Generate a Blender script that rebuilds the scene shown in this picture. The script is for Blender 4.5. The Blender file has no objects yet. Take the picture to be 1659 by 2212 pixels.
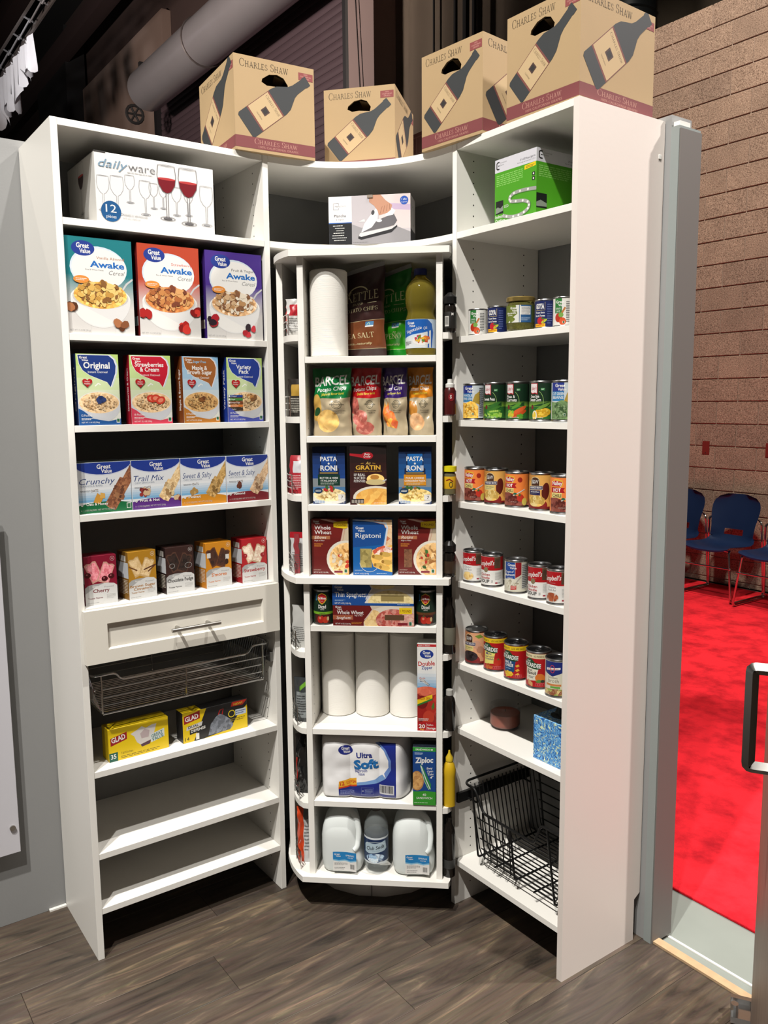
import bpy, bmesh, math, random
from mathutils import Vector, Matrix, noise

# ---------------------------------------------------------------- camera, world, lights, exposure
SC = bpy.context.scene
COL = SC.collection
pi = math.pi
F_PX, IMG_W, IMG_H = 1800.36, 1659.0, 2212.0
CAM = Vector((2.7626, -2.0609, 1.6768))
YAW, PITCH, ROLL = 2.5177, -0.1316, -0.0090

def setup_camera():
    f = Vector((math.cos(YAW)*math.cos(PITCH), math.sin(YAW)*math.cos(PITCH), math.sin(PITCH)))
    r = Vector((math.sin(YAW), -math.cos(YAW), 0)); u = r.cross(f)
    r2 = r*math.cos(ROLL)+u*math.sin(ROLL); u2 = -r*math.sin(ROLL)+u*math.cos(ROLL)
    cd = bpy.data.cameras.new('camera'); co = bpy.data.objects.new('camera', cd); COL.objects.link(co)
    m = Matrix((( r2.x, u2.x, -f.x, CAM.x), (r2.y, u2.y, -f.y, CAM.y), (r2.z, u2.z, -f.z, CAM.z), (0, 0, 0, 1)))
    co.matrix_world = m
    cd.sensor_fit = 'VERTICAL'; cd.sensor_height = 24.0; cd.lens = 24.0*F_PX/IMG_H
    cd.clip_start = .05; cd.clip_end = 200
    SC.camera = co
setup_camera()

wd = bpy.data.worlds.new('hall_air'); SC.world = wd; wd.use_nodes = True
wd.node_tree.nodes['Background'].inputs[0].default_value = (1.0, .95, .90, 1)
wd.node_tree.nodes['Background'].inputs[1].default_value = .026

def spot(name, loc, target, power, size=.12, angle=70, blend=.5, color=(1, .93, .82)):
    l = bpy.data.lights.new(name, 'SPOT'); l.energy = power; l.shadow_soft_size = size
    l.spot_size = math.radians(angle); l.spot_blend = blend; l.color = color
    o = bpy.data.objects.new(name, l); COL.objects.link(o); o.location = loc
    o.rotation_euler = (Vector(target)-Vector(loc)).to_track_quat('-Z', 'Y').to_euler()
    return o
spot('truss_spotlight', (2.7, -4.2, 8.0), (.7, -.7, 1.1), 3300, .08, 46, color=(1, .965, .91))
spot('truss_spotlight', (3.5, -3.9, 7.4), (.75, -.6, 1.1), 1500, .08, 46, color=(1, .965, .91))
spot('truss_spotlight', (2.6, .1, 8.0), (.6, -.9, 1.0), 1500, .08, 46, color=(1, .96, .91))
spot('hall_flood_or_fill', (5.0, 5.0, 8.5), (1.3, -.2, 1.2), 4400, .25, 34, .8, (1, .93, .88))
spot('hall_flood_or_fill', (-3.2, -3.6, 7.6), (.2, -1.6, 1.6), 520, .1, 60)
spot('hall_flood_or_fill', (.5, .6, 8.0), (-1.7, 4.8, 2.6), 2500, .25, 75, .7, (1, .92, .80))  # added fill that brightens the block wall, no known fixture
spot('hall_flood_or_fill', (-11.0, -2.0, 6.5), (-14, 6.5, 8.6), 4600, .3, 110, .8, (1, .86, .78))  # added fill for the far wall and roll-up door, otherwise too dark
spot('truss_spotlight', (-15.0, 1.0, 8.6), (-18, 3, 9.4), 700, .1, 40, .5, (.95, .97, 1))

vs = SC.view_settings
vs.view_transform = 'Standard'; vs.look = 'None'; vs.gamma = 1.0; vs.exposure = 0.0; vs.use_curve_mapping = False

# ---------------------------------------------------------------- colours and materials
def lin(c):
    if isinstance(c, str):
        c = c.lstrip('#'); c = [int(c[i:i+2], 16)/255 for i in (0, 2, 4)]
        return tuple(x/12.92 if x <= .04045 else ((x+.055)/1.055)**2.4 for x in c)
    return tuple(c[:3])
MATS = {}
def new_mat(name):
    m = bpy.data.materials.new(name); m.use_nodes = True
    return m, m.node_tree.nodes, m.node_tree.links, m.node_tree.nodes['Principled BSDF']
def M(col, rough=.5, metal=0.0, spec=.5, name=None, bump=0, bscale=200, var=0, vscale=30):
    key = (col, rough, metal, spec, bump, bscale, var, vscale)
    if key in MATS: return MATS[key]
    m, N, L, P = new_mat(name or 'paint_'+str(col).strip('#'))
    c = lin(col)
    k = 1.0 if metal >= .5 else (.68 if name is None else .79)      # printed inks and paints reflect less than the plain colour
    c = tuple(k*x for x in c)
    P.inputs['Base Color'].default_value = (*c, 1)
    P.inputs['Roughness'].default_value = rough; P.inputs['Metallic'].default_value = metal
    P.inputs['Specular IOR Level'].default_value = spec
    if bump or var:
        tc = N.new('ShaderNodeTexCoord')
        if bump:
            nt = N.new('ShaderNodeTexNoise'); nt.inputs['Scale'].default_value = bscale; nt.inputs['Detail'].default_value = 4
            b = N.new('ShaderNodeBump'); b.inputs['Strength'].default_value = bump; b.inputs['Distance'].default_value = .002
            L.new(tc.outputs['Object'], nt.inputs['Vector']); L.new(nt.outputs['Fac'], b.inputs['Height']); L.new(b.outputs['Normal'], P.inputs['Normal'])
        if var:
            n2 = N.new('ShaderNodeTexNoise'); n2.inputs['Scale'].default_value = vscale; n2.inputs['Detail'].default_value = 5
            mx = N.new('ShaderNodeMix'); mx.data_type = 'RGBA'
            mx.inputs[6].default_value = (*[x*(1-var) for x in c], 1); mx.inputs[7].default_value = (*[min(1, x*(1+var)) for x in c], 1)
            L.new(tc.outputs['Object'], n2.inputs['Vector']); L.new(n2.outputs['Fac'], mx.inputs[0]); L.new(mx.outputs[2], P.inputs['Base Color'])
    MATS[key] = m
    return m
def food(cols, scale=120, rough=.5):
    """printed picture of food: cells of mixed colours"""
    key = ('food', tuple(cols), scale)
    if key in MATS: return MATS[key]
    m, N, L, P = new_mat('printed_food')
    P.inputs['Roughness'].default_value = rough
    tc = N.new('ShaderNodeTexCoord'); v = N.new('ShaderNodeTexVoronoi'); v.inputs['Scale'].default_value = scale
    nt = N.new('ShaderNodeTexNoise'); nt.inputs['Scale'].default_value = scale*1.5; nt.inputs['Detail'].default_value = 3
    mx = N.new('ShaderNodeMix'); mx.data_type = 'VECTOR'; mx.inputs[0].default_value = .004
    L.new(tc.outputs['Object'], mx.inputs[4]); L.new(nt.outputs['Color'], mx.inputs[5]); L.new(mx.outputs[1], v.inputs['Vector'])
    L.new(tc.outputs['Object'], nt.inputs['Vector'])
    s = N.new('ShaderNodeSeparateColor'); L.new(v.outputs['Color'], s.inputs['Color'])
    add = N.new('ShaderNodeMath'); add.operation = 'MULTIPLY_ADD'; add.inputs[1].default_value = .7
    L.new(s.outputs[0], add.inputs[0])
    ml = N.new('ShaderNodeMath'); ml.operation = 'MULTIPLY'; ml.inputs[1].default_value = .35; L.new(nt.outputs['Fac'], ml.inputs[0]); L.new(ml.outputs[0], add.inputs[2])
    r = N.new('ShaderNodeValToRGB'); L.new(add.outputs[0], r.inputs['Fac'])
    e = r.color_ramp.elements
    while len(e) < len(cols): e.new(.5)
    for i, c in enumerate(cols):
        e[i].position = i/(len(cols)-1); e[i].color = (*lin(c), 1)
    L.new(r.outputs['Color'], P.inputs['Base Color'])
    MATS[key] = m
    return m
def glassy(col, rough=.05, trans=1.0, ior=1.3, alpha=1.0, name='clear_plastic'):
    key = ('glass', col, rough, trans, ior, alpha)
    if key in MATS: return MATS[key]
    m, N, L, P = new_mat(name)
    P.inputs['Base Color'].default_value = (*lin(col), 1); P.inputs['Roughness'].default_value = rough
    P.inputs['Transmission Weight'].default_value = trans; P.inputs['IOR'].default_value = ior; P.inputs['Alpha'].default_value = alpha
    MATS[key] = m
    return m

WHITE = M('#eeebe4', .38, spec=.4, name='white_melamine', bump=.05, bscale=90)
GREYWALL = M('#919190', .75, name='grey_wall_paint', bump=.1, bscale=150, var=.04, vscale=4)
CHROME = M('#c9c9c8', .16, 1.0, name='chrome')
STEEL = M('#9a9a9a', .30, 1.0, name='tin_steel')
STEELD = M('#55565a', .30, 1.0, name='dark_tin_lid')
BRUSHED = M('#b9b7b2', .32, 1.0, name='brushed_nickel')
BLACKWIRE = M('#141414', .35, .3, name='black_coated_wire')
HOLE = M('#0c0b0a', .9, name='peg_hole_dark')
DARK = M('#12100f', .8, name='near_black_paint')  # near-black paint of the bracket, chain wheel and conduits

# ---------------------------------------------------------------- mesh helpers
def link(o, parent=None):
    COL.objects.link(o)
    if parent is not None: o.parent = parent
    return o
def mesh_from(bm, mats, angle=35):
    me = bpy.data.meshes.new('m'); bmesh.ops.recalc_face_normals(bm, faces=bm.faces) if angle is not None else None
    bm.to_mesh(me); bm.free()
    for m in (mats if isinstance(mats, (list, tuple)) else [mats]): me.materials.append(m)
    if angle is not None:
        me.polygons.foreach_set('use_smooth', [True]*len(me.polygons))
        me.set_sharp_from_angle(angle=math.radians(angle))
    return me
def obj(name, bm, mats, parent=None, loc=None, rotz=0, angle=35):
    me = mesh_from(bm, mats, angle); me.name = name
    o = bpy.data.objects.new(name, me); link(o, parent)
    if loc is not None: o.location = loc
    if rotz: o.rotation_euler = (0, 0, rotz)
    return o
def thing(name, label, cat, loc=(0, 0, 0), rotz=0, group=None):
    o = bpy.data.objects.new(name, None); o.empty_display_size = .05; link(o)
    o.location = loc; o.rotation_euler = (0, 0, rotz)
    return tag(o, label, cat, group)
def tag(o, label, cat, group=None):
    o['label'] = label; o['category'] = cat
    if group: o['group'] = group
    return o
def struct(name, bm, mats, parent=None, angle=35, label=None):
    o = obj(name, bm, mats, parent, angle=angle)
    if parent is None: o['kind'] = 'structure'
    if label: o['label'] = label
    return o
def B(): return bmesh.new()
def box(bm, x0, x1, y0, y1, z0, z1, mi=0):
    v = [bm.verts.new((x, y, z)) for z in (z0, z1) for y in (y0, y1) for x in (x0, x1)]
    fs = [(0, 2, 3, 1), (4, 5, 7, 6), (0, 1, 5, 4), (2, 6, 7, 3), (0, 4, 6, 2), (1, 3, 7, 5)]
    out = []
    for f in fs:
        fc = bm.faces.new([v[i] for i in f]); fc.material_index = mi; out.append(fc)
    return out
def boxbm(*a, bev=.0, mi=0):
    bm = B(); box(bm, *a, mi=mi)
    if bev: bmesh.ops.bevel(bm, geom=list(bm.edges), offset=bev, segments=1, affect='EDGES')
    return bm
def prism(bm, pts, z0, z1, mi=0):
    a = [bm.verts.new((p[0], p[1], z0)) for p in pts]; b = [bm.verts.new((p[0], p[1], z1)) for p in pts]
    n = len(pts); fs = [bm.faces.new(a[::-1]), bm.faces.new(b)]
    for i in range(n): fs.append(bm.faces.new((a[i], a[(i+1) % n], b[(i+1) % n], b[i])))
    for f in fs: f.material_index = mi
    return fs
def lathe(bm, prof, seg=32, mi=0, c=(0, 0), sq=None):
    """prof = [(r, z)...] from bottom to top; sq(angle) scales the radius"""
    rings = []
    for r, z in prof:
        if r <= 1e-6: rings.append([bm.verts.new((c[0], c[1], z))])
        else:
            rings.append([bm.verts.new((c[0]+r*(sq(2*pi*i/seg, z) if sq else 1)*math.cos(2*pi*i/seg), c[1]+r*(sq(2*pi*i/seg, z) if sq else 1)*math.sin(2*pi*i/seg), z)) for i in range(seg)])
    for a, b in zip(rings, rings[1:]):
        for i in range(seg):
            j = (i+1) % seg
            if len(a) == 1 and len(b) == 1: continue
            if len(a) == 1: f = bm.faces.new((a[0], b[j], b[i]))
            elif len(b) == 1: f = bm.faces.new((a[i], a[j], b[0]))
            else: f = bm.faces.new((a[i], a[j], b[j], b[i]))
            f.material_index = mi
def tube(bm, pts, r, seg=8, closed=False, mi=0):
    pts = [Vector(p) for p in pts]; n = len(pts); rings = []
    up = Vector((0, 0, 1)); prev = None
    for i, p in enumerate(pts):
        a = pts[(i-1) % n] if (closed or i > 0) else p; b = pts[(i+1) % n] if (closed or i < n-1) else p
        t = (b-a).normalized()
        if prev is None:
            ref = up if abs(t.z) < .95 else Vector((1, 0, 0)); x = t.cross(ref).normalized()
        else:
            x = prev-t*prev.dot(t); x = x.normalized() if x.length > 1e-6 else t.orthogonal().normalized()
        prev = x; y = t.cross(x)
        k = 1.0
        if (closed or 0 < i < n-1):
            c = (p-a).normalized().dot((b-p).normalized()); k = 1/max(.5, math.sqrt(max(.05, (1+c)/2)))
        rings.append([bm.verts.new(p+(x*math.cos(2*pi*j/seg)+y*math.sin(2*pi*j/seg))*r*k) for j in range(seg)])
    m = n if closed else n-1
    for i in range(m):
        a, b = rings[i], rings[(i+1) % n]
        for j in range(seg):
            f = bm.faces.new((a[j], a[(j+1) % seg], b[(j+1) % seg], b[j])); f.material_index = mi
    if not closed:
        bm.faces.new(rings[0][::-1]).material_index = mi; bm.faces.new(rings[-1]).material_index = mi
def tubebm(pts, r, seg=8, closed=False):
    bm = B(); tube(bm, pts, r, seg, closed); return bm
def fillet(pts, rad=.02, n=4):
    """rounds the corners of a polyline"""
    pts = [Vector(p) for p in pts]; out = [pts[0]]
    for a, p, b in zip(pts, pts[1:], pts[2:]):
        d1 = (a-p); d2 = (b-p); k = min(rad, d1.length*.49, d2.length*.49)
        q1 = p+d1.normalized()*k; q2 = p+d2.normalized()*k
        for i in range(n+1):
            t = i/n; out.append(q1*(1-t)**2+p*2*t*(1-t)+q2*t*t)
    out.append(pts[-1]); return out

# ---------------------------------------------------------------- printed graphics: 2-D art laid as thin ink on a surface
_TXT = {}
def text_geo(s, bold, shear):
    key = (s, bold, shear)
    if key not in _TXT:
        cu = bpy.data.curves.new('t', 'FONT'); cu.body = s; cu.shear = shear; cu.offset = bold
        cu.resolution_u = 2; cu.fill_mode = 'FRONT'
        o = bpy.data.objects.new('t', cu); me = o.to_mesh()
        vs_ = [(v.co.x, v.co.y) for v in me.vertices]; fs_ = [tuple(p.vertices) for p in me.polygons]
        o.to_mesh_clear(); bpy.data.objects.remove(o); bpy.data.curves.remove(cu)
        _TXT[key] = (vs_, fs_)
    return _TXT[key]
CAPH = max(v[1] for v in text_geo('H', 0, 0)[0])

def faceted(S, nu, nv):
    """the surface S as the flat triangles of its nu x nv grid, lifted by o towards the front"""
    def f(u, v, o):
        i = min(nu-1, max(0, int(u*nu))); j = min(nv-1, max(0, int(v*nv))); a, b = u*nu-i, v*nv-j
        p00, p11 = S(i/nu, j/nv, 0), S((i+1)/nu, (j+1)/nv, 0)
        if a >= b: q = S((i+1)/nu, j/nv, 0); p = p00+(q-p00)*a+(p11-q)*b
        else: q = S(i/nu, (j+1)/nv, 0); p = p00+(q-p00)*b+(p11-q)*a
        return Vector((p.x, p.y-o, p.z))
    return f
class Art:
    def __init__(s, W, H): s.W, s.H, s.items = W, H, []; s.hole = None
    def raw(s, vs_, fs_, m): s.items.append((vs_, fs_, m)); return s
    def poly(s, pts, m): return s.raw([(x*s.W, y*s.H) for x, y in pts], [tuple(range(len(pts)))], m)
    def rect(s, x0, y0, x1, y1, m): return s.poly([(x0, y0), (x1, y0), (x1, y1), (x0, y1)], m)
    def ell(s, cx, cy, rx, ry, m, a0=0, a1=360, rot=0, n=28):
        """rx as a fraction of W, ry as a fraction of H"""
        k = []; full = abs(a1-a0) >= 360; cr, sr = math.cos(math.radians(rot)), math.sin(math.radians(rot))
        for i in range(n if full else n+1):
            a = math.radians(a0+(a1-a0)*i/n); x, y = rx*s.W*math.cos(a), ry*s.H*math.sin(a)
            k.append((cx*s.W+x*cr-y*sr, cy*s.H+x*sr+y*cr))
        return s.raw(k, [tuple(range(len(k)))], m)
    def ring(s, cx, cy, rx, ry, w, m, a0=0, a1=360, n=28):
        """band of width w (metres)"""
        v = []; f = []
        for i in range(n+1):
            a = math.radians(a0+(a1-a0)*i/n)
            for k in (0, w): v.append((cx*s.W+(rx*s.W-k)*math.cos(a), cy*s.H+(ry*s.H-k)*math.sin(a)))
        for i in range(n): f.append((2*i, 2*i+2, 2*i+3, 2*i+1))
        return s.raw(v, f, m)
    def line(s, pts, w, m):
        """polyline of width w (metres); points as fractions"""
        p = [Vector((x*s.W, y*s.H)) for x, y in pts]; v = []; f = []
        for i, q in enumerate(p):
            a, b = p[max(0, i-1)], p[min(len(p)-1, i+1)]; t = (b-a).normalized() if (b-a).length > 1e-9 else Vector((1, 0)); nn = Vector((-t.y, t.x))*w/2
            v += [tuple(q+nn), tuple(q-nn)]
        for i in range(len(p)-1): f.append((2*i, 2*i+1, 2*i+3, 2*i+2))
        return s.raw(v, f, m)
    def grad(s, x0, y0, x1, y1, c0, c1, n=8, rough=.42):
        a, b = lin(c0), lin(c1); v = []
        for i in range(n):
            t = i/(n-1); c = tuple(round(a[k]*(1-t)+b[k]*t, 3) for k in range(3))
            s.rect(x0, y0+(y1-y0)*i/n, x1, y0+(y1-y0)*(i+1)/n, M(c, rough)); s.items[-1] += (('same',) if i else ())
        return s
    def text(s, t, x, y, h, m, align='c', bold=.0, shear=0.0, w=None, rot=0):
        """h = cap height as a fraction of H; w = width as a fraction of W (squeezes); (x, y) = baseline anchor"""
        vs_, fs_ = text_geo(t, bold, shear)
        if not vs_: return s
        k = h*s.H/CAPH; x0 = min(v[0] for v in vs_); x1 = max(v[0] for v in vs_)
        kx = k if w is None else w*s.W/max(1e-6, x1-x0)
        off = {'c': (x0+x1)/2, 'l': x0, 'r': x1}[align]; cr, sr = math.cos(math.radians(rot)), math.sin(math.radians(rot))
        o = [((v[0]-off)*kx, v[1]*k) for v in vs_]
        return s.raw([(x*s.W+a*cr-b*sr, y*s.H+a*sr+b*cr) for a, b in o], fs_, m)
    def serif(s, t, x, y, h, m, w, rot=0, small=.78):
        """small-capital lettering with serifs"""
        vs_, fs_ = serif_geo(t, small); x0 = min(v[0] for v in vs_); x1 = max(v[0] for v in vs_)
        kx = w*s.W/(x1-x0); ky = h*s.H; cr, sr = math.cos(math.radians(rot)), math.sin(math.radians(rot))
        o = [((v[0]-(x0+x1)/2)*kx, v[1]*ky) for v in vs_]
        return s.raw([(x*s.W+a*cr-b*sr, y*s.H+a*sr+b*cr) for a, b in o], fs_, m)
    def smalltext(s, x0, y0, x1, y1, n, m, seed=1, fill=.45):
        """lines of unreadably small print"""
        rnd = random.Random(seed); v = []; f = []
        lh = (y1-y0)/n
        for i in range(n):
            x = x0; y = y1-(i+1)*lh+lh*(1-fill)/2; end = x1-(x1-x0)*(.0 if i < n-1 else .35)*rnd.random()
            while x < end:
                ww = (x1-x0)*rnd.uniform(.06, .16); e = min(end, x+ww)
                b = len(v); v += [(x*s.W, y*s.H), (e*s.W, y*s.H), (e*s.W, (y+lh*fill)*s.H), (x*s.W, (y+lh*fill)*s.H)]; f.append((b, b+1, b+2, b+3)); x = e+(x1-x0)*.025
        return s.raw(v, f, m)
    def blobs(s, cx, cy, rx, ry, n, r, ms, seed=1, flat=.7):
        """scattered round pieces inside an ellipse; r in metres"""
        rnd = random.Random(seed)
        for _ in range(n):
            a = rnd.uniform(0, 2*pi); q = math.sqrt(rnd.random()); rr = r*rnd.uniform(.7, 1.25); ro = rnd.uniform(0, pi)
            px_, py_ = cx*s.W+q*rx*s.W*math.cos(a), cy*s.H+q*ry*s.H*math.sin(a); k = []
            for i in range(9):
                t = 2*pi*i/9; u, w_ = rr*math.cos(t)*rnd.uniform(.85, 1.15), rr*flat*math.sin(t)*rnd.uniform(.85, 1.15)
                k.append((px_+u*math.cos(ro)-w_*math.sin(ro), py_+u*math.sin(ro)+w_*math.cos(ro)))
            s.raw(k, [tuple(range(9))], rnd.choice(ms))
        return s
    def barcode(s, x0, y0, x1, y1, ink, paper, seed=1):
        rnd = random.Random(seed); s.rect(x0, y0, x1, y1, paper); v = []; f = []; x = x0+(x1-x0)*.06
        while x < x1-(x1-x0)*.08:
            ww = (x1-x0)*rnd.choice([.02, .03, .05]); b = len(v)
            v += [(x*s.W, (y0+(y1-y0)*.15)*s.H), ((x+ww)*s.W, (y0+(y1-y0)*.15)*s.H), ((x+ww)*s.W, (y1-(y1-y0)*.08)*s.H), (x*s.W, (y1-(y1-y0)*.08)*s.H)]
            f.append((b, b+1, b+2, b+3)); x += ww+(x1-x0)*rnd.choice([.02, .035])
        return s.raw(v, f, ink)
    def build(s, name, parent, surf, nu=0, nv=0, base=.0003, step=.000015, loc=None, rotz=0):
        """surf(u, v, off) -> point; nu, nv = cuts for curved surfaces"""
        mats = []; big = B(); lay = 0
        for it in s.items:
            vs_, fs_, m = it[:3]
            if len(it) == 3: lay += 1
            bm = B(); z = base+lay*step
            vv = [bm.verts.new((x, y, z)) for x, y in vs_]
            for f in fs_:
                try: bm.faces.new([vv[i] for i in f])
                except ValueError: pass
            def cut(co, no, clear):
                bmesh.ops.bisect_plane(bm, geom=list(bm.verts)+list(bm.edges)+list(bm.faces), plane_co=co, plane_no=no, clear_outer=clear, dist=1e-7)
            xs = [v.co.x for v in bm.verts]; ys = [v.co.y for v in bm.verts]
            if min(xs) < 0: cut((0, 0, 0), (-1, 0, 0), True)
            if max(xs) > s.W: cut((s.W, 0, 0), (1, 0, 0), True)
            if min(ys) < 0: cut((0, 0, 0), (0, -1, 0), True)
            if max(ys) > s.H: cut((0, s.H, 0), (0, 1, 0), True)
            if not bm.faces: bm.free(); continue
            xs = [v.co.x for v in bm.verts]; ys = [v.co.y for v in bm.verts]
            for i in range(1, nu):
                x = s.W*i/nu
                if min(xs) < x < max(xs): cut((x, 0, 0), (1, 0, 0), False)
            for i in range(1, nv):
                y = s.H*i/nv
                if min(ys) < y < max(ys): cut((0, y, 0), (0, 1, 0), False)
            if nu and nv:            # one shared diagonal per grid cell, so every ink layer folds exactly like the surface below it
                ds = [v.co.x*nu/s.W-v.co.y*nv/s.H for v in bm.verts]; lo, hi = min(ds), max(ds)
                for k in range(int(math.ceil(lo)), int(math.floor(hi))+1):
                    cut((k*s.W/nu, 0, 0), Vector((nu/s.W, -nv/s.H, 0)).normalized(), False)
            if m not in mats: mats.append(m)
            mi = mats.index(m); idx = {}
            for v in bm.verts: idx[v] = big.verts.new(surf(v.co.x/s.W, v.co.y/s.H, v.co.z))
            for f in bm.faces:
                try: big.faces.new([idx[v] for v in f.verts]).material_index = mi
                except ValueError: pass
            bm.free()
        me = bpy.data.meshes.new(name); big.to_mesh(me); big.free()
        if nu: me.polygons.foreach_set('use_smooth', [True]*len(me.polygons))
        for m in mats: me.materials.append(m)
        o = bpy.data.objects.new(name, me); link(o, parent)
        if loc is not None: o.location = loc
        if rotz: o.rotation_euler = (0, 0, rotz)
        return o

def serif_geo(t, small):
    """small-capital serif alphabet (only the letters the cartons need), built from stems, hairlines and arcs"""
    V = []; Fc = []
    def quad(p): 
        b = len(V); V.extend(p); Fc.append((b, b+1, b+2, b+3))
    x = 0.0
    for wd_ in t.split(' '):
        for i, ch in enumerate(wd_):
            k = 1.0 if i == 0 else small
            def R(x0, y0, x1, y1): quad([(x+x0*k, y0*k), (x+x1*k, y0*k), (x+x1*k, y1*k), (x+x0*k, y1*k)])
            def S(xa, ya, xb, yb, w): quad([(x+(xa-w/2)*k, ya*k), (x+(xa+w/2)*k, ya*k), (x+(xb+w/2)*k, yb*k), (x+(xb-w/2)*k, yb*k)])
            def A(cx, cy, rx, ry, a0, a1, w, thin=.03, n=12):
                for q in range(n):
                    pts = []
                    for a in (a0+(a1-a0)*q/n, a0+(a1-a0)*(q+1)/n):
                        c, s_ = math.cos(math.radians(a)), math.sin(math.radians(a)); ww = thin+(w-thin)*abs(c)
                        pts.append([(x+(cx+rx*c)*k, (cy+ry*s_)*k), (x+(cx+(rx-ww)*c)*k, (cy+(ry-ww*.6)*s_)*k)])
                    quad([pts[0][0], pts[1][0], pts[1][1], pts[0][1]])
            def stem(c, w=.12): R(c-w/2, 0, c+w/2, 1); R(c-.13, 0, c+.13, .05); R(c-.13, .95, c+.13, 1)
            adv = .8
            if ch == 'C': A(.5, .5, .44, .52, 50, 310, .13); R(.74, .66, .79, .98); R(.74, .04, .78, .3); adv = .92
            elif ch == 'H': stem(.18); stem(.72); R(.18, .48, .72, .54); adv = .96
            elif ch == 'A': S(.12, 0, .42, 1, .06); S(.74, 0, .42, 1, .13); R(.22, .3, .62, .36); R(.0, 0, .24, .05); R(.6, 0, .88, .05); adv = .9
            elif ch == 'R': stem(.18); A(.34, .74, .28, .26, -90, 90, .12); R(.18, .95, .36, 1); R(.18, .47, .36, .52); S(.78, 0, .42, .5, .12); R(.66, 0, .9, .05); adv = .88
            elif ch == 'L': stem(.18); R(.18, 0, .62, .06); R(.57, 0, .62, .25); adv = .7
            elif ch == 'E': stem(.18); R(.18, 0, .62, .06); R(.18, .94, .6, 1); R(.18, .47, .5, .53); R(.57, 0, .62, .22); R(.55, .8, .6, 1); adv = .74
            elif ch == 'S': A(.34, .74, .25, .27, 30, 270, .11); A(.34, .26, .27, .27, -150, 90, .11); R(.52, .72, .56, .98); R(.08, .03, .12, .3); adv = .68
            elif ch == 'W': S(.36, 0, .1, 1, .12); S(.36, 0, .58, 1, .06); S(.82, 0, .56, 1, .12); S(.82, 0, 1.06, 1, .05); R(-.02, .95, .24, 1); R(.44, .95, .7, 1); R(.94, .95, 1.16, 1); adv = 1.16
            elif ch == 'D': stem(.18); A(.3, .5, .46, .5, -90, 90, .13); R(.18, .95, .32, 1); R(.18, 0, .32, .05); adv = .9
            elif ch == 'I': stem(.18); adv = .42
            elif ch == 'J': R(.22, .12, .34, 1); R(.12, .95, .44, 1); A(.17, .12, .17, .2, 180, 360, .1); adv = .5
            elif ch == 'T': stem(.4); R(.05, .94, .75, 1); R(.05, .76, .1, 1); R(.7, .76, .75, 1); adv = .84
            elif ch == 'O': A(.5, .5, .44, .52, 0, 360, .13); adv = 1.02
            elif ch == 'K': stem(.18); S(.3, .45, .72, 1, .06); S(.78, 0, .38, .6, .13); R(.62, 0, .9, .05); R(.58, .95, .82, 1); adv = .9
            elif ch == 'P': stem(.18); A(.34, .72, .28, .28, -90, 90, .12); R(.18, .95, .36, 1); R(.18, .44, .36, .49); adv = .72
            elif ch == 'N': stem(.16, .07); stem(.78, .07); S(.78, 0, .16, 1, .14); adv = .98
            elif ch == 'B': stem(.18); A(.34, .75, .24, .25, -90, 90, .12); A(.34, .26, .28, .26, -90, 90, .12); R(.18, .95, .36, 1); R(.18, .48, .36, .53); R(.18, 0, .36, .05); adv = .76
            x += adv*k
        x += .38
    return V, Fc

# ---------------------------------------------------------------- measures of the place (metres; room corner at the origin,
# left wall = plane x 0 running to -y, right wall = plane y 0 running to +x)
D, C, H, T = .3556, .762, 2.438, .019
YL, XR = -1.4117, 1.254
S0, S1, S2, S3 = 2.1814, 1.8722, 1.6175, 1.3638
L4, L5, L6, BOT = 1.092, .5951, .3372, .1617
R4, R5, R6 = 1.1087, .8406, .6227

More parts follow.
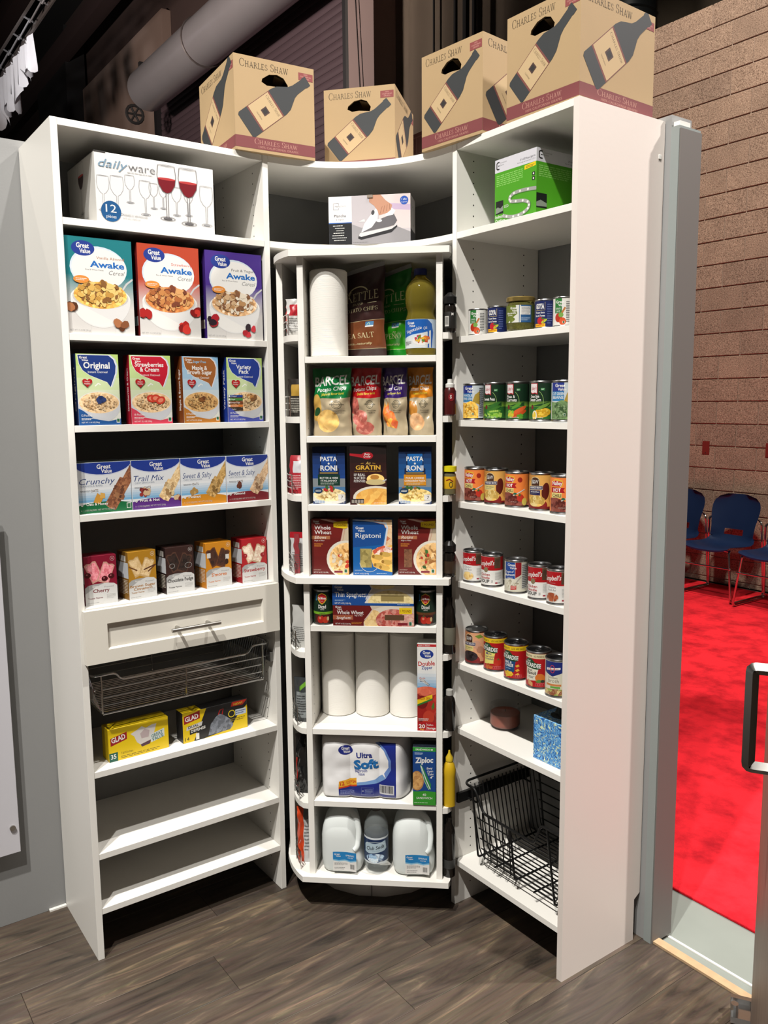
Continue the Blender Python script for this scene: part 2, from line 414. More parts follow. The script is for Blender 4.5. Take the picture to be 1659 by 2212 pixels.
# ---- wood floor of the stand, plank by plank
def wood_mat():
    m, N, L, P = new_mat('grey_brown_plank')
    P.inputs['Roughness'].default_value = .42
    tc = N.new('ShaderNodeTexCoord'); oi = N.new('ShaderNodeObjectInfo')
    comb = N.new('ShaderNodeCombineXYZ'); mu = N.new('ShaderNodeMath'); mu.operation = 'MULTIPLY'; mu.inputs[1].default_value = 37
    L.new(oi.outputs['Random'], mu.inputs[0]); L.new(mu.outputs[0], comb.inputs[2])
    ad = N.new('ShaderNodeVectorMath'); L.new(tc.outputs['Object'], ad.inputs[0]); L.new(comb.outputs[0], ad.inputs[1])
    mp = N.new('ShaderNodeMapping'); mp.inputs['Scale'].default_value = (9, 1.1, 6); L.new(ad.outputs[0], mp.inputs['Vector'])
    n1 = N.new('ShaderNodeTexNoise'); n1.inputs['Scale'].default_value = 1.6; n1.inputs['Detail'].default_value = 9; n1.inputs['Roughness'].default_value = .62; n1.inputs['Distortion'].default_value = 2.2
    L.new(mp.outputs[0], n1.inputs['Vector'])
    mp2 = N.new('ShaderNodeMapping'); mp2.inputs['Scale'].default_value = (120, 4, 30); L.new(ad.outputs[0], mp2.inputs['Vector'])
    n2 = N.new('ShaderNodeTexNoise'); n2.inputs['Scale'].default_value = 1.5; n2.inputs['Detail'].default_value = 3; L.new(mp2.outputs[0], n2.inputs['Vector'])
    r = N.new('ShaderNodeValToRGB'); L.new(n1.outputs['Fac'], r.inputs['Fac'])
    e = r.color_ramp.elements
    e[0].position = .28; e[0].color = (*lin('#26211d'), 1); e[1].position = .72; e[1].color = (*lin('#7c6b57'), 1)
    k = e.new(.42); k.color = (*lin('#443a32'), 1); k = e.new(.58); k.color = (*lin('#54493e'), 1)
    mx = N.new('ShaderNodeMix'); mx.data_type = 'RGBA'; mx.blend_type = 'MULTIPLY'; mx.inputs[0].default_value = .35
    L.new(r.outputs['Color'], mx.inputs[6]); L.new(n2.outputs['Color'], mx.inputs[7])
    m2 = N.new('ShaderNodeMix'); m2.data_type = 'RGBA'; m2.blend_type = 'MULTIPLY'; m2.inputs[0].default_value = 1
    r2 = N.new('ShaderNodeValToRGB'); L.new(oi.outputs['Random'], r2.inputs['Fac']); r2.color_ramp.elements[0].color = (.78, .78, .80, 1); r2.color_ramp.elements[1].color = (1.12, 1.1, 1.05, 1)
    L.new(mx.outputs[2], m2.inputs[6]); L.new(r2.outputs['Color'], m2.inputs[7]); L.new(m2.outputs[2], P.inputs['Base Color'])
    b = N.new('ShaderNodeBump'); b.inputs['Strength'].default_value = .15; b.inputs['Distance'].default_value = .001; L.new(n2.outputs['Fac'], b.inputs['Height']); L.new(b.outputs['Normal'], P.inputs['Normal'])
    return m
WOOD = wood_mat()
fl = struct('floor', boxbm(-.1, 3.6, -3.4, .02, -.06, -.006), M('#1c1917', .8, name='plank_joint'))
pl_w, pl_l = .181, 1.22
pm = mesh_from(boxbm(-pl_w/2+.0005, pl_w/2-.0005, -pl_l/2+.0005, pl_l/2-.0005, -.006, 0, bev=.0008), WOOD)
rnd = random.Random(7)
for i in range(20):
    x = pl_w*(i+.5); off = rnd.uniform(0, pl_l)
    j = 0
    while True:
        y1 = .01+off-j*pl_l; y0 = y1-pl_l; j += 1
        if y1 < -3.3: break
        if y0 > .01: continue
        o = bpy.data.objects.new('plank', pm)
        if y1 > .011:      # first plank of a row is cut at the threshold
            ln = .01-y0
            if ln < .05: continue
            o.data = mesh_from(boxbm(-pl_w/2+.0005, pl_w/2-.0005, -ln/2+.0005, ln/2-.0005, -.006, 0, bev=.0008), WOOD); y1 = .01
        o.location = (x, (y0+y1)/2, 0); link(o, fl)

# ---- stand walls
struct('wall_left', boxbm(-.09, 0, -3.4, .09, 0, 2.462), GREYWALL)
struct('wall_right', boxbm(0, 1.272, 0, .09, 0, 2.452), GREYWALL)
GP = M('#8d9492', .5, name='grey_green_post')
bm = B(); box(bm, 1.274, 1.300, -.004, .094, 0, 2.418)
tp = struct('trim_1', bm, GP)
obj('end_cover', boxbm(1.3002, 1.304, -.002, .094, 0, 2.41), M('#6e6965', .55, name='dark_grey_end'), tp)
obj('cap_bracket', boxbm(1.276, 1.296, .004, .05, 2.418, 2.432), WHITE, tp)
struct('trim_4', boxbm(0, .012, YL-.055, YL-.001, 0, .006), WHITE, label='short white strip on the floor where the left cabinet meets the wall')
# floor edge of the doorway: oak reducer strip, bare hall floor, white tape line
bm = B(); prism(bm, [(1.29, .004), (1.72, -.002), (1.72, .026), (1.292, .034)], .0005, .008)
struct('trim_2', bm, M('#b89b78', .5, name='oak_threshold', var=.2, vscale=40), label='pale oak threshold strip across the doorway')
struct('floor_hall', boxbm(-9, 7, .02, 9, -.08, -.012), M('#8b918a', .35, name='sealed_concrete', var=.12, vscale=6))
struct('trim_3', boxbm(1.303, 1.9, .082, .09, -.012, -.008), M('#f0eee6', .5, name='white_tape'), label='thin white line on the bare floor beyond the threshold')
def carpet_mat():
    m, N, L, P = new_mat('red_carpet'); P.inputs['Roughness'].default_value = 1.0; P.inputs['Specular IOR Level'].default_value = .1
    tc = N.new('ShaderNodeTexCoord'); n1 = N.new('ShaderNodeTexNoise'); n1.inputs['Scale'].default_value = 5; n1.inputs['Detail'].default_value = 8; n1.inputs['Roughness'].default_value = .65
    L.new(tc.outputs['Object'], n1.inputs['Vector']); r = N.new('ShaderNodeValToRGB'); L.new(n1.outputs['Fac'], r.inputs['Fac'])
    r.color_ramp.elements[0].position = .34; r.color_ramp.elements[0].color = (*lin('#a01620'), 1); r.color_ramp.elements[1].position = .56; r.color_ramp.elements[1].color = (*lin('#d9252f'), 1)
    n2 = N.new('ShaderNodeTexNoise'); n2.inputs['Scale'].default_value = 350; L.new(tc.outputs['Object'], n2.inputs['Vector'])
    b = N.new('ShaderNodeBump'); b.inputs['Strength'].default_value = .5; b.inputs['Distance'].default_value = .004; L.new(n2.outputs['Fac'], b.inputs['Height']); L.new(b.outputs['Normal'], P.inputs['Normal'])
    L.new(r.outputs['Color'], P.inputs['Base Color']); return m
tag(obj('red_carpet', boxbm(-8.5, 6.5, .318, 4.76, -.0118, -.002, bev=.002), carpet_mat()), 'bright red carpet covering the hall floor beyond the doorway', 'carpet')

# ---- block wall of the hall, block by block where it shows
def block_mat():
    m, N, L, P = new_mat('split_concrete_block'); P.inputs['Roughness'].default_value = .9
    tc = N.new('ShaderNodeTexCoord'); oi = N.new('ShaderNodeObjectInfo'); ad = N.new('ShaderNodeVectorMath')
    cb = N.new('ShaderNodeCombineXYZ'); mu = N.new('ShaderNodeMath'); mu.operation = 'MULTIPLY'; mu.inputs[1].default_value = 50; L.new(oi.outputs['Random'], mu.inputs[0]); L.new(mu.outputs[0], cb.inputs[1])
    L.new(tc.outputs['Object'], ad.inputs[0]); L.new(cb.outputs[0], ad.inputs[1])
    n1 = N.new('ShaderNodeTexNoise'); n1.inputs['Scale'].default_value = 130; n1.inputs['Detail'].default_value = 3; L.new(ad.outputs[0], n1.inputs['Vector'])
    n3 = N.new('ShaderNodeTexNoise'); n3.inputs['Scale'].default_value = 5; n3.inputs['Detail'].default_value = 4; L.new(ad.outputs[0], n3.inputs['Vector'])
    r = N.new('ShaderNodeValToRGB'); L.new(n1.outputs['Fac'], r.inputs['Fac']); e = r.color_ramp.elements
    e[0].position = .34; e[0].color = (*lin('#5d4b3f'), 1); e[1].position = .72; e[1].color = (*lin('#bba28f'), 1); k = e.new(.44); k.color = (*lin('#8d7666'), 1); k = e.new(.58); k.color = (*lin('#998272'), 1)
    r2 = N.new('ShaderNodeValToRGB'); L.new(oi.outputs['Random'], r2.inputs['Fac']); r2.color_ramp.elements[0].color = (.86, .86, .86, 1); r2.color_ramp.elements[1].color = (1.08, 1.08, 1.06, 1)
    mx = N.new('ShaderNodeMix'); mx.data_type = 'RGBA'; mx.blend_type = 'MULTIPLY'; mx.inputs[0].default_value = 1; L.new(r.outputs['Color'], mx.inputs[6]); L.new(r2.outputs['Color'], mx.inputs[7])
    m3 = N.new('ShaderNodeMix'); m3.data_type = 'RGBA'; m3.blend_type = 'OVERLAY'; m3.inputs[0].default_value = .25; L.new(mx.outputs[2], m3.inputs[6]); L.new(n3.outputs['Fac'], m3.inputs[7])
    L.new(m3.outputs[2], P.inputs['Base Color'])
    b = N.new('ShaderNodeBump'); b.inputs['Strength'].default_value = .6; b.inputs['Distance'].default_value = .004; L.new(n1.outputs['Fac'], b.inputs['Height']); L.new(b.outputs['Normal'], P.inputs['Normal'])
    return m
def far_block_mat():
    m, N, L, P = new_mat('far_block_wall'); P.inputs['Roughness'].default_value = .9
    tc = N.new('ShaderNodeTexCoord'); mp = N.new('ShaderNodeMapping'); mp.inputs['Rotation'].default_value = (pi/2, 0, 0); L.new(tc.outputs['Object'], mp.inputs['Vector'])
    br = N.new('ShaderNodeTexBrick'); br.inputs['Scale'].default_value = 1; br.inputs['Brick Width'].default_value = .4; br.inputs['Row Height'].default_value = .2; br.inputs['Mortar Size'].default_value = .006
    br.inputs['Color1'].default_value = (*lin('#917a6d'), 1); br.inputs['Color2'].default_value = (*lin('#9d8779'), 1); br.inputs['Mortar'].default_value = (*lin('#b9a596'), 1)
    L.new(mp.outputs[0], br.inputs['Vector']); L.new(br.outputs['Color'], P.inputs['Base Color']); return m
BLK = block_mat(); YB = 4.80; CH = .2008; Z0B = .045
wb = struct('wall_back', boxbm(-12, 4, YB+.006, YB+.2, 0, 5.05), [far_block_mat()])
struct_mortar = obj('mortar_bed', boxbm(-3.9, .5, YB+.0035, YB+.0065, 0, 5.05), M('#b59f90', .9, name='mortar', var=.15, vscale=60), wb)
bk = mesh_from(boxbm(-.196, .196, 0, .03, .0048, CH-.0048, bev=.003), BLK)
bkb = mesh_from(boxbm(-.1965, .1965, 0, .03, CH-Z0B-.0+.004, CH-.004, bev=.003), BLK)
for r_ in range(-1, 25):
    z = Z0B+r_*CH
    for c_ in range(11):
        x = -3.75+c_*.4+(.2 if r_ % 2 else 0)+.13
        if x > .35: continue
        o = bpy.data.objects.new('block', bk if r_ >= 0 else bkb); o.location = (x, YB-.007+.002*((c_*7+r_*5) % 3)/3, z); link(o, wb)
for xo in (-1.709, -1.10):
    t = thing('outlet_cover', 'small dark red outlet cover on the block wall, %s' % ('above the middle blue chair' if xo < -1.5 else 'at the right edge of the picture'), 'outlet', (xo, YB-.004, 1.235), group='red outlet covers')
    obj('plate', boxbm(-.036, .036, -.008, 0, -.06, .06, bev=.002), M('#7e2a24', .5, name='dark_red_plate'), t)
    obj('screw', boxbm(-.004, .004, -.0095, -.007, -.05, -.042), STEEL, t)

# ---- the wall far behind: roll-up door, column, curtain, ducts
YF = 6.5
BEIGE = M('#8a7468', .85, name='beige_hall_wall', var=.08, vscale=2)
struct('wall_far', boxbm(-45, 8, YF+.45, YF+.7, 0, 14.5), M('#4a3833', .9, name='dark_hall_wall', var=.1, vscale=1))
struct('wall_far_panel', boxbm(-26.0, -18.9, YF+.2, YF+.44, 0, 11.65), BEIGE)
struct('ceiling', boxbm(-45, 12, -12, 9, 14.5, 14.7), M('#151313', .9, name='black_hall_roof'))
rd = thing('roll_up_door', 'dark purple-grey roll-up door of narrow horizontal slats, closed', 'door', (-14.6, YF, 0))
bm = B()
SL = M('#5b4b50', .45, .3, name='door_slat')
sm = B(); prism(sm, [(0, 0), (-.02, .03), (-.02, .11), (0, .14), (.03, .14), (.03, 0)], 0, 8.75)
for v in sm.verts: v.co = Vector((v.co.z-4.375, v.co.x, v.co.y))
slm = mesh_from(sm, SL)
for i in range(46):
    o = bpy.data.objects.new('slat', slm); o.location = (0, .12, 2.6+i*.145); link(o, rd)
obj('guide_rail', boxbm(-4.55, -4.38, -.02, .2, 0, 9.3), M('#171416', .6, name='black_guide'), rd)
obj('guide_rail', boxbm(4.38, 4.62, -.02, .2, 0, 12), M('#171416', .6, name='black_guide'), rd)
# coil housing of the door
ch = thing('door_coil_housing', 'big grey cylindrical coil housing above the roll-up door', 'door housing', (-14.0, 5.65, 9.03))
bm = B(); lathe(bm, [(0, -3.4), (.47, -3.4), (.47, 3.6), (0, 3.6)], 32)
for v in bm.verts: v.co = Vector((v.co.z, v.co.x, v.co.y))
obj('hood', bm, M('#9a9698', .30, .6, name='galvanised_hood', var=.1, vscale=1.2), ch)
bm = B(); tube(bm, [(-.15, .485*math.cos(a*pi/10), .485*math.sin(a*pi/10)) for a in range(20)], .022, 6, True); obj('band', bm, M('#57514f', .5, .5, name='hood_band'), ch)
obj('end_bracket', boxbm(-3.5, -3.4, -.15, .3, -.3, .62), DARK, ch)
bm = B(); tube(bm, [(-3.45, -.3+.2*math.cos(a*pi/8), -.58+.2*math.sin(a*pi/8)) for a in range(16)], .035, 6, True)
for a in range(3): tube(bm, [(-3.45, -.3-.2*math.cos(a*pi/3), -.58-.2*math.sin(a*pi/3)), (-3.45, -.3+.2*math.cos(a*pi/3), -.58+.2*math.sin(a*pi/3))], .025, 6)
obj('chain_wheel', bm, DARK, ch)
# columns
tag(obj('steel_column', boxbm(-29.2, -25.7, YF-.3, YF+.3, 0, 13.5), M('#100d0d', .7, name='black_steel')), 'wide black steel column left of the beige wall panel', 'column')
tag(obj('steel_column', boxbm(-10.0, -9.72, YF-.1, YF+.4, 0, 13.5), M('#33312f', .6, name='dark_grey_steel')), 'narrow dark grey steel column beside the roll-up door', 'column')
cl = thing('wall_column', 'pinkish plastered column right of the roll-up door with a hanging cable', 'column', (-9.33, YF, 0))
obj('shaft', boxbm(-.36, .38, -.25, .4, 0, 13.5), M('#806d68', .8, name='pink_plaster', var=.06, vscale=1.5), cl)
tag(obj('hanging_cable', tubebm([(-9.45, YF-.31, 13), (-9.43, YF-.31, 9), (-9.25, YF-.31, 6.6), (-9.2, YF-.31, 4)], .012, 6), M('#2a1f1c', .8, name='cable')), 'thin dark cable hanging down the pinkish column', 'cable')
bm = B(); nn = 150; pr = None                      # pleated drape
for i in range(nn+1):
    x = -8.95+i*(9.9/nn); y = YF+.15+.07*math.sin(i*.55)+.05*math.sin(i*.23+1); a = (bm.verts.new((x, y, 0)), bm.verts.new((x, y, 13.5)))
    if pr: bm.faces.new((pr[0], a[0], a[1], pr[1]))
    pr = a
bmesh.ops.solidify(bm, geom=list(bm.faces), thickness=.02)
tag(obj('drape', bm, M('#8b7c6b', .9, name='tan_drape', var=.12, vscale=1.5), angle=60), 'tall tan drape hanging in soft folds behind the cartons', 'curtain')
for i, (x, r, lab) in enumerate([(-7.66, .016, 'thin dark conduit, leftmost of the pipes in front of the tan drape'), (-7.16, .03, 'dark conduit, second of the pipes in front of the tan drape'), (-6.93, .05, 'thickest dark conduit in front of the tan drape'), (-6.75, .035, 'dark conduit, rightmost of the pipes in front of the tan drape')]):
    tag(obj('conduit', tubebm([(x, YF-.05, 0), (x, YF-.05, 13)], r, 8), DARK), lab, 'pipe', 'conduits on the drape')
dk = M('#26292b', .5, .4, name='black_spiral_duct')
for x0, lab in [(-3.72, 'vertical black spiral duct above the block wall, nearest its top right'), (-4.55, 'vertical black spiral duct just left of another one, behind the largest carton')]:
    bm = B(); prof = []
    for i in range(60): prof += [(.29, 4+i*.16), (.305, 4+i*.16+.015), (.29, 4+i*.16+.03)]
    lathe(bm, prof, 24, c=(x0, YF-.45)); tag(obj('spiral_duct', bm, dk), lab, 'duct', 'spiral ducts')
# truss with fabric at the upper left
ts = thing('lighting_truss', 'long dark lighting truss with crossed webs under the hall roof', 'truss', (-17.5, 3, 9.7))
TR = M('#77777a', .4, .6, name='truss_tube')
for y_, z_ in ((-.15, .15), (.15, .15), (0, -.15)):
    obj('chord', tubebm([(-9, y_, z_), (9, y_, z_)], .035, 6), M('#4a4442', .5, .5, name='dark_chord'), ts)
wm = {}
for k in (1, -1):
    wm[k] = mesh_from(tubebm([(-.25, -.15, .15*k), (.25, 0, -.15*k)], .02, 5), TR)
for i in range(36):
    o = bpy.data.objects.new('web', wm[1 if i % 2 else -1]); o.location = (-8.75+i*.5, 0, 0); link(o, ts)
for i, (x0, w_, dz) in enumerate([(-20.3, .62, 1.15), (-19.5, .58, 1.0), (-18.75, .55, 1.2), (-18.02, .5, .8), (-17.35, .45, .75)]):
    bm = B(); pr = None
    for q in range(17):
        t = q/16; x = x0+w_*t; a = (bm.verts.new((x, 2.95+.06*math.sin(q*.85), 9.513-.15*math.sin(pi*t))), bm.verts.new((x+.1, 2.95+.1*math.sin(q*.85+1), 9.45-dz*(.6+.4*math.sin(q*.28+i)**2))))
        if pr: bm.faces.new((pr[0], a[0], a[1], pr[1]))
        pr = a
    bmesh.ops.solidify(bm, geom=list(bm.faces), thickness=.01)
    tag(obj('fabric_swag', bm, M('#d2d2d6', .9, name='white_fabric'), angle=60), 'pale fabric swag hanging from the truss, %s from the left' % ['first', 'second', 'third', 'fourth', 'last'][i], 'fabric', 'fabric swags on the truss')
for i, z_ in enumerate((12.4, 13.2)):
    tag(obj('roof_beam', boxbm(-45, -9, YF-.6-i*1.5, YF-.2-i*1.5, z_, z_+.5), M('#33211f', .7, name='red_brown_beam')), 'dark red-brown roof beam, %s of the two' % ('lower' if i == 0 else 'upper'), 'beam', 'roof beams')

# ---- cabinets
HY = [.0678, .285]        # peg rows behind the front edge
def holes(parent, pts):
    bm = B()
    for p, ax in pts:
        r = .0024; v = []
        for i in range(8):
            a = 2*pi*i/8
            v.append(bm.verts.new(Vector(p)+(Vector((0, r*math.cos(a), r*math.sin(a))) if ax == 'x' else Vector((r*math.cos(a), 0, r*math.sin(a))))))
        bm.faces.new(v)
    o = obj('peg_holes', bm, HOLE, parent, angle=None); o['kind'] = 'stuff'
def zs_holes(): return [2.3963-.032*i for i in range(74)]
def clear(z, shelves): return all(not (s-.026 < z < s+.004) for s in shelves)

cab = thing('shelf_cabinet', 'tall white open shelf cabinet with a drawer and a chrome basket on the left wall', 'cabinet', (0, 0, 0))
zl = [S0, S1, S2, S3, L4, L5, L6, BOT]
pa = obj('side_panel', boxbm(.004, D, YL, YL+T, 0, H, bev=.0006), WHITE, cab)
pb = obj('side_panel', boxbm(.004, D, -C-T, -C, 0, H, bev=.0006), WHITE, cab)
holes(pb, [((D-h, -C-T-.0003, z), 'y') for h in HY for z in zs_holes() if clear(z, zl+[H])])
obj('top_panel', boxbm(.004, D-.001, YL+T, -C-T, H-T, H, bev=.0006), WHITE, cab)
for z in zl: obj('shelf', boxbm(.004, D-.001, YL+T+.0005, -C-T-.0005, z-T, z, bev=.0006), WHITE, cab)
# drawer with framed front and bar handle
bm = B(); x0, x1 = D+.001, D+.021; y0, y1, z0, z1 = -1.402, -.773, .929, 1.088; a0, a1, b0, b1 = -1.338, -.832, .967, 1.045
outer = [(y0, z0), (y1, z0), (y1, z1), (y0, z1)]; inner = [(a0, b0), (a1, b0), (a1, b1), (a0, b1)]; inn2 = [(a0+.004, b0+.004), (a1-.004, b0+.004), (a1-.004, b1-.004), (a0+.004, b1-.004)]
vo = [bm.verts.new((x1, *p)) for p in outer]; vi = [bm.verts.new((x1, *p)) for p in inner]; vr = [bm.verts.new((x1-.009, *p)) for p in inn2]; vb = [bm.verts.new((x0, *p)) for p in outer]
for i in range(4):
    j = (i+1) % 4
    bm.faces.new((vo[i], vo[j], vi[j], vi[i])); bm.faces.new((vi[i], vi[j], vr[j], vr[i])); bm.faces.new((vb[j], vb[i], vo[i], vo[j]))
bm.faces.new(vr); bm.faces.new(vb[::-1])
dr = obj('drawer', bm, M('#e9e4d8', .4, name='cream_drawer_front', bump=.04), cab)
bm = B(); tube(bm, [(x1+.03, -1.155, .998), (x1+.03, -.997, .998)], .0062, 12)
for y in (-1.126, -1.026): tube(bm, [(x1-.009, y, .998), (x1+.03, y, .998)], .005, 10)
obj('handle', bm, BRUSHED, dr)

cab2 = thing('shelf_cabinet', 'tall white open shelf cabinet full of cans on the right wall', 'cabinet', (0, 0, 0))
zr = [S0, S1, S2, S3, R4, R5, R6, BOT]
pa = obj('side_panel', boxbm(C, C+T, -D, -.004, 0, H, bev=.0006), WHITE, cab2)
holes(pa, [((C+T+.0003, -D+h, z), 'x') for h in HY for z in zs_holes() if clear(z, zr+[H])])
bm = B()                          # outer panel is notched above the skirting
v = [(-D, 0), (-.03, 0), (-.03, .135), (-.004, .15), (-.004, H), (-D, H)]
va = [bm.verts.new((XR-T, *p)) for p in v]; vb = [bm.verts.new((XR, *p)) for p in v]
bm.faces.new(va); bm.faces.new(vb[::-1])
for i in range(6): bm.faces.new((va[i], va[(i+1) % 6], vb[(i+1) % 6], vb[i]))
pb = obj('side_panel', bm, M('#e6dcd4', .42, name='melamine_pink_bounce', bump=.05, bscale=90), cab2)  # pinkish light bounced off the carpet is mixed into this panel's white
obj('cover_cap', boxbm(XR, XR+.002, -.03, -.018, 2.335, 2.347, bev=.0009), WHITE, pb)
obj('top_panel', boxbm(C+T, XR-T, -D+.001, -.004, H-T, H, bev=.0006), WHITE, cab2)
for z in zr: obj('shelf', boxbm(C+T+.0005, XR-T-.0005, -D+.001, -.004, z-T, z, bev=.0006), WHITE, cab2)

# curved corner shelves between the two cabinets
arc = [(C-.4064*math.cos(a*pi/2/20), -C+.4064*math.sin(a*pi/2/20)) for a in range(21)]
for z, lab in ((H, 'white corner top board with a concave curved front, carrying cartons'), (S0, 'white curved corner shelf carrying the iron carton')):
    bm = B(); prism(bm, [(.002, -.002), (.002, -C+.0005)]+[(x, max(y, -C+.0005)) if x < .5 else (min(x, C-.0005), y) for x, y in arc]+[(C-.0005, -.002)], z-T, z)
    tag(obj('corner_shelf', bm, WHITE), lab, 'shelf', 'corner shelves')

# ---- revolving tower in the corner
NV = Vector((.7517, -.6595, 0)); TV = Vector((.6595, .7517, 0)); MID = Vector((.6794, -.6112, 0))
TROT = math.atan2(TV.y, TV.x)
def tw(t, d, z=0): p = MID+TV*t-NV*d; return Vector((p.x, p.y, z))
def wt(x, y): q = Vector((x, y, 0))-MID; return (q.dot(TV), -q.dot(NV))
T0, TT = .1307, 2.1283
TS = [1.8145, 1.5725, 1.360, 1.1325, .9745, .632, .386]     # tops; index 3 is the full board
TSIDE = [1.881, 1.6325, 1.389, .885, .631, .375]
tower = thing('revolving_shelf_tower', 'white revolving pantry tower standing in the corner between the cabinets', 'shelf tower', (MID.x, MID.y, 0), TROT)
# tower local frame: x = along the front (t), y = depth (d)
left = [wt(*p) for p in [(.522, -.791), (.497, -.7905), (.482, -.7895), (.465, -.787), (.446, -.784), (.42, -.777), (.395, -.768), (.37, -.758), (.352, -.747), (.31, -.722), (.22, -.66), (.14, -.56), (.10, -.46), (.085, -.38)]]
right = [wt(*p) for p in [(.837, -.4315), (.826, -.414), (.81, -.400), (.79, -.386), (.768, -.372), (.753, -.362), (.738, -.345), (.69, -.25), (.62, -.18), (.53, -.12), (.42, -.09), (.33, -.10), (.22, -.16), (.13, -.26)]]
outline = left+right[::-1]
def board(name, z, parent):
    bm = B(); prism(bm, outline, z-T, z); return obj(name, bm, WHITE, parent)
board('top_board', TT, tower); board('bottom_board', T0, tower); board('middle_board', TS[3], tower)
for a, b in ((T0, TS[3]-T), (TS[3], TT-T)):
    for s in (-1, 1):
        x = .2 if s > 0 else -.219
        sp = obj('side_panel', boxbm(x, x+T, .02, .36, a, b, bev=.0005), WHITE, tower)
        holes(sp, [((.1997 if s > 0 else -.1997, .06, z), 'x') for z in zs_holes() if a+.02 < z < b-.02 and clear(z, TS)])
    obj('rear_panel', boxbm(-.219, .219, .36, .36+T, a, b), WHITE, tower)
    for s in (-1, 1):
        if s < 0: obj('outer_upright', boxbm(-.306, -.287, .128, .345, a, b, bev=.0005), WHITE, tower)
for i, z in enumerate(TS):
    if i != 3: obj('shelf', boxbm(-.1995, .1995, .021, .36, z-T, z, bev=.0005), WHITE, tower)
def arc_side(s):
    if s < 0: return [(-.2195, .022), (-.236, .026), (-.255, .045), (-.272, .075), (-.282, .105), (-.2865, .128)]
    return [(.2195, .022), (.236, .026), (.248, .045), (.245, .075), (.235, .105), (.226, .132)]
rail_tower = []
for z in TSIDE:
    for s in (-1, 1):
        a = arc_side(s); e = (a[-1][0], .34) if s < 0 else (.2215, .148)
        bm = B(); prism(bm, a+([e, (-.2195, .34)] if s < 0 else [e, (.2195, .15)]), z-T, z); obj('side_shelf', bm, WHITE, tower)
for z in TSIDE+[TS[3], T0]:
    a = arc_side(-1)[2:]
    bm = B()
    for k in (.022, .042, .062): tube(bm, [(x+.002, y, z+k) for x, y in a]+[(-.2860, .124, z+k)], .0018, 6)
    for q in (0, 2): tube(bm, [(a[q][0]+.002, a[q][1], z+.0005), (a[q][0]+.002, a[q][1], z+.064)], .0018, 6)
    obj('wire_rail', bm, CHROME, tower)
bm = B(); seg = 18
lathe(bm, [(0, 0), (.265, 0), (.265, T0-T-.001), (0, T0-T-.001)], seg, c=wt(.381, -.381))
bs = obj('turntable_base', bm, WHITE, tower)
c = wt(.381, -.381); obj('seam', boxbm(c[0]-.001, c[0]+.001, c[1]-.2655, c[1]-.25, .003, T0-T-.004), M('#6d6a64', .8, name='seam'), bs)

# ---------------------------------------------------------------- blue stacking chairs along the block wall
def chair_meshes():
    BLUE = M('#27406f', .38, name='blue_plastic')
    prof = [(-.235, .425), (-.24, .44), (-.215, .452), (-.12, .447), (-.02, .438), (.07, .434), (.13, .442), (.168, .468), (.188, .51), (.2, .56), (.21, .61), (.222, .66), (.236, .71), (.25, .76), (.262, .80), (.27, .835), (.274, .86)]
    hw = [.20, .215, .225, .232, .236, .232, .22, .206, .2, .2, .205, .215, .222, .222, .208, .17, .095]
    bm = B(); rows = []; n = 14
    for (y, z), w in zip(prof, hw):
        rows.append([bm.verts.new((w*u, y-.035*(abs(u)**2.2)*(1 if z > .5 else 0), z+(.018*abs(u)**3 if z < .5 else 0)-.01*(1-u*u)*(1 if z < .46 else 0))) for u in [(-1+2*i/n) for i in range(n+1)]])
    for i in range(len(rows)-1):
        for j in range(n):
            if i == 8 and 4 <= j <= 9: continue         # hand slot at the base of the back
            bm.faces.new((rows[i][j], rows[i][j+1], rows[i+1][j+1], rows[i+1][j]))
    bmesh.ops.solidify(bm, geom=list(bm.faces), thickness=.008)
    shell = mesh_from(bm, BLUE, 60)
    sides = []
    for s in (-1, 1):
        pts = [(s*.2, .225, .66), (s*.245, .20, .64), (s*.252, .215, .43), (s*.258, .25, .03), (s*.258, .235, .012), (s*.255, -.19, .012), (s*.25, -.225, .03), (s*.205, -.2, .425), (s*.19, -.17, .433)]
        sides.append(mesh_from(tubebm(fillet(pts, .035), .009, 8), CHROME))
    cross = mesh_from(tubebm([(-.236, -.216, .29), (.236, -.216, .29)], .007, 8), CHROME)
    under = mesh_from(tubebm([(-.19, -.17, .428), (.19, -.17, .428)], .007, 8), CHROME)
    return shell, sides, cross, under
shell, sides, cross, under = chair_meshes()
for x, y, lab in [(-1.80, 4.40, 'blue plastic chair with chrome sled legs, leftmost, half hidden by the grey post'), (-1.25, 4.36, 'blue plastic chair with chrome sled legs, fully seen in the middle of the row'), (-.69, 4.30, 'blue plastic chair with chrome sled legs, rightmost, cut by the picture edge')]:
    t = thing('stacking_chair', lab, 'chair', (x, y, -.002), group='blue chairs along the block wall')
    for nm, me in [('seat_shell', shell), ('leg_frame', sides[0]), ('leg_frame', sides[1]), ('crossbar', cross), ('seat_support', under)]:
        o = bpy.data.objects.new(nm, me); link(o, t)

# ---------------------------------------------------------------- open door at the right edge
def door_wood():
    m, N, L, P = new_mat('brown_laminate'); P.inputs['Roughness'].default_value = .45
    tc = N.new('ShaderNodeTexCoord'); mp = N.new('ShaderNodeMapping'); mp.inputs['Scale'].default_value = (60, 60, 1.2); L.new(tc.outputs['Object'], mp.inputs['Vector'])
    n = N.new('ShaderNodeTexNoise'); n.inputs['Scale'].default_value = 2; n.inputs['Detail'].default_value = 5; L.new(mp.outputs[0], n.inputs['Vector'])
    r = N.new('ShaderNodeValToRGB'); r.color_ramp.elements[0].position = .3; r.color_ramp.elements[0].color = (*lin('#5b4c42'), 1); r.color_ramp.elements[1].position = .7; r.color_ramp.elements[1].color = (*lin('#93806f'), 1)
    L.new(n.outputs['Fac'], r.inputs['Fac']); L.new(r.outputs['Color'], P.inputs['Base Color']); return m
DW = door_wood()
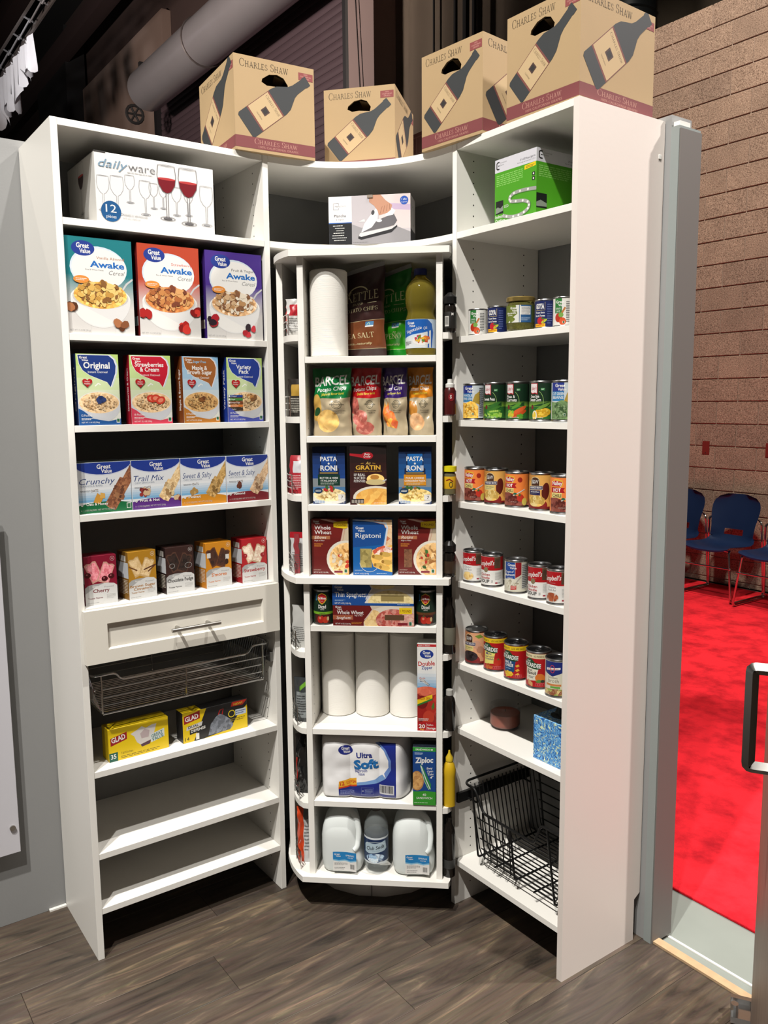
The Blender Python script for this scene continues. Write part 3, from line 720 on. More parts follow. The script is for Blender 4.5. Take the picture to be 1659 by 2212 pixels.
dt = thing('swing_door', 'brown wood-grain door standing open at the right edge, seen edge-on', 'door', (1.669, -.07, 0), math.atan2(-.8507, .5256))
# local x = along the leaf, local y = left normal of it; the seen face is y = 0 towards -y
obj('leaf', boxbm(0, .86, 0, .04, .012, 2.1, bev=.001), DW, dt)
obj('edge_strip', boxbm(-.012, -.0005, .002, .016, .012, .52), M('#b3a594', .5, name='pale_edge_strip'), dt)
bm = B(); pts = fillet([(.5, 0, 1.142), (.5, -.055, 1.142), (.5, -.055, .936), (.5, 0, .936)], .008, 3)
bm.free(); bm = B(); tube(bm, pts, .0125, 4)
obj('pull_handle', bm, M('#6e6c69', .28, 1.0, name='dark_chrome'), dt)
bm = B(); box(bm, -.03, .03, -.05, 0, .012, .03); box(bm, -.045, -.03, -.05, .01, .0, .045); tube(bm, [(0, -.04, .03), (0, -.04, .05)], .01, 10)
obj('floor_pivot', bm, CHROME, dt)

# ---------------------------------------------------------------- white sign panel on stand-offs, left wall
sp = thing('sign_panel', 'blank white acrylic panel on metal stand-offs at the left edge', 'sign', (.03, -1.547, .254))
obj('panel', boxbm(-.004, .004, -1.0, 0, 0, 1.1, bev=.001), M('#d6d4da', .15, name='white_acrylic'), sp)
for y, z in ((-.02, .087), (-.98, .087), (-.02, 1.02), (-.98, 1.02)):
    bm = B(); tube(bm, [(-.0295, y, z), (.010, y, z)], .009, 12); obj('standoff', bm, BRUSHED, sp)

# ---------------------------------------------------------------- chrome pull-out basket in the left cabinet
def wire(parent, pts, r, m, name='wire', seg=6): return obj(name, tubebm(pts, r, seg), m, parent)
cb = thing('wire_basket', 'shallow chrome wire basket below the drawer', 'basket', (.18, -1.085, .76))
ox, oy, oz = .18, -1.085, .76
def cl_(p): return [(x-ox, y-oy, z-oz) for x, y, z in p]
xf, xb_, yl_, yr_ = .335, .03, -1.352, -.818
zt_, zb_ = .880, .760
wire(cb, cl_(fillet([(xb_, -1.384, zt_), (xf-.03, -1.384, zt_), (xf, -1.372, zt_), (xf, -1.308, zt_), (xf, -1.293, .857), (xf, -.873, .857), (xf, -.858, zt_), (xf, -.798, zt_), (xf-.03, -.787, zt_), (xb_, -.787, zt_)], .012)), .0035, CHROME, 'rim', 8)
wire(cb, cl_([(xb_, -1.384, zt_), (xb_, -.787, zt_)]), .0035, CHROME, 'rim', 8)
for y in (yl_, -1.088, yr_):
    ztop = .88 if y != -1.088 else .857
    wire(cb, cl_(fillet([(xf, y, ztop), (xf, y, zb_), (xb_, y, zb_), (xb_, y, .88)], .01)), .003, CHROME)
for z in (.785, .81, .835):
    wire(cb, cl_([(xf-.002, yl_+.004, z), (xf-.002, yr_-.004, z)]), .0018, CHROME)
    wire(cb, cl_([(xb_, yl_, z), (xb_, yr_, z)]), .0018, CHROME)
wire(cb, cl_([(xf, yl_, zb_), (xf, yr_, zb_)]), .003, CHROME)
for i in range(19):
    x = xb_+(xf-xb_)*(i+.5)/19.5; s_ = .0018
    wire(cb, cl_(fillet([(x, -1.384, zt_-.002), (x, yl_-.004, zb_+.01), (x, yl_+.006, zb_+.002), (x, yr_-.006, zb_+.002), (x, yr_+.004, zb_+.01), (x, -.787, zt_-.002)], .008, 3)), s_, CHROME, seg=5)
for s in (-1, 1):
    y = -1.391 if s < 0 else -.7815
    obj('slide_rail', boxbm(.02-ox, .34-ox, y-oy-(.0 if s < 0 else .012), y-oy+(.012 if s < 0 else .0), .815-oz, .847-oz, bev=.001), M('#8c8c8a', .35, .9, name='zinc_slide'), cb)
    yy = y+(.006 if s < 0 else -.006)
    for x in (.06, .31): wire(cb, cl_([(x, yl_-.012 if s < 0 else yr_+.012, .83), (x, yy, .83)]), .003, CHROME, 'hook')

# ---------------------------------------------------------------- black wire basket in the right cabinet
bb = thing('wire_basket', 'deep black wire basket with a scooped front in the bottom of the can cabinet', 'basket', (1.008, -.18, .205))
ox, oy, oz = 1.008, -.18, .205
yf, yb2 = -.335, -.03
BW = BLACKWIRE
wire(bb, cl_(fillet([(.795, yb2, .432), (.795, yf+.02, .432), (.812, yf, .432), (.853, yf, .432), (.897, yf, .364), (1.118, yf, .362), (1.145, yf, .43), (1.205, yf, .43), (1.222, yf+.02, .432), (1.222, yb2, .432), (.795, yb2, .432)], .014)), .0042, BW, 'rim', 8)
XB0, XB1 = .872, 1.205
def xside(z, s):     # basket sides lean outwards
    k = (z-.205)/(.43-.205); return (XB0-(XB0-.822)*k) if s < 0 else (XB1+.012*k)
for x, xt, zt2 in ((XB0, .842, .43), (1.04, 1.016, .362), (XB1, 1.169, .43)):
    wire(bb, cl_(fillet([(xt, yf, zt2), (x, yf, .205), (x, yb2, .205), (xt, yb2, .43)], .01)), .0036, BW)
for z in (.24, .272, .304, .336):
    a = xside(z, -1); b = xside(z, 1)
    wire(bb, cl_([(a+.022, yf+.002, z), (1.03, yf+.002, z)]), .0022, BW)
    wire(bb, cl_([(a, yb2-.002, z), (b, yb2-.002, z)]), .0022, BW)
for z in (.368, .4): wire(bb, cl_([(xside(z, -1), yb2-.002, z), (xside(z, 1), yb2-.002, z)]), .0022, BW)
for i in range(17):
    y = yf+(yb2-yf)*(i+.6)/17.2
    wire(bb, cl_(fillet([(.822, y, .43), (XB0-.004, y, .225), (XB0+.01, y, .208), (XB1-.01, y, .208), (XB1+.002, y, .225), (1.217, y, .43)], .012, 3)), .0022, BW, seg=5)
for i in range(5):
    x = XB0+.03*(i+1)
    wire(bb, cl_([(x, yf+.001, .21), (x-.012, yf+.001, .363)]), .0022, BW, seg=5)
for x in (.95, 1.12): wire(bb, cl_([(x, yf, .205), (x, yb2, .205)]), .003, BW)
for s in (-1, 1):
    x = C+T+.0005 if s < 0 else XR-T-.0125
    obj('slide_rail', boxbm(x-ox, x+.012-ox, -.352-oy, -.02-oy, .362-oz, .395-oz, bev=.001), BW, bb)
    x2 = x+.012 if s < 0 else x
    for y in (-.31, -.06): wire(bb, cl_([(x2-(.002 if s < 0 else -.002), y, .37), (xside(.37, s), y, .37)]), .0032, BW, 'hook')

# ---------------------------------------------------------------- packages: builders
WH, BK = M('#f3f1ec', .45), M('#191817', .45)
GVB, GREY, LGREY, RED, YEL = M('#1f3a93', .42), M('#6d6d6d', .5), M('#b9b8b6', .5), M('#b5161d', .42), M('#f6d21a', .42)
R90 = pi/2
def onL(y0, y1, z, s=.012): return dict(loc=(D-s, (y0+y1)/2, z+.0003), rotz=R90, W=y1-y0)
def onR(x0, x1, z, s=.03): return dict(loc=((x0+x1)/2, -D+s, z+.0003), rotz=0, W=x1-x0)
def onT(t0, t1, d, z): p = tw((t0+t1)/2, d, z+.0003); return dict(loc=p, rotz=TROT, W=t1-t0)
def carton(name, label, cat, pl, Dp, Hh, front, side=None, top=None, fa=None, la=None, ra=None, ta=None, group=None, turn=0, body='carton', bev=.0007):
    W = pl['W']; t = thing(name, label, cat, pl['loc'], pl['rotz']+math.radians(turn), group)
    bm = B(); fs = box(bm, -W/2, W/2, 0, Dp, 0, Hh)
    fs[2].material_index = 1; fs[1].material_index = 2
    bmesh.ops.bevel(bm, geom=list(bm.edges), offset=bev, segments=1, affect='EDGES')
    obj(body, bm, [side or front, front, top or side or front], t)
    for fn, w_, h_, nm, sf in ((fa, W, Hh, 'printed_front', lambda u, v, o: (-W/2+u*W, -o, v*Hh)), (la, Dp, Hh, 'printed_side', lambda u, v, o: (-W/2-o, Dp*(1-u), v*Hh)),
                               (ra, Dp, Hh, 'printed_side', lambda u, v, o: (W/2+o, Dp*u, v*Hh)), (ta, W, Dp, 'printed_top', lambda u, v, o: (-W/2+u*W, Dp*v, Hh+o))):
        if fn:
            a = Art(w_, h_); fn(a); a.build(nm, t, sf, step=.000012)
    return t
def can(name, label, cat, loc, r, h, base, fa, rotz=0, lid=STEELD, tab=False, group=None, span=4.0, lab0=.007, lab1=.007, rim=STEEL):
    t = thing(name, label, cat, (loc[0], loc[1], loc[2]+.0003), rotz, group)
    bm = B(); lathe(bm, [(0, .003), (r-.004, .003), (r-.003, 0), (r, .0005), (r+.0009, .002), (r, .0045), (r-.0006, .006), (r-.0006, h-.006), (r, h-.0045), (r+.0009, h-.002), (r, h-.0002), (r-.002, h), (r-.003, h-.0035)], 36)
    obj('tin_body', bm, rim, t)
    bm = B(); lathe(bm, [(r-.003, h-.0035), (r-.006, h-.0045), (r-.012, h-.0035), (r-.013, h-.004), (0, h-.004)], 36); ld = obj('lid', bm, lid, t)
    if tab:
        bm = B(); tube(bm, [(.008*math.cos(a*pi/6), -.006+.011*math.sin(a*pi/6), h-.0028) for a in range(12)], .0011, 6, True); obj('pull_tab', bm, STEEL, ld)
    bm = B(); lathe(bm, [(r-.0004, lab0), (r+.0001, lab0+.0003), (r+.0001, h-lab1-.0003), (r-.0004, h-lab1)], 48); lb = obj('label', bm, base, t)
    rr = r+.0001; hh = h-lab0-lab1; a = Art(span*rr, hh); fa(a)
    a.build('printed_label', lb, lambda u, v, o: ((rr+o)*math.sin((u-.5)*span), -(rr+o)*math.cos((u-.5)*span), lab0+v*hh), nu=26, base=.0002, step=.000014)
    return t
def bag(name, label, cat, loc, rotz, W, Hh, bulge, base, fa, seed=1, group=None, back=None, lean=0, wr=.004, crimp=None, twist=0, slant=0):
    t = thing(name, label, cat, (loc[0], loc[1], loc[2]+.0003), rotz, group)
    def S(u, v, o, s=-1):
        vv = .10+.90*v; e = max(0, min(1, 4*u*(1-u))); b = bulge*(e**.55)*(max(0, math.sin(pi*min(.985, vv)))**.55)
        w_ = W*(1-.07*math.sin(pi*min(1, max(0, v)))); x = (u-.5)*w_
        q = Vector((u*3.1+seed*7.3, v*4.2, s*2.0+seed)); n_ = noise.noise(q)+.5*noise.noise(q*2.3)
        edge = min(1, 8*v*(1-v)+.15)*min(1, 10*u*(1-u)+.1); fold = (abs(noise.noise(Vector((u*2.2+v*2.6+seed, v*3-u, seed*1.7))))*2-.5)
        y = s*(max(.0009, b+wr*(n_+fold)*edge)+o)
        y += lean*v*v+twist*(u-.5)*v
        x += .006*noise.noise(Vector((v*5, seed, 0)))*(1 if 0 < v < 1 else .5)
        return Vector((x, y, v*Hh*(1+slant*(u-.5))))
    nu, nv = (26, 40) if Hh*W > .012 else (12, 22); bm = B(); g = {}
    for s in (-1, 1):
        for i in range(nu+1):
            for j in range(nv+1):
                g[s, i, j] = bm.verts.new(S(i/nu, j/nv, 0, s))
        for i in range(nu):
            for j in range(nv):
                for tri in ((g[s, i, j], g[s, i+1, j], g[s, i+1, j+1]), (g[s, i, j], g[s, i+1, j+1], g[s, i, j+1])): bm.faces.new(tri).material_index = 0 if s < 0 else 1
    for i in range(nu): bm.faces.new((g[-1, i, 0], g[1, i, 0], g[1, i+1, 0], g[-1, i+1, 0])).material_index = 1
    bmesh.ops.remove_doubles(bm, verts=list(bm.verts), dist=.0006)
    obj('bag', bm, [base, back or base], t, angle=40)
    a = Art(W, Hh); fa(a); a.build('printed_front', t, faceted(S, nu, nv), nu=nu, nv=nv, base=.0005, step=.00002)
    if crimp:
        bm = B(); ps = [S(i/10, 1, 0) for i in range(11)]
        for p, q in zip(ps, ps[1:]):
            vs_ = [bm.verts.new((x_, y_, z_)) for x_, y_, z_ in ((p.x, p.y-.001, p.z-.001), (q.x, q.y-.001, q.z-.001), (q.x, q.y-.005, q.z+.011), (p.x, p.y-.005, p.z+.011))]; bm.faces.new(vs_)
        bmesh.ops.remove_doubles(bm, verts=list(bm.verts), dist=.0001); bmesh.ops.solidify(bm, geom=list(bm.faces), thickness=.0008); obj('crimped_seal', bm, crimp, t)
    return t
# small recurring marks
def gv(a, x, y, h, m, rot=0):
    a.text('Great', x, y, h, m, 'l', .02); a.text('Value', x+h*a.H/a.W*1.0, y-h*1.12, h*.86, m, 'l', .02)
def gvoval(a, cx, cy, rx, ry, m=GVB):
    a.ell(cx, cy, rx, ry, m); a.text('Great', cx-.02*rx, cy+ry*.05, ry*.62, WH, 'c', .025, w=rx*1.1); a.text('Value', cx+rx*.16, cy-ry*.62, ry*.55, WH, 'c', .025, w=rx*.95)
def heart(a, cx, cy, s, m):
    """s = half width as a fraction of W"""
    k = a.W/a.H; pts = []
    for i in range(32):
        t = 2*pi*i/32; pts.append((cx+s*(16*math.sin(t)**3)/17, cy+s*k*(13*math.cos(t)-5*math.cos(2*t)-2*math.cos(3*t)-math.cos(4*t))/17))
    a.poly(pts, m)
def goodmark(a, x, y, s):
    a.rect(x, y, x+s, y+s*a.W/a.H*1.25, WH); a.rect(x+s*.12, y+s*.12, x+s*.88, y+s*a.W/a.H*1.12, M('#2c6b46', .5))

# ---------------------------------------------------------------- wine cartons on the cabinet tops
KRAFT = M('#ab9069', .8, name='kraft_board', bump=.05, bscale=300, var=.05, vscale=8); KDARK = M('#6e5837', .85, name='kraft_inside'); MAROON = M('#7e3a3c', .75)
INKB, INKR, KLAB = M('#2e3133', .7), M('#5a4930', .75), M('#c9ad82', .8)
def wine_face(a, hole=True):
    W, Hh = a.W, a.H
    a.rect(0, .035, 1, .158, MAROON)
    a.serif('CHARLES SHAW', .5, .088, .058, M('#c08c7c', .75), .54); a.text('100% CALIFORNIA GRAPES', .53, .05, .022, M('#b88475', .75), 'c', w=.5)
    a.serif('CHARLES SHAW', .37, .882, .078, INKR, .60)
    a.rect(.8, .855, .985, .935, M('#8d3f3d', .75))
    for i, (t, w_) in enumerate((('100%', .05), ('CALIFORNIA', .14), ('GRAPES', .09))): a.text(t, .893, .912-i*.022, .014, M('#c9968a', .75), 'c', w=w_)
    # bottle lying on the diagonal: outline in bottle coordinates (along, across)
    ang = math.radians(38); c, s = math.cos(ang), math.sin(ang); o = Vector((.125, .262)); L_ = .985
    def Q(p): return (o.x+(p[0]*c-p[1]*s)*L_, (o.y+(p[0]*s+p[1]*c)*L_*W/Hh))
    out = [(0, -.14), (.025, -.16), (.54, -.16), (.62, -.145), (.69, -.105), (.75, -.07), (.81, -.056), (.95, -.052), (.965, -.06), (1.02, -.058), (1.02, .058), (.965, .06), (.95, .052), (.81, .056), (.75, .07), (.69, .105), (.62, .145), (.54, .16), (.025, .16), (0, .14)]
    a.poly([Q(p) for p in out], INKB)
    a.poly([Q(p) for p in [(.145, -.159), (.50, -.159), (.50, .159), (.145, .159)]], M('#7a4038', .75))
    a.poly([Q(p) for p in [(.165, -.153), (.48, -.153), (.48, .153), (.165, .153)]], KLAB)
    a.poly([Q(p) for p in [(.275, -.042), (.36, -.042), (.36, .042), (.275, .042)]], M('#4a2f28', .75)); a.poly([Q(p) for p in [(.29, -.027), (.345, -.027), (.345, .027), (.29, .027)]], M('#221d1b', .75))
    x, y = Q((.425, 0)); a.serif('CHARLES SHAW', x, y, .038, INKR, .26, rot=-52)
    x, y = Q((.215, 0)); a.text('CALIFORNIA', x, y, .014, INKR, 'c', w=.1, rot=-52)
HOLEP = [(.335, .755), (.345, .79), (.43, .845), (.53, .86), (.61, .835), (.665, .765), (.65, .715), (.50, .73), (.40, .725)]
def wine_carton(p0, p1, z, label, W=None):
    p0, p1 = Vector(p0), Vector(p1); mid = (p0+p1)/2; d = p1-p0; W = W or d.length; rz = math.atan2(d.y, d.x); Dp, Hh = .315, .275
    t = thing('wine_carton', label, 'carton', (mid.x, mid.y, z+.0005), rz, 'wine cartons on the cabinet tops')
    bm = B(); hp = [Vector((-W/2+u*W, 0, v*Hh)) for u, v in HOLEP]; n = len(hp)
    # front panel: ring of faces around the hand hole
    cor = [Vector((-W/2, 0, 0)), Vector((W/2, 0, 0)), Vector((W/2, 0, Hh)), Vector((-W/2, 0, Hh))]
    ov = [bm.verts.new(p) for p in cor]; hv = [bm.verts.new(p) for p in hp]
    es = [bm.edges.new((ov[i], ov[(i+1) % 4])) for i in range(4)]+[bm.edges.new((hv[i], hv[(i+1) % n])) for i in range(n)]
    bmesh.ops.triangle_fill(bm, use_beauty=True, edges=es)
    hi = [bm.verts.new((v.co.x, .006, v.co.z)) for v in hv]
    for i in range(n): bm.faces.new((hv[i], hv[(i+1) % n], hi[(i+1) % n], hi[i])).material_index = 1
    bk_ = [bm.verts.new((c_.x, Dp, c_.z)) for c_ in cor]
    for i in range(4): bm.faces.new((ov[i], ov[(i+1) % 4], bk_[(i+1) % 4], bk_[i]))
    bm.faces.new(bk_)
    obj('box', bm, [KRAFT, KDARK], t, angle=None)
    obj('divider', boxbm(-W/2+.004, W/2-.004, .05, .054, .004, Hh-.02), KDARK, t)
    obj('top_flap', boxbm(-W/2+.01, W/2-.01, .02, Dp-.02, Hh, Hh+.006), KRAFT, t)
    obj('bottom_flap', boxbm(-W/2+.004, W/2-.004, -.003, .12, -.0004, .004), KRAFT, t)
    bm = B(); u0, v0 = HOLEP[2]; u1, v1 = HOLEP[5]
    f = [(-W/2+u*W, .004+k, vv*Hh) for u, vv, k in ((.50, .85, 0), (.63, .82, 0), (.62, .76, .03), (.52, .79, .03))]; bm.faces.new([bm.verts.new(p) for p in f]); bmesh.ops.solidify(bm, geom=list(bm.faces), thickness=.003)
    obj('hand_flap', bm, KDARK, t)
    for nm, w_, sf in (('printed_front', W, lambda u, v, o: (-W/2+u*W, -o, v*Hh)), ('printed_side', Dp, lambda u, v, o: (-W/2-o, Dp*(1-u), v*Hh)), ('printed_side', Dp, lambda u, v, o: (W/2+o, Dp*u, v*Hh))):
        a = Art(w_, Hh); wine_face(a); a.build(nm, t, sf, base=.0003, step=.000015)
    return t
wine_carton((.361, -.872), (.385, -.607), H, 'wine carton with hand hole on the left cabinet, leftmost of the four')
wine_carton((.250, -.486), (.434, -.326), H, 'wine carton with hand hole at the back of the corner top, lowest of the four')
wine_carton((.648, -.382), (.893, -.355), H, 'wine carton with hand hole, its right side hidden by the rightmost carton')
wine_carton((.984, -.348), (1.237, -.338), H, 'wine carton with hand hole on the can cabinet, rightmost and largest in view')

# ---------------------------------------------------------------- left cabinet, top shelf: wine glass box
def glass_print(a, cx, y, s, wine=None, tone=LGREY, lw=.0011):
    k = a.W/a.H
    def P(u, v): return (cx+u*s, y+v*s*k)
    L_ = [P(-.22, 1.35), P(-.25, 1.1), P(-.22, .88), P(-.12, .72), P(-.03, .66), P(-.025, .1), P(-.05, .06)]
    Rr = [(2*cx-x, v) for x, v in L_]
    if wine:
        a.poly([P(-.245, 1.02), P(-.22, .88), P(-.12, .72), P(0, .67), P(.12, .72), P(.22, .88), P(.245, 1.02)], wine); a.ell(cx, y+1.02*s*k, .245*s, .03*s*k, M('#c23a3a', .4))
    a.line(L_, lw, tone); a.line(Rr, lw, tone); a.ring(cx, y+.04*s*k, .2*s, .05*s*k, lw, tone); a.ell(cx, y+.04*s*k, .12*s, .025*s*k, tone); a.ring(cx, y+1.35*s*k, .22*s, .02*s*k, lw*.7, tone)
def f_daily(a):
    for cx, y, s in ((.06, .16, .2), (.17, .13, .22), (.275, .32, .16), (.40, .17, .2), (.47, .28, .15), (.665, .22, .17), (.77, .24, .16), (.93, .12, .24), (.55, .3, .14)): glass_print(a, cx, y, s, None, M('#a9a9ab', .4))
    glass_print(a, .585, .14, .32, M('#7d1220', .35), M('#6d6a6c', .4), .0014); glass_print(a, .77, .10, .335, M('#7d1220', .35), M('#6d6a6c', .4), .0014)
    a.text('daily', .03, .79, .115, M('#7d9db4', .45), 'l', .0, .28, w=.235); a.text('ware', .27, .79, .115, M('#77777a', .45), 'l', -.012, w=.22); a.smalltext(.26, .755, .49, .77, 1, LGREY, 3)
    a.ell(.115, .17, .08, .08*a.W/a.H, M('#17588f', .4)); a.text('12', .115, .155, .11, WH, 'c', .0, w=.085); a.text('pièces', .115, .075, .045, WH, 'c', w=.08)
    a.text('VERRES À VIN ROUGE', .21, .13, .028, LGREY, 'l', w=.2); a.text('310 mL | 10.5 oz', .21, .085, .024, LGREY, 'l', w=.14)
def s_daily(a):
    a.text('dailyware', .5, .72, .07, M('#c9c9c7', .5), 'c', -.01, w=.5); glass_print(a, .5, .2, .42, M('#4a3a3c', .5), M('#8b8a88', .5), .001); a.smalltext(.3, .08, .7, .14, 2, LGREY, 4)
t = carton('wine_glass_box', 'white box of wine glasses printed with two glasses of red wine', 'box', onL(-1.296, -.942, S0), .258, .19, M('#efeeec', .4), M('#dcdad5', .45), fa=f_daily, la=s_daily)
obj('tape', boxbm(-.177, -.145, -.001, .258, .1885, .1915), M('#4c4a48', .3), t)

# cereal shelf
def cereal(bg, edge, flav, flavcol, flakes, fruit, net, fruitpos):
    def f(a):
        a.rect(0, .5, 1, 1, M(bg, .36)); a.grad(0, .26, 1, .62, '#dedbd7', bg, 22); a.rect(0, 0, 1, .265, M('#dcd9d5', .45))
        a.line([(.33, .0), (.33, .28)], .0006, LGREY); a.line([(.7, .0), (.7, .28)], .0006, LGREY)
        a.ell(.49, .69, .425, .225, M(edge, .42)); a.ell(.50, .685, .41, .21, WH)
        gvoval(a, .27, .885, .17, .078)
        a.text(flav, .88, .785, .028, M(flavcol, .45), 'r', .0, w=min(.42, .026*len(flav)+.08)); a.text('Awake', .88, .70, .062, M('#1f6fc0', .42), 'r', .03, w=.52)
        a.text('Rice & Wheat Flakes', .56, .665, .014, GREY, 'r', w=.27); a.text('Cereal', .88, .63, .045, M('#55585c', .45), 'r', -.01, .3, w=.24)
        a.line([(.80, .44), (.90, .545), (1.0, .60)], .005, M('#d0d0d0', .25))
        a.ell(.5, .38, .45, .14, WH); a.ell(.5, .38, .45, .31, M('#e9e8e6', .4), 180, 360); a.ell(.5, .375, .45, .29, WH, 185, 300); a.ell(.5, .39, .42, .12, M('#cfccc6', .4)); a.ell(.5, .41, .40, .14, food(flakes, 110))
        a.blobs(.5, .435, .34, .11, 120, .0095, [M(c, .5) for c in flakes], 5, .6)
        a.ell(.22, .565, .115, .04, M('#e8923c', .45)); a.smalltext(.14, .55, .3, .58, 2, WH, 2)
        for x, y, r in fruitpos: a.blobs(x, y, r, r*.5, 4, .0125, [M(c, .4) for c in fruit], int(x*99), .8)
        a.text(net, .02, .03, .016, GREY, 'l', w=.3)
    return f
for y0, y1, bg, side, flav, fc, flk, frt, net, fp, lab in [
    (-1.390, -1.203, '#1f7f86', '#17646b', 'Vanilla Almond', '#b06a3a', ['#8a5a22', '#c9963f', '#e2b65c', '#f0cf7c'], ['#8a5230', '#b4744a', '#5a3018'], 'NET WT 12.4 OZ (351g)', [(.04, .27, .05), (.78, .1, .1)], 'teal cereal box with a bowl of golden almond flakes'),
    (-1.187, -.9985, '#c0482e', '#7a1c1c', 'Strawberry', '#d8452f', ['#7a3818', '#b0642e', '#cd8746', '#e0a566'], ['#b41f1c', '#d8382e', '#8d1414'], 'NET WT 11.2 OZ (317g)', [(.12, .24, .1), (.92, .3, .06), (.72, .1, .12)], 'orange-red cereal box with strawberries around the bowl'),
    (-.9785, -.7885, '#4a2f8c', '#3a1f74', 'Fruit & Yogurt', '#4a4a4a', ['#8a5c3a', '#bb8d5c', '#d8b48a', '#efe2cc'], ['#b41f2c', '#2a1a26', '#d3323e'], 'NET WT 12.5 OZ (354g)', [(.1, .22, .08), (.74, .1, .13)], 'purple cereal box with dark berries around the bowl')]:
    carton('cereal_box', lab, 'cereal box', onL(y0, y1, S1), .062, .264, M('#efedea', .42), M(side, .45), fa=cereal(bg, '#d7e4ef', flav, fc, flk, frt, net, fp), la=lambda a: a.smalltext(.25, .3, .75, .5, 8, M('#3b5aa8', .5), 3).rect(.2, .12, .8, .22, WH), group='cereal boxes')

# instant oatmeal shelf
def oatmeal(col, dk, sky, lines, top_text, garnish, net, bowlcol, small, sash):
    C_, Dk = M(col, .42), M(dk, .42)
    def f(a):
        a.grad(0, 0, 1, 1, '#e9e9df', sky, 6)
        drop = [(.03, .99), (.06, .86), (.14, .77), (.3, .70), (.55, .64), (.72, .60), (.80, .53), (.86, .62), (.93, .73), (.95, .84), (.9, .93), (.78, .99)]
        a.poly([(x+.03, y+.004) for x, y in drop], M('#c9d3e6', .42)); a.poly(drop, WH); a.poly([(.5+(x-.5)*.97, .78+(y-.78)*.965) for x, y in drop], C_)
        gv(a, .08, .935, .032, WH)
        for i, (t, y, h, w_) in enumerate(lines): a.text(t, .48, y, h, WH, 'c', .02, w=w_)
        a.text('Instant Oatmeal', .5, lines[-1][1]-.065, .03, WH, 'c', .0, w=.46)
        if top_text: a.text(top_text, .48, .905, .035, M('#8fd0f0', .42), 'c', .01, w=.36)
        a.line([(.42, .55), (.5, .59), (.55, .57)], .003, M('#f5f5ee', .5))
        a.ell(.5, .30, .52, .175, M('#e4e2dc', .4)); a.ell(.5, .30, .52, .27, M('#d4d6da', .4), 180, 360); a.ell(.5, .315, .475, .15, food(bowlcol, 170)); a.blobs(.5, .32, .42, .115, 110, .0030, [M(c, .6) for c in bowlcol], 3)
        garnish(a)
        a.poly([(0, 0), (1, 0), (1, .09), (.7, .05), (.35, .09), (.12, .2), (0, .24)], M(sash, .42))
        heart(a, .24, .60, .125, RED); a.text('Heart', .24, .605, .02, WH, 'c', w=.12); a.text('Healthy', .24, .575, .02, WH, 'c', w=.14)
        a.text(small, .06, .125, .028, WH, 'l', w=.25); a.smalltext(.06, .07, .34, .105, 2, WH, 2); a.text(net, .06, .03, .02, WH, 'l', w=.42); goodmark(a, .89, .03, .085)
    def s(a): a.rect(0, 0, 1, 1, Dk); a.text(lines[0][0] if len(lines) == 1 else lines[0][0]+' '+lines[1][0], .62, .5, .085, WH, 'c', .01, w=None, rot=90) if False else a.text((lines[0][0] if len(lines) == 1 else lines[0][0]+' '+lines[1][0]), .68, .5, .14*a.W/a.H*1.6, WH, 'c', .01, w=(.62*a.H/a.W), rot=90)
    return f, s
OAT = ['#a07a52', '#c9a87c', '#dcc199', '#b8905f']
def g_blue(a): a.blobs(.55, .36, .12, .03, 8, .0075, [M('#1d2c58', .4), M('#2b3d70', .4)], 3, 1)
def g_str(a):
    for x, y, r in ((.5, .37, -15), (.6, .375, 0), (.72, .345, 25)): a.ell(x, y, .12, .055, M('#d0402c', .4), rot=r); a.ell(x, y, .07, .03, M('#ee8a6c', .4), rot=r)
def g_map(a): a.blobs(.5, .36, .1, .035, 12, .006, [M('#6a3c1c', .45), M('#8a5224', .45)], 4)
def g_var(a):
    for i, (c, t) in enumerate((('#1c3f8c', 'Original'), ('#3f8a3a', 'Maple'), ('#7a3c18', 'Brown Sugar'), ('#d6762c', 'Cinnamon'), ('#3a2a22', 'Apples'))): a.rect(.02, .385-i*.05, .42, .42-i*.05, M(c, .42)); a.ell(.05, .402-i*.05, .025, .016, WH); a.text(t, .1, .392-i*.05, .02, WH, 'l')
    a.blobs(.66, .37, .12, .05, 8, .008, [M('#c98a4a', .5), M('#e8c890', .5), M('#8a5a30', .5)], 3)
for y0, y1, col, dk, sky, ln, tt_, g, net, small, sash, turn, lab in [
    (-1.376, -1.257, '#16367f', '#15336f', '#b9d67a', [('Original', .80, .085, .62)], None, g_blue, 'NET WT 11.8 OZ (336g)', '12 Packets', '#1d5596', 0, 'blue oatmeal box with blueberries on the bowl'),
    (-1.225, -1.101, '#c4122e', '#a80f27', '#b9d67a', [('Strawberries', .835, .062, .70), ('& Cream', .765, .062, .47)], None, g_str, 'NET WT 12.3 OZ (350g)', '10 Packets', '#d8435a', 0, 'red oatmeal box with sliced strawberries on the bowl'),
    (-1.066, -.945, '#a5622c', '#7c3f16', '#8fc0e4', [('Maple &', .80, .062, .42), ('Brown Sugar', .735, .062, .68)], 'Sugar Free', g_map, 'NET WT 8 OZ (226g)', '8 Packets', '#c07a2c', 4, 'brown oatmeal box with a spoon of brown sugar on the bowl'),
    (-.919, -.796, '#1d3c9a', '#1a3792', '#b9d67a', [('Variety', .825, .062, .42), ('Pack', .755, .062, .28)], None, g_var, 'NET WT 13.7 OZ (390g)', '10 Packets', '#4a56b0', 0, 'blue oatmeal box with a column of coloured flavour bars')]:
    f, s = oatmeal(col, dk, sky, ln, tt_, g, net, OAT if g is not g_map else ['#8a6030', '#b88a52', '#caa46c', '#a27a44'], small, sash)
    carton('oatmeal_box', lab, 'oatmeal box', onL(y0, y1, S2), .05, .2, M('#e9e7e2', .42), M(dk, .45), M('#d8d8d8', .45), fa=f, la=s, turn=turn, group='oatmeal boxes')

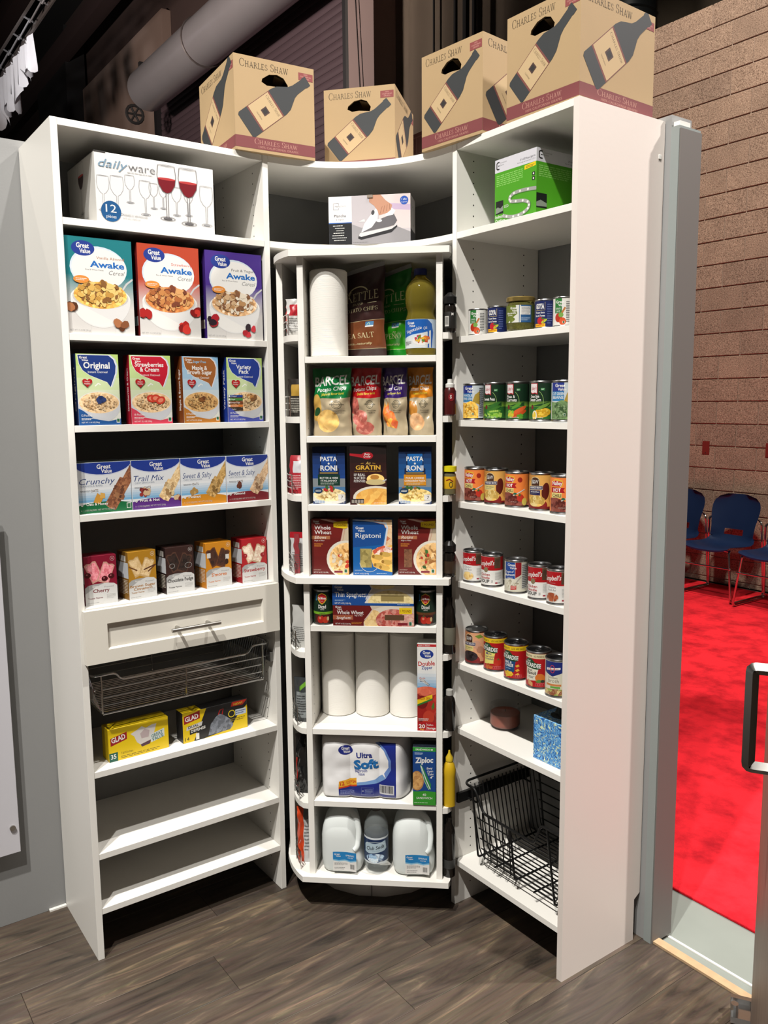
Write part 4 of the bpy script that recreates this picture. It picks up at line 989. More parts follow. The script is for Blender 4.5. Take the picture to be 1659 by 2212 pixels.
# granola bar shelf
def granola(title, sub, band, flavour, bar, extra, w_):
    Bd = M(band, .42)
    def f(a):
        a.rect(0, 0, 1, 1, M('#e6e9ec', .42)); a.grad(0, .22, 1, .5, '#7fb6dc', '#eef1f3', 6)
        a.ell(.5, .0, .72, .22, Bd); a.rect(0, 0, 1, .13, Bd)
        a.ell(.48, 1.02, .56, .28, M('#cfd4e6', .42)); a.ell(.48, 1.03, .55, .27, GVB)
        a.text('Great', .5, .875, .085, WH, 'c', .02, w=.26); a.text('Value', .55, .79, .075, WH, 'c', .02, w=.2)
        a.serif_title(title) if False else a.text(title, .04, .575, .115, M('#22407e', .42), 'l', -.004, .28, w=w_)
        a.text(sub, .06, .525, .035, M('#8b98aa', .45), 'l', w=.4); a.text('OATS', .24, .42, .05, M('#7a6450', .45), 'l', .01, w=.14); a.smalltext(.05, .425, .23, .46, 2, GREY, 1)
        c, s = math.cos(math.radians(58)), math.sin(math.radians(58)); k = a.W/a.H
        def bar_(cx, cy, L_, w2): return [(cx+(u*c-v*s), cy+(u*s+v*c)*k) for u, v in ((-L_, -w2), (L_, -w2), (L_+.02, 0), (L_, w2), (-L_, w2), (-L_-.02, 0))]
        a.poly(bar_(.92, .62, .28, .085), food(bar, 170)); a.poly(bar_(.74, .36, .29 if extra == 'honey' else .2, .115), food(bar, 150)); a.blobs(.74, .36, .14, .2, 26, .0055, [M(x, .55) for x in bar], 4)
        if extra == 'honey': a.poly([(.28, .22), (.4, .17), (.47, .3), (.36, .4)], M('#d69a3c', .4)); a.poly([(.4, .3), (.5, .28), (.5, .38), (.42, .4)], M('#e2b05a', .4))
        elif extra == 'fruit': a.blobs(.24, .36, .1, .07, 12, .007, [M('#7a2a28', .4), M('#a03a34', .4), M('#d8b890', .4)], 3, .9); a.blobs(.95, .2, .06, .05, 5, .007, [M('#7a2a28', .4), M('#d8b890', .4)], 7, .9)
        elif extra == 'peanut': a.blobs(.28, .3, .1, .05, 6, .008, [M('#c9a464', .5), M('#b08a4c', .5)], 3)
        else: a.blobs(.3, .36, .06, .05, 4, .009, [M('#5a2c22', .45), M('#6d3a2a', .45)], 3)
        a.text('6', .05, .15, .07, WH, 'l', .02); a.text(flavour, .15, .155, .05, WH, 'l', .02, w=min(.4, .045*len(flavour))); a.text('6 - 1.2 OZ (35g) BARS  NET WT 7.4 OZ (210g)', .05, .05, .03, M('#c9c4c0', .5), 'l', w=.62)
        if extra == 'honey': goodmark(a, .9, .05, .08)
    return f
for y0, y1, ti, su, bd, fl_, br_, ex, w_, dep, x_, tn, lab in [
    (-1.389, -1.231, 'Crunchy', 'GRANOLA BARS', '#0d6a3c', 'Oats & Honey', ['#4a2a1a', '#6d402a', '#8d5a3c', '#a6744e'], 'honey', .66, .105, .026, 2, 'granola bar box with a green base band, leftmost of its row'),
    (-1.230, -1.080, 'Trail Mix', 'CHEWY GRANOLA BARS', '#5a2a80', 'Fruit & Nut', ['#8a6a44', '#c2a070', '#dcc498', '#a88454'], 'fruit', .62, .105, .024, 0, 'granola bar box with a purple base band and dried fruit'),
    (-1.079, -.930, 'Sweet & Salty', 'CHEWY GRANOLA BARS', '#d18a1e', 'Peanut', ['#6d5024', '#a07c42', '#c4a064', '#8a6832'], 'peanut', .64, .105, .02, 0, 'granola bar box with an orange base band and peanuts'),
    (-.929, -.7835, 'Sweet & Salty', 'CHEWY GRANOLA BARS', '#7d1a26', 'Almond', ['#8a664a', '#c09c78', '#d8bc98', '#a07c5c'], 'almond', .64, .105, .014, 0, 'granola bar box with a dark red base band and almonds')]:
    carton('granola_bar_box', lab, 'snack box', onL(y0, y1, S3, x_), dep, .146, M('#e6e9ec', .42), M('#d9dadd', .45), M('#b9c4c8', .5), fa=granola(ti, su, bd, fl_, br_, ex, w_), ta=lambda a: a.smalltext(.1, .2, .9, .8, 3, M('#5f8fa0', .5), 2), turn=tn, group='granola bar boxes')

# toaster pastry shelf
def pastry(bg, lines, tcol, cake, ice, extra, ex_cols):
    Bg = M(bg, .4); Tc = M(tcol, .42)
    def f(a):
        a.rect(0, 0, 1, 1, Bg); a.grad(0, .3, 1, .75, bg, bg, 1) if False else None
        for cx, cy, r in ((.28, .70, 22), (.68, .66, -22)):
            c, s = math.cos(math.radians(r)), math.sin(math.radians(r)); k = a.W/a.H
            pts = [(-.19, -.36), (.19, -.36), (.19, .26), (.1, .29), (0, .25), (-.1, .3), (-.19, .27)]
            a.poly([(cx+(u*c-v*s), cy+(u*s+v*c)*k) for u, v in pts], M(cake, .5)); a.poly([(cx+(u*c-v*s)*.84, cy+(u*s+v*c)*k*.84) for u, v in pts], food(ice, 190))
        if extra == 'cherry':
            for x, y in ((.1, .62), (.62, .52), (.83, .56)): a.ell(x, y, .1, .055, M('#4a0f14', .35)); a.ell(x-.02, y+.015, .03, .015, M('#b0606a', .35))
        elif extra == 'sticks':
            a.line([(.02, .70), (.32, .60)], .004, M('#7a4a20', .5)); a.line([(.55, .60), (1.0, .68)], .004, M('#5a2c14', .5)); a.line([(.7, .55), (.95, .66)], .004, M('#6d3a1a', .5))
        elif extra == 'choc': a.ring(.22, .60, .1, .05, .001, LGREY); a.ring(.8, .58, .13, .06, .001, LGREY)
        elif extra == 'marsh':
            for x, y in ((.12, .72), (.84, .65)): a.rect(x-.07, y-.05, x+.07, y+.06, M('#e6e2dc', .5))
            a.blobs(.2, .58, .06, .02, 2, .008, [M('#33180e', .5)], 2); a.blobs(.82, .54, .06, .02, 2, .008, [M('#33180e', .5)], 3)
        else:
            for x, y in ((.12, .62), (.84, .6)): a.ell(x, y, .1, .055, M('#a8141f', .35)); a.ell(x+.02, y+.01, .03, .015, M('#d86a70', .35))
        a.ring(.88, .92, .07, .045, .0006, WH); a.text('8', .88, .905, .03, WH, 'c', .02)
        a.poly([(0, .0), (1, .0), (1, .36), (.9, .41), (.7, .43), (.3, .43), (.1, .41), (0, .36)], M('#e2e2e0', .42)); a.poly([(0, .36), (.1, .41), (.3, .43), (.6, .43), (.3, .36), (.1, .28), (0, .24)], M('#b3b3b2', .4))
        a.text('Great', .22, .365, .03, WH, 'l', .02, w=.17); a.text('Value', .27, .33, .027, WH, 'l', .02, w=.14); a.text('Frosted', .6, .335, .032, M('#8d8d8d', .45), 'l', w=.28)
        for i, l_ in enumerate(lines): a.text(l_, .5, .25-i*.065, .052 if len(lines) > 1 else .07, Tc, 'c', .02, w=min(.92, .085*len(l_)))
        a.text('Toaster Pastries', .08, .125, .032, Tc, 'l', .015, w=.46); a.smalltext(.66, .1, .94, .2, 4, LGREY, 2); a.smalltext(.05, .03, .45, .06, 1, LGREY, 3)
    def s(a): a.rect(0, .45, 1, .78, M('#c9ccd0', .5)); a.smalltext(.1, .1, .9, .42, 10, M('#d9d0c0', .5), 4); a.rect(.2, .8, .8, .92, M('#d8d4cc', .5))
    return f, s
for y0, y1, bg, sd, ln, tc_, ck, ic, ex, tn, sb, lab in [
    (-1.381, -1.287, '#8c1230', '#6d0f26', ['Cherry'], '#7a1524', '#d8a090', ['#d97a86', '#e69aa2', '#c95a6a', '#eab8b8'], 'cherry', 0, .03, 'dark red toaster pastry box with cherries, leftmost of its row'),
    (-1.254, -1.164, '#c08a22', '#8a6224', ['Brown Sugar', 'Cinnamon'], '#b07a2e', '#d8b47c', ['#cfae7e', '#dcc296', '#c2a06c', '#e6d2ac'], 'sticks', 7, .03, 'golden toaster pastry box with cinnamon sticks'),
    (-1.136, -1.043, '#3c2420', '#2a1917', ['Chocolate Fudge'], '#1c1412', '#5a3a2c', ['#1c1210', '#33221c', '#120c0a', '#4a342a'], 'choc', 3, .03, 'dark brown toaster pastry box with chocolate squares'),
    (-1.005, -.9125, '#e0931c', '#c67c1a', ["S'mores"], '#e07a1c', '#6d3c20', ['#3a1e14', '#4a2818', '#2c1610', '#5a3420'], 'marsh', 6, .032, 'orange toaster pastry box with marshmallows'),
    (-.8795, -.7865, '#c01a24', '#a01620', ['Strawberry'], '#b5161d', '#e0c09c', ['#e4d6bc', '#efe6d2', '#d8b8a0', '#e8cfc0'], 'straw', 3, .03, 'bright red toaster pastry box with cream icing, rightmost of its row')]:
    f, s = pastry(bg, ln, tc_, ck, ic, ex, None)
    carton('toaster_pastry_box', lab, 'snack box', onL(y0, y1, L4, sb), .07, .145, M(bg, .4), M(sd, .45), M(bg, .4), fa=f, la=s, turn=tn, group='toaster pastry boxes')

# trash bag boxes
def f_gy(a):
    Y = M('#f2cf12', .4); a.rect(0, 0, 1, 1, Y)
    a.poly([(.03, .72), (.30, .83), (.30, .60), (.03, .48)], M('#a31f22', .42)); a.text('GLAD', .165, .60, .15, WH, 'c', .03, w=.23, rot=9)
    a.poly([(.36, .72), (.47, .80), (.55, .88), (.62, .80), (.72, .86), (.80, .86), (.76, .62), (.70, .40), (.52, .32), (.46, .42), (.42, .62)], M('#e2dcd6', .45)); a.poly([(.52, .32), (.70, .40), (.68, .28), (.54, .24)], M('#5f3f4c', .5)); a.poly([(.52, .66), (.6, .78), (.68, .7), (.66, .5), (.54, .5)], M('#c4b2b2', .45))
    a.poly([(.68, .55), (.93, .66), (.93, .40), (.70, .30)], M('#dfe6e2', .45)); a.text('GREAT', .81, .47, .1, M('#2f6f6c', .45), 'c', .02, w=.2, rot=12); a.text('VALUE', .82, .36, .1, M('#2f6f6c', .45), 'c', .02, w=.2, rot=12)
    a.rect(0, 0, .14, .27, M('#14614e', .42)); a.text('35', .07, .09, .13, WH, 'c', .02, w=.09); a.text('Tall Kitchen', .19, .17, .07, M('#6b5c14', .45), 'l', w=.2); a.smalltext(.19, .04, .85, .13, 2, M('#8a7716', .5), 3)
carton('trash_bag_box', 'yellow trash bag box with a white bag on its front', 'box', onL(-1.334, -1.144, L5, .045), .058, .103, M('#f2cf12', .4), M('#d8b80f', .42), M('#e6c312', .4), fa=f_gy, ta=lambda a: a.smalltext(.4, .3, .8, .6, 1, M('#a8911a', .5), 2), turn=1.5, group='trash bag boxes')
def f_gb(a):
    a.rect(0, 0, 1, 1, M('#f2cf12', .4)); a.poly([(.36, 1), (1, 1), (1, .8), (.86, .55), (.72, .1), (.30, .0), (.16, .0)], M('#201f20', .42))
    a.poly([(.02, .88), (.26, .98), (.26, .72), (.02, .62)], M('#a31f22', .42)); a.text('GLAD', .14, .72, .15, WH, 'c', .03, w=.2, rot=7)
    a.poly([(.06, .52), (.30, .60), (.28, .46), (.05, .40)], M('#d8d6d2', .42)); a.text('DUAL', .16, .46, .085, BK, 'c', .02, w=.16, rot=4); a.poly([(.10, .40), (.38, .48), (.36, .30), (.10, .24)], BK); a.text('DEFENSE', .23, .32, .085, WH, 'c', .02, w=.22, rot=5)
    a.poly([(.38, .06), (.42, .42), (.5, .62), (.56, .70), (.6, .66), (.66, .56), (.74, .40), (.77, .2), (.72, .08)], food(['#3a3c42', '#5c6068', '#7d828c', '#26282c'], 90)); a.line([(.54, .68), (.57, .82), (.62, .84), (.6, .66)], .003, M('#c01c1c', .4))
    a.poly([(.76, .98), (1, .98), (.93, .82), (.74, .84)], M('#d8301c', .42)); a.text('NEW!', .855, .86, .07, M('#ffe13a', .42), 'c', .02, w=.14); a.ring(.75, .60, .055, .055*a.W/a.H, .003, M('#e6cc2a', .42)); a.rect(.81, .50, .98, .70, M('#c9d4e0', .42)); a.smalltext(.82, .53, .97, .67, 2, M('#3a4a80', .5), 2)
    a.smalltext(.72, .32, .96, .44, 2, M('#8a7716', .5), 4); a.text('14', .06, .06, .12, BK, 'c', .0, w=.06); a.rect(.19, .03, .24, .24, WH)
carton('trash_bag_box', 'black and yellow trash bag box with a filled dark bag', 'box', onL(-1.098, -.868, L5, .045), .05, .1, M('#2a2828', .42), M('#2a2828', .42), M('#242222', .4), fa=f_gb, ta=lambda a: a.rect(.0, 0, .28, 1, M('#d8b80f', .42)), turn=1.5, group='trash bag boxes')

# ---------------------------------------------------------------- corner shelf: iron carton
def f_iron(a):
    a.rect(0, 0, .285, 1, M('#ece9ea', .42)); a.rect(0, 0, .285, .45, M('#1a1b1f', .42)); a.rect(0, .445, .285, .465, M('#2b5fae', .42))
    a.rect(.285, 0, 1, 1, M('#cfc8cc', .42)); a.rect(.285, .28, .62, 1, M('#c3bcc0', .42)); a.rect(.62, .3, 1, 1, M('#e3d3d2', .42)); a.poly([(.62, .72), (1, .66), (1, .78), (.62, .84)], M('#cbb4cf', .42)); a.poly([(.285, .0), (1, 0), (1, .22), (.84, .34), (.4, .34), (.285, .42)], M('#9c999c', .42))
    a.ring(.09, .80, .034, .062, .0012, GREY) if False else a.line([(.06, .73), (.06, .86), (.125, .86), (.125, .82)], .0012, GREY); a.line([(.06, .73), (.125, .73), (.125, .76)], .0012, GREY); a.text('MAIN', .08, .78, .032, GREY, 'l', .0, w=.055); a.text('STAYS', .14, .78, .032, LGREY, 'l', w=.075)
    a.text('Plancha', .14, .575, .055, BK, 'c', .005, w=.145); a.text('a vapor', .14, .51, .038, GREY, 'c', -.008, w=.10)
    for i, w_ in enumerate((.18, .13, .1, .17, .2, .2, .16)): a.smalltext(.142-w_/2, .385-i*.05, .142+w_/2, .41-i*.05, 1, WH, i+2)
    # iron with a hand on its handle
    a.poly([(.36, .12), (.37, .19), (.76, .30), (.84, .38), (.84, .33), (.77, .22), (.4, .09)], M('#2b2a2d', .4)); a.poly([(.37, .17), (.385, .23), (.78, .34), (.84, .42), (.84, .37), (.77, .29), (.4, .15)], M('#d9d7d8', .3))
    a.poly([(.39, .24), (.46, .30), (.56, .44), (.66, .52), (.80, .60), (.84, .46), (.80, .36)], M('#6d6a6e', .35)); a.poly([(.40, .24), (.44, .42), (.52, .60), (.58, .72), (.61, .70), (.60, .50), (.53, .34)], M('#efedee', .35)); a.poly([(.44, .52), (.36, .46), (.45, .46)], M('#dddbdc', .4)); a.poly([(.70, .55), (.79, .58), (.82, .66), (.76, .74), (.74, .66), (.7, .62)], M('#efedee', .35))
    a.ell(.545, .64, .02, .05, M('#4a484c', .4), rot=-15); a.ell(.62, .47, .035, .03, M('#f2f0f1', .3))
    a.poly([(.50, 1), (.64, 1), (.70, .88), (.78, .78), (.765, .68), (.72, .62), (.62, .58), (.60, .68), (.56, .78), (.5, .86)], M('#c48f72', .5)); [a.line([(.63+.04*i, .60+.03*i), (.66+.03*i, .76+.015*i)], .0014, M('#8f5c44', .5)) for i in range(4)]
    a.ell(.925, .865, .05, .05*a.W/a.H, M('#1f56b8', .42)); a.text('1 año', .925, .87, .04, WH, 'c', .01, w=.06); a.text('de garantía', .925, .82, .022, WH, 'c', w=.07); a.smalltext(.3, .03, .5, .05, 1, GREY, 4)
p0, p1 = Vector((.390, -.563)), Vector((.580, -.3755)); d_ = p1-p0; md = (p0+p1)/2
t = carton('iron_box', 'carton printed with a hand holding a steam iron, on the curved corner shelf', 'box', dict(loc=(md.x, md.y, S0+.0003), rotz=math.atan2(d_.y, d_.x), W=d_.length), .115, .151, M('#e2dcdf', .42), M('#b9b5b4', .45), fa=f_iron, ra=lambda a: a.rect(0, 0, 1, .3, M('#3a3a3c', .5)).ring(.5, .6, .3, .2, .0015, GREY))
obj('seal', boxbm(-.006, .012, -.0035, .012, .143, .1515), M('#8f8274', .5), t)

# ---------------------------------------------------------------- tower: paper towels, chips, oil
PAPER = M('#f2efe8', .9, name='embossed_paper', bump=.35, bscale=260)
def towel_mat():
    m, N, L, P = new_mat('paper_towel'); P.inputs['Base Color'].default_value = (*lin('#d9d6cf'), 1); P.inputs['Roughness'].default_value = .95
    tc = N.new('ShaderNodeTexCoord'); w = N.new('ShaderNodeTexWave'); w.bands_direction = 'Z'; w.inputs['Scale'].default_value = 105; w.inputs['Distortion'].default_value = 1.2; w.inputs['Detail'].default_value = 2; w.inputs['Detail Scale'].default_value = 3
    L.new(tc.outputs['Object'], w.inputs['Vector']); b = N.new('ShaderNodeBump'); b.inputs['Strength'].default_value = .22; b.inputs['Distance'].default_value = .0015
    L.new(w.outputs['Fac'], b.inputs['Height']); L.new(b.outputs['Normal'], P.inputs['Normal']); return m
TOWEL = towel_mat()
def roll(label, loc, r, h):
    t = thing('paper_towel_roll', label, 'paper towel', (loc[0], loc[1], loc[2]+.0003), 0, 'paper towel rolls')
    bm = B(); lathe(bm, [(.021, .001), (r-.004, 0), (r, .004), (r, h-.005), (r-.005, h), (.022, h-.001)], 48); obj('paper', bm, TOWEL, t)
    bm = B(); lathe(bm, [(.0215, h-.0005), (.021, h), (.019, h), (.019, .001), (.0215, .001)], 28); obj('core_tube', bm, M('#a08a6c', .9, name='card_tube'), t)
roll('paper towel roll standing alone beside the chip bags', tw(-.1345, .092, TS[0]), .0585, .262)
for t_, d_, lab in ((-.137, .186, 'paper towel roll, left of the three side by side'), (-.0215, .185, 'paper towel roll, middle of the three side by side'), (.094, .187, 'paper towel roll, right of the three, next to the zipper bag box')): roll(lab, tw(t_, d_, TS[5]), .0573, .283)
CREAM = M('#e3d9a8', .5)
def kettle(top, low, word):
    def f(a):
        a.rect(0, 0, 1, 1, M(top, .3)); a.poly([(0, .10), (1, .10), (1, .42), (0, .42)], M(low, .3)); a.line([(0, .42), (1, .42)], .0008, CREAM); a.line([(0, .10), (1, .10)], .0008, CREAM)
        a.serif('KETTLE', .5, .655, .125, CREAM, .78); a.ring(.42, .73, .26, .10, .004, CREAM, 20, 170)
        a.serif('BRAND', .44, .605, .032, CREAM, .26); a.line([(.66, .615), (.86, .615)], .0012, CREAM); a.serif('POTATO CHIPS', .5, .53, .042, CREAM, .78, small=1)
        a.rect(.62, .345, .80, .405, M('#4d86b5', .4)); a.rect(.62, .345, .80, .36, WH); a.line([(.65, .37), (.70, .395), (.72, .37)], .002, M('#bfe0b0', .4))
        a.serif(word, .46, .225, .06, CREAM, .70, small=1); (a.line([(.635, .296), (.66, .303), (.685, .296), (.71, .303)], .002, CREAM) if 'PEN' in word else None); a.text('taste...naturally', .45, .15, .025, CREAM, 'c', .0, .2, w=.6)
    return f
DKM = M('#33201f', .3)
bag('chip_bag', 'dark brown bag of chips beside the paper towel roll', 'chip bag', tw(-.031, .136, TS[0]), TROT+math.radians(-17), .155, .265, .027, M('#3a2220', .28, name='brown_foil'), kettle('#3a2220', '#7a4426', 'SEA SALT'), 3, 'kettle chip bags', crimp=M('#8b8a88', .35), twist=-.02, wr=.0045, slant=.10)
bag('chip_bag', 'green bag of chips beside the oil bottle', 'chip bag', tw(.058, .198, TS[0]), TROT+math.radians(-28), .14, .262, .034, M('#157a1e', .25, name='green_foil'), kettle('#177d20', '#35a81c', 'JALAPENO'), 9, 'kettle chip bags', back=M('#1a1c18', .3), crimp=M('#8b8a88', .35), wr=.009, slant=.13)
# oil bottle
def lathe_thing(t, name, prof, mat, seg=36, sq=None): bm = B(); lathe(bm, prof, seg, sq=sq); return obj(name, bm, mat, t)
t = thing('oil_bottle', 'clear bottle of yellow vegetable oil with a blue cap', 'bottle', tw(.1505, .085, TS[0]+.0003), TROT)
oilp = [(0, .003), (.038, .001), (.045, .006), (.0465, .02), (.0465, .10), (.0455, .112), (.041, .124), (.040, .134), (.044, .146), (.0465, .16), (.0465, .19), (.043, .207), (.032, .223), (.019, .233), (.0155, .238), (.0155, .25)]
lathe_thing(t, 'oil', oilp+[(0, .25)], glassy('#cdb94c', .05, .86, 1.25, 1, 'vegetable_oil'), sq=lambda a, z: 1+.012*math.cos(12*a))
bm = B(); lathe(bm, [(.0165, .241), (.0195, .242), (.0195, .258), (.018, .2605), (0, .2605)], 30, sq=lambda a, z: 1+.02*math.cos(30*a)); obj('cap', bm, M('#1c2674', .35), t)
rr = .0472; bm = B(); lathe(bm, [(rr, .022), (rr, .108)], 48); lb = obj('label', bm, M('#c9dcf0', .35), t)
def f_oil(a):
    a.rect(0, 0, 1, 1, M('#cfe0f2', .35)); a.poly([(.18, .35), (.18, 1), (.62, 1), (.70, .85), (.73, .55), (.70, .0), (.62, 0), (.62, .55), (.4, .48)], M('#1f62b8', .35)); a.poly([(.18, .3), (.4, .42), (.68, .62), (.68, 0), (.18, 0)], M('#dfe4e4', .35))
    gv(a, .28, .84, .09, WH); a.text('Vegetable', .26, .50, .12, WH, 'l', .0, .2, w=.28, rot=14); a.text('Oil', .56, .63, .1, WH, 'l', .0, .2, w=.06, rot=14)
    a.ell(.53, .26, .15, .17, M('#efece6', .4)); a.blobs(.53, .30, .12, .12, 34, .0045, [M('#d8452c', .4), M('#e8b83a', .4), M('#5a8a2c', .4), M('#c23a5a', .4), M('#e8842c', .4)], 4); a.smalltext(.22, .1, .36, .24, 3, GREY, 3)
a = Art(rr*4.2, .084); f_oil(a); a.build('printed_label', lb, lambda u, v, o: ((rr+o)*math.sin((u-.5)*4.2), -(rr+o)*math.cos((u-.5)*4.2), .023+v*.084), nu=26, base=.0002, step=.000014)
# four small chip bags
def barcel(col, flav, ex):
    def f(a):
        a.rect(0, 0, 1, 1, M('#bfae8e', .32)); a.poly([(0, .54), (.3, .56), (.7, .55), (1, .57), (1, 1), (0, 1)], M(col, .3))
        if ex == 'jal': a.ell(.1, .42, .16, .2, M('#d8ac54', .45)); a.ell(.42, .22, .3, .17, food(['#d8a850', '#e8c47a', '#c08c38'], 60)); a.ell(.12, .36, .12, .05, M('#17512c', .4), rot=55)
        elif ex == 'ham': a.ell(.12, .45, .2, .13, food(['#8a3c34', '#b46054', '#6d2a26'], 90)); a.ell(.34, .26, .26, .12, food(['#8a3c34', '#b46054', '#c98a78'], 90)); a.ell(.5, .11, .3, .1, food(['#8a3c34', '#a85448', '#c98a78'], 90))
        elif ex == 'flame': a.poly([(.08, .5), (.2, .44), (.3, .5), (.36, .38), (.6, .34), (.72, .2), (.62, .1), (.3, .13), (.1, .22)], food(['#b03a24', '#d8642c', '#e8a83c', '#8a2a1c'], 60))
        else: a.ell(.2, .40, .22, .12, M('#cf8a34', .4), rot=40); a.ell(.4, .2, .3, .13, food(['#c9925c', '#dcb184', '#b87a48'], 60))
        a.text('BARCEL', .5, .75, .13, WH, 'c', .02, .3, w=.94, rot=4)
        a.text('Potato Chips', .5, .665, .055, WH, 'c', .012, .15, w=.78, rot=5); a.text(flav, .55, .605, .035, M('#efe04a', .4), 'c', .01, .1, w=.6, rot=3)
        a.ring(.68, .46, .13, .062, .0015, M('#55513f', .5)); a.ring(.68, .46, .09, .04, .001, M('#55513f', .5)); a.text('Homestyle', .68, .455, .022, M('#4a4636', .5), 'c', .01, w=.36); a.text('POTATO CHIPS', .72, .36, .017, M('#55513f', .5), 'c', w=.3); a.text(flav.split()[0].upper(), .72, .33, .017, M('#55513f', .5), 'c', w=.25)
    return f
for t_, d_, W_, tn, col, fl_, ex, sd, lab in [(-.125, .075, .124, -4, '#0f7a3c', 'Jalapeño flavor burst', 'jal', 11, 'small green and tan potato chip bag with a pepper'), (-.021, .092, .100, -8, '#c2161f', 'Diablo flavor burst', 'ham', 23, 'small red and tan potato chip bag'), (.0705, .088, .086, -22, '#3c2070', 'Fuego flavor burst', 'flame', 35, 'small purple and tan potato chip bag with flames'), (.150, .092, .084, -16, '#e08a1a', 'Habanero flavor burst', 'hab', 47, 'small orange and tan potato chip bag')]:
    bag('chip_bag', lab, 'chip bag', tw(t_, d_, TS[1]), TROT+math.radians(tn), W_, .208, .27*W_, M('#bfae8e', .3, name='tan_foil'), barcel(col, fl_, ex), sd, 'small chip bags', back=M('#b9bcc0', .3), wr=.009)

# ---------------------------------------------------------------- tower: pasta boxes
def roni(col, flav1, flav2, fcol, pasta):
    def f(a):
        a.grad(0, .3, 1, 1, col, '#16264f', 7); a.rect(0, 0, 1, .07, M('#1c3566', .42)); a.rect(0, .07, 1, .42, M('#4f7fae', .45)); a.poly([(0, .3), (1, .3), (1, .45), (0, .45)], M('#8a9296', .5))
        a.poly([(.18, .52), (.18, .62), (.24, .64), (.24, .86), (.18, .9), (.36, .9), (.5, .96), (.64, .9), (.82, .9), (.76, .86), (.76, .64), (.82, .62), (.82, .52)], M('#17264a', .4)); a.rect(.27, .54, .73, .88, M(col, .4)); a.rect(.22, .53, .78, .56, M('#8a7440', .45)); a.line([(.24, .70), (.76, .70)], .0012, M('#0f1c38', .4))
        a.text('PASTA', .5, .755, .075, WH, 'c', .02, w=.52); a.ell(.5, .71, .03, .018, WH); a.text('RONI', .5, .59, .085, WH, 'c', .03, w=.52)
        a.ell(.5, .12, .58, .13, M('#e6e3dc', .4)); a.ell(.52, .16, .5, .115, food(pasta, 130)); a.blobs(.52, .17, .42, .08, 40, .0055, [M(c, .5) for c in pasta], 3, .35)
        if 'BUTTER' in flav1: a.blobs(.5, .27, .16, .03, 9, .007, [M('#c4302c', .45), M('#efe6d8', .45), M('#3a6a34', .45)], 5)
        else: a.blobs(.4, .28, .3, .02, 10, .006, [M('#3f6a2c', .45), M('#a86a30', .45)], 5)
        a.rect(.16, .33, .84, .52, M(fcol, .42)); a.text(flav1, .5, .445, .03, WH, 'c', .02, w=.56); a.text(flav2, .5, .395, .03, WH, 'c', .02, w=.5 if 'IT' in flav2 else .64); a.smalltext(.24, .345, .76, .38, 2, M('#cfd8cc', .5), 2)
        a.ell(.17, .235, .13, .05, M('#1a3a5c', .42)); a.smalltext(.08, .215, .26, .255, 2, WH, 3); a.rect(.78, .075, .98, .17, M('#eceae6', .42)); a.text('7', .9, .095, .05, BK, 'c', .01)
        for i in range(4): a.rect(.05+i*.08, .015, .115+i*.08, .06, M('#a9b8cc', .45))
        a.text('NET WT 5.5 OZ (155g)', .97, .02, .02, WH, 'r', w=.4)
    return f
for t0, t1, d_, col, f1, f2, fc, ps, lab in [(-.187, -.085, .047, '#214f9e', 'BUTTER & HERB', 'ITALIANO', '#123a2e', ['#c9a868', '#dcc28a', '#ecdcb0', '#b8904c'], 'dark blue pasta mix box with a green flavour panel'), (.083, .184, .044, '#1f6cb8', 'FOUR CHEESE', 'CORKSCREW PASTA', '#e09420', ['#c9a24c', '#dcbc70', '#ecd698', '#b88c38'], 'blue pasta mix box with an orange flavour panel')]:
    carton('pasta_mix_box', lab, 'pasta box', onT(t0, t1, d_, TS[2]), .045, .178, M('#1f3a6d', .42), M('#17264a', .45), fa=roni(col, f1, f2, fc, ps), group='pasta mix boxes')
def f_grat(a):
    a.grad(0, 0, 1, 1, '#4a1c1c', '#1d1210', 7); Gd = M('#d8a83c', .4)
    a.poly([(0, .84), (.34, .80), (.34, .86), (0, .875)], M('#b51c28', .42)); a.ell(.48, .835, .16, .062, M('#b51c28', .42)); a.text('Betty', .48, .845, .033, WH, 'c', .01, .25, w=.16); a.text('Crocker', .48, .805, .033, WH, 'c', .01, .25, w=.2)
    a.text('Au', .5, .685, .05, M('#e8c464', .4), 'c', .0, .4, w=.14); a.line([(.3, .705), (.38, .71)], .001, Gd); a.line([(.62, .71), (.7, .705)], .001, Gd); a.text('GRATIN', .5, .60, .07, M('#e0b040', .4), 'c', .03, w=.68); a.text('IN A RICH CHEESY GOLDEN SAUCE', .5, .565, .014, Gd, 'c', w=.74)
    a.smalltext(.11, .49, .2, .535, 3, WH, 3); a.text('REAL', .22, .49, .042, WH, 'l', .01, w=.2); a.text('SLICED', .11, .435, .042, WH, 'l', .01, w=.31); a.text('POTATOES', .11, .385, .035, WH, 'l', .01, w=.31)
    a.ell(.7, .44, .24, .085, food(['#d8a04a', '#ecc878', '#c98a34', '#f0d898'], 55)); a.ell(.7, .385, .27, .05, M('#d8c48a', .45)); a.ell(.68, .47, .12, .04, M('#c4873a', .45)); a.line([(.9, .4), (1.0, .43)], .004, M('#c9c9c9', .3))
    a.ell(.7, .12, .62, .20, M('#efe6d4', .4)); a.ell(.72, .11, .57, .175, food(['#a86424', '#cf9440', '#e0b25c', '#b87a30'], 55)); a.rect(.02, .02, .38, .10, M('#20110f', .45))
    for i in range(4): a.rect(.04+i*.085, .03, .11+i*.085, .085, M('#a39a90', .45))
    a.text('NET WT 4.7 OZ (133g)', .97, .02, .016, WH, 'r', w=.32)
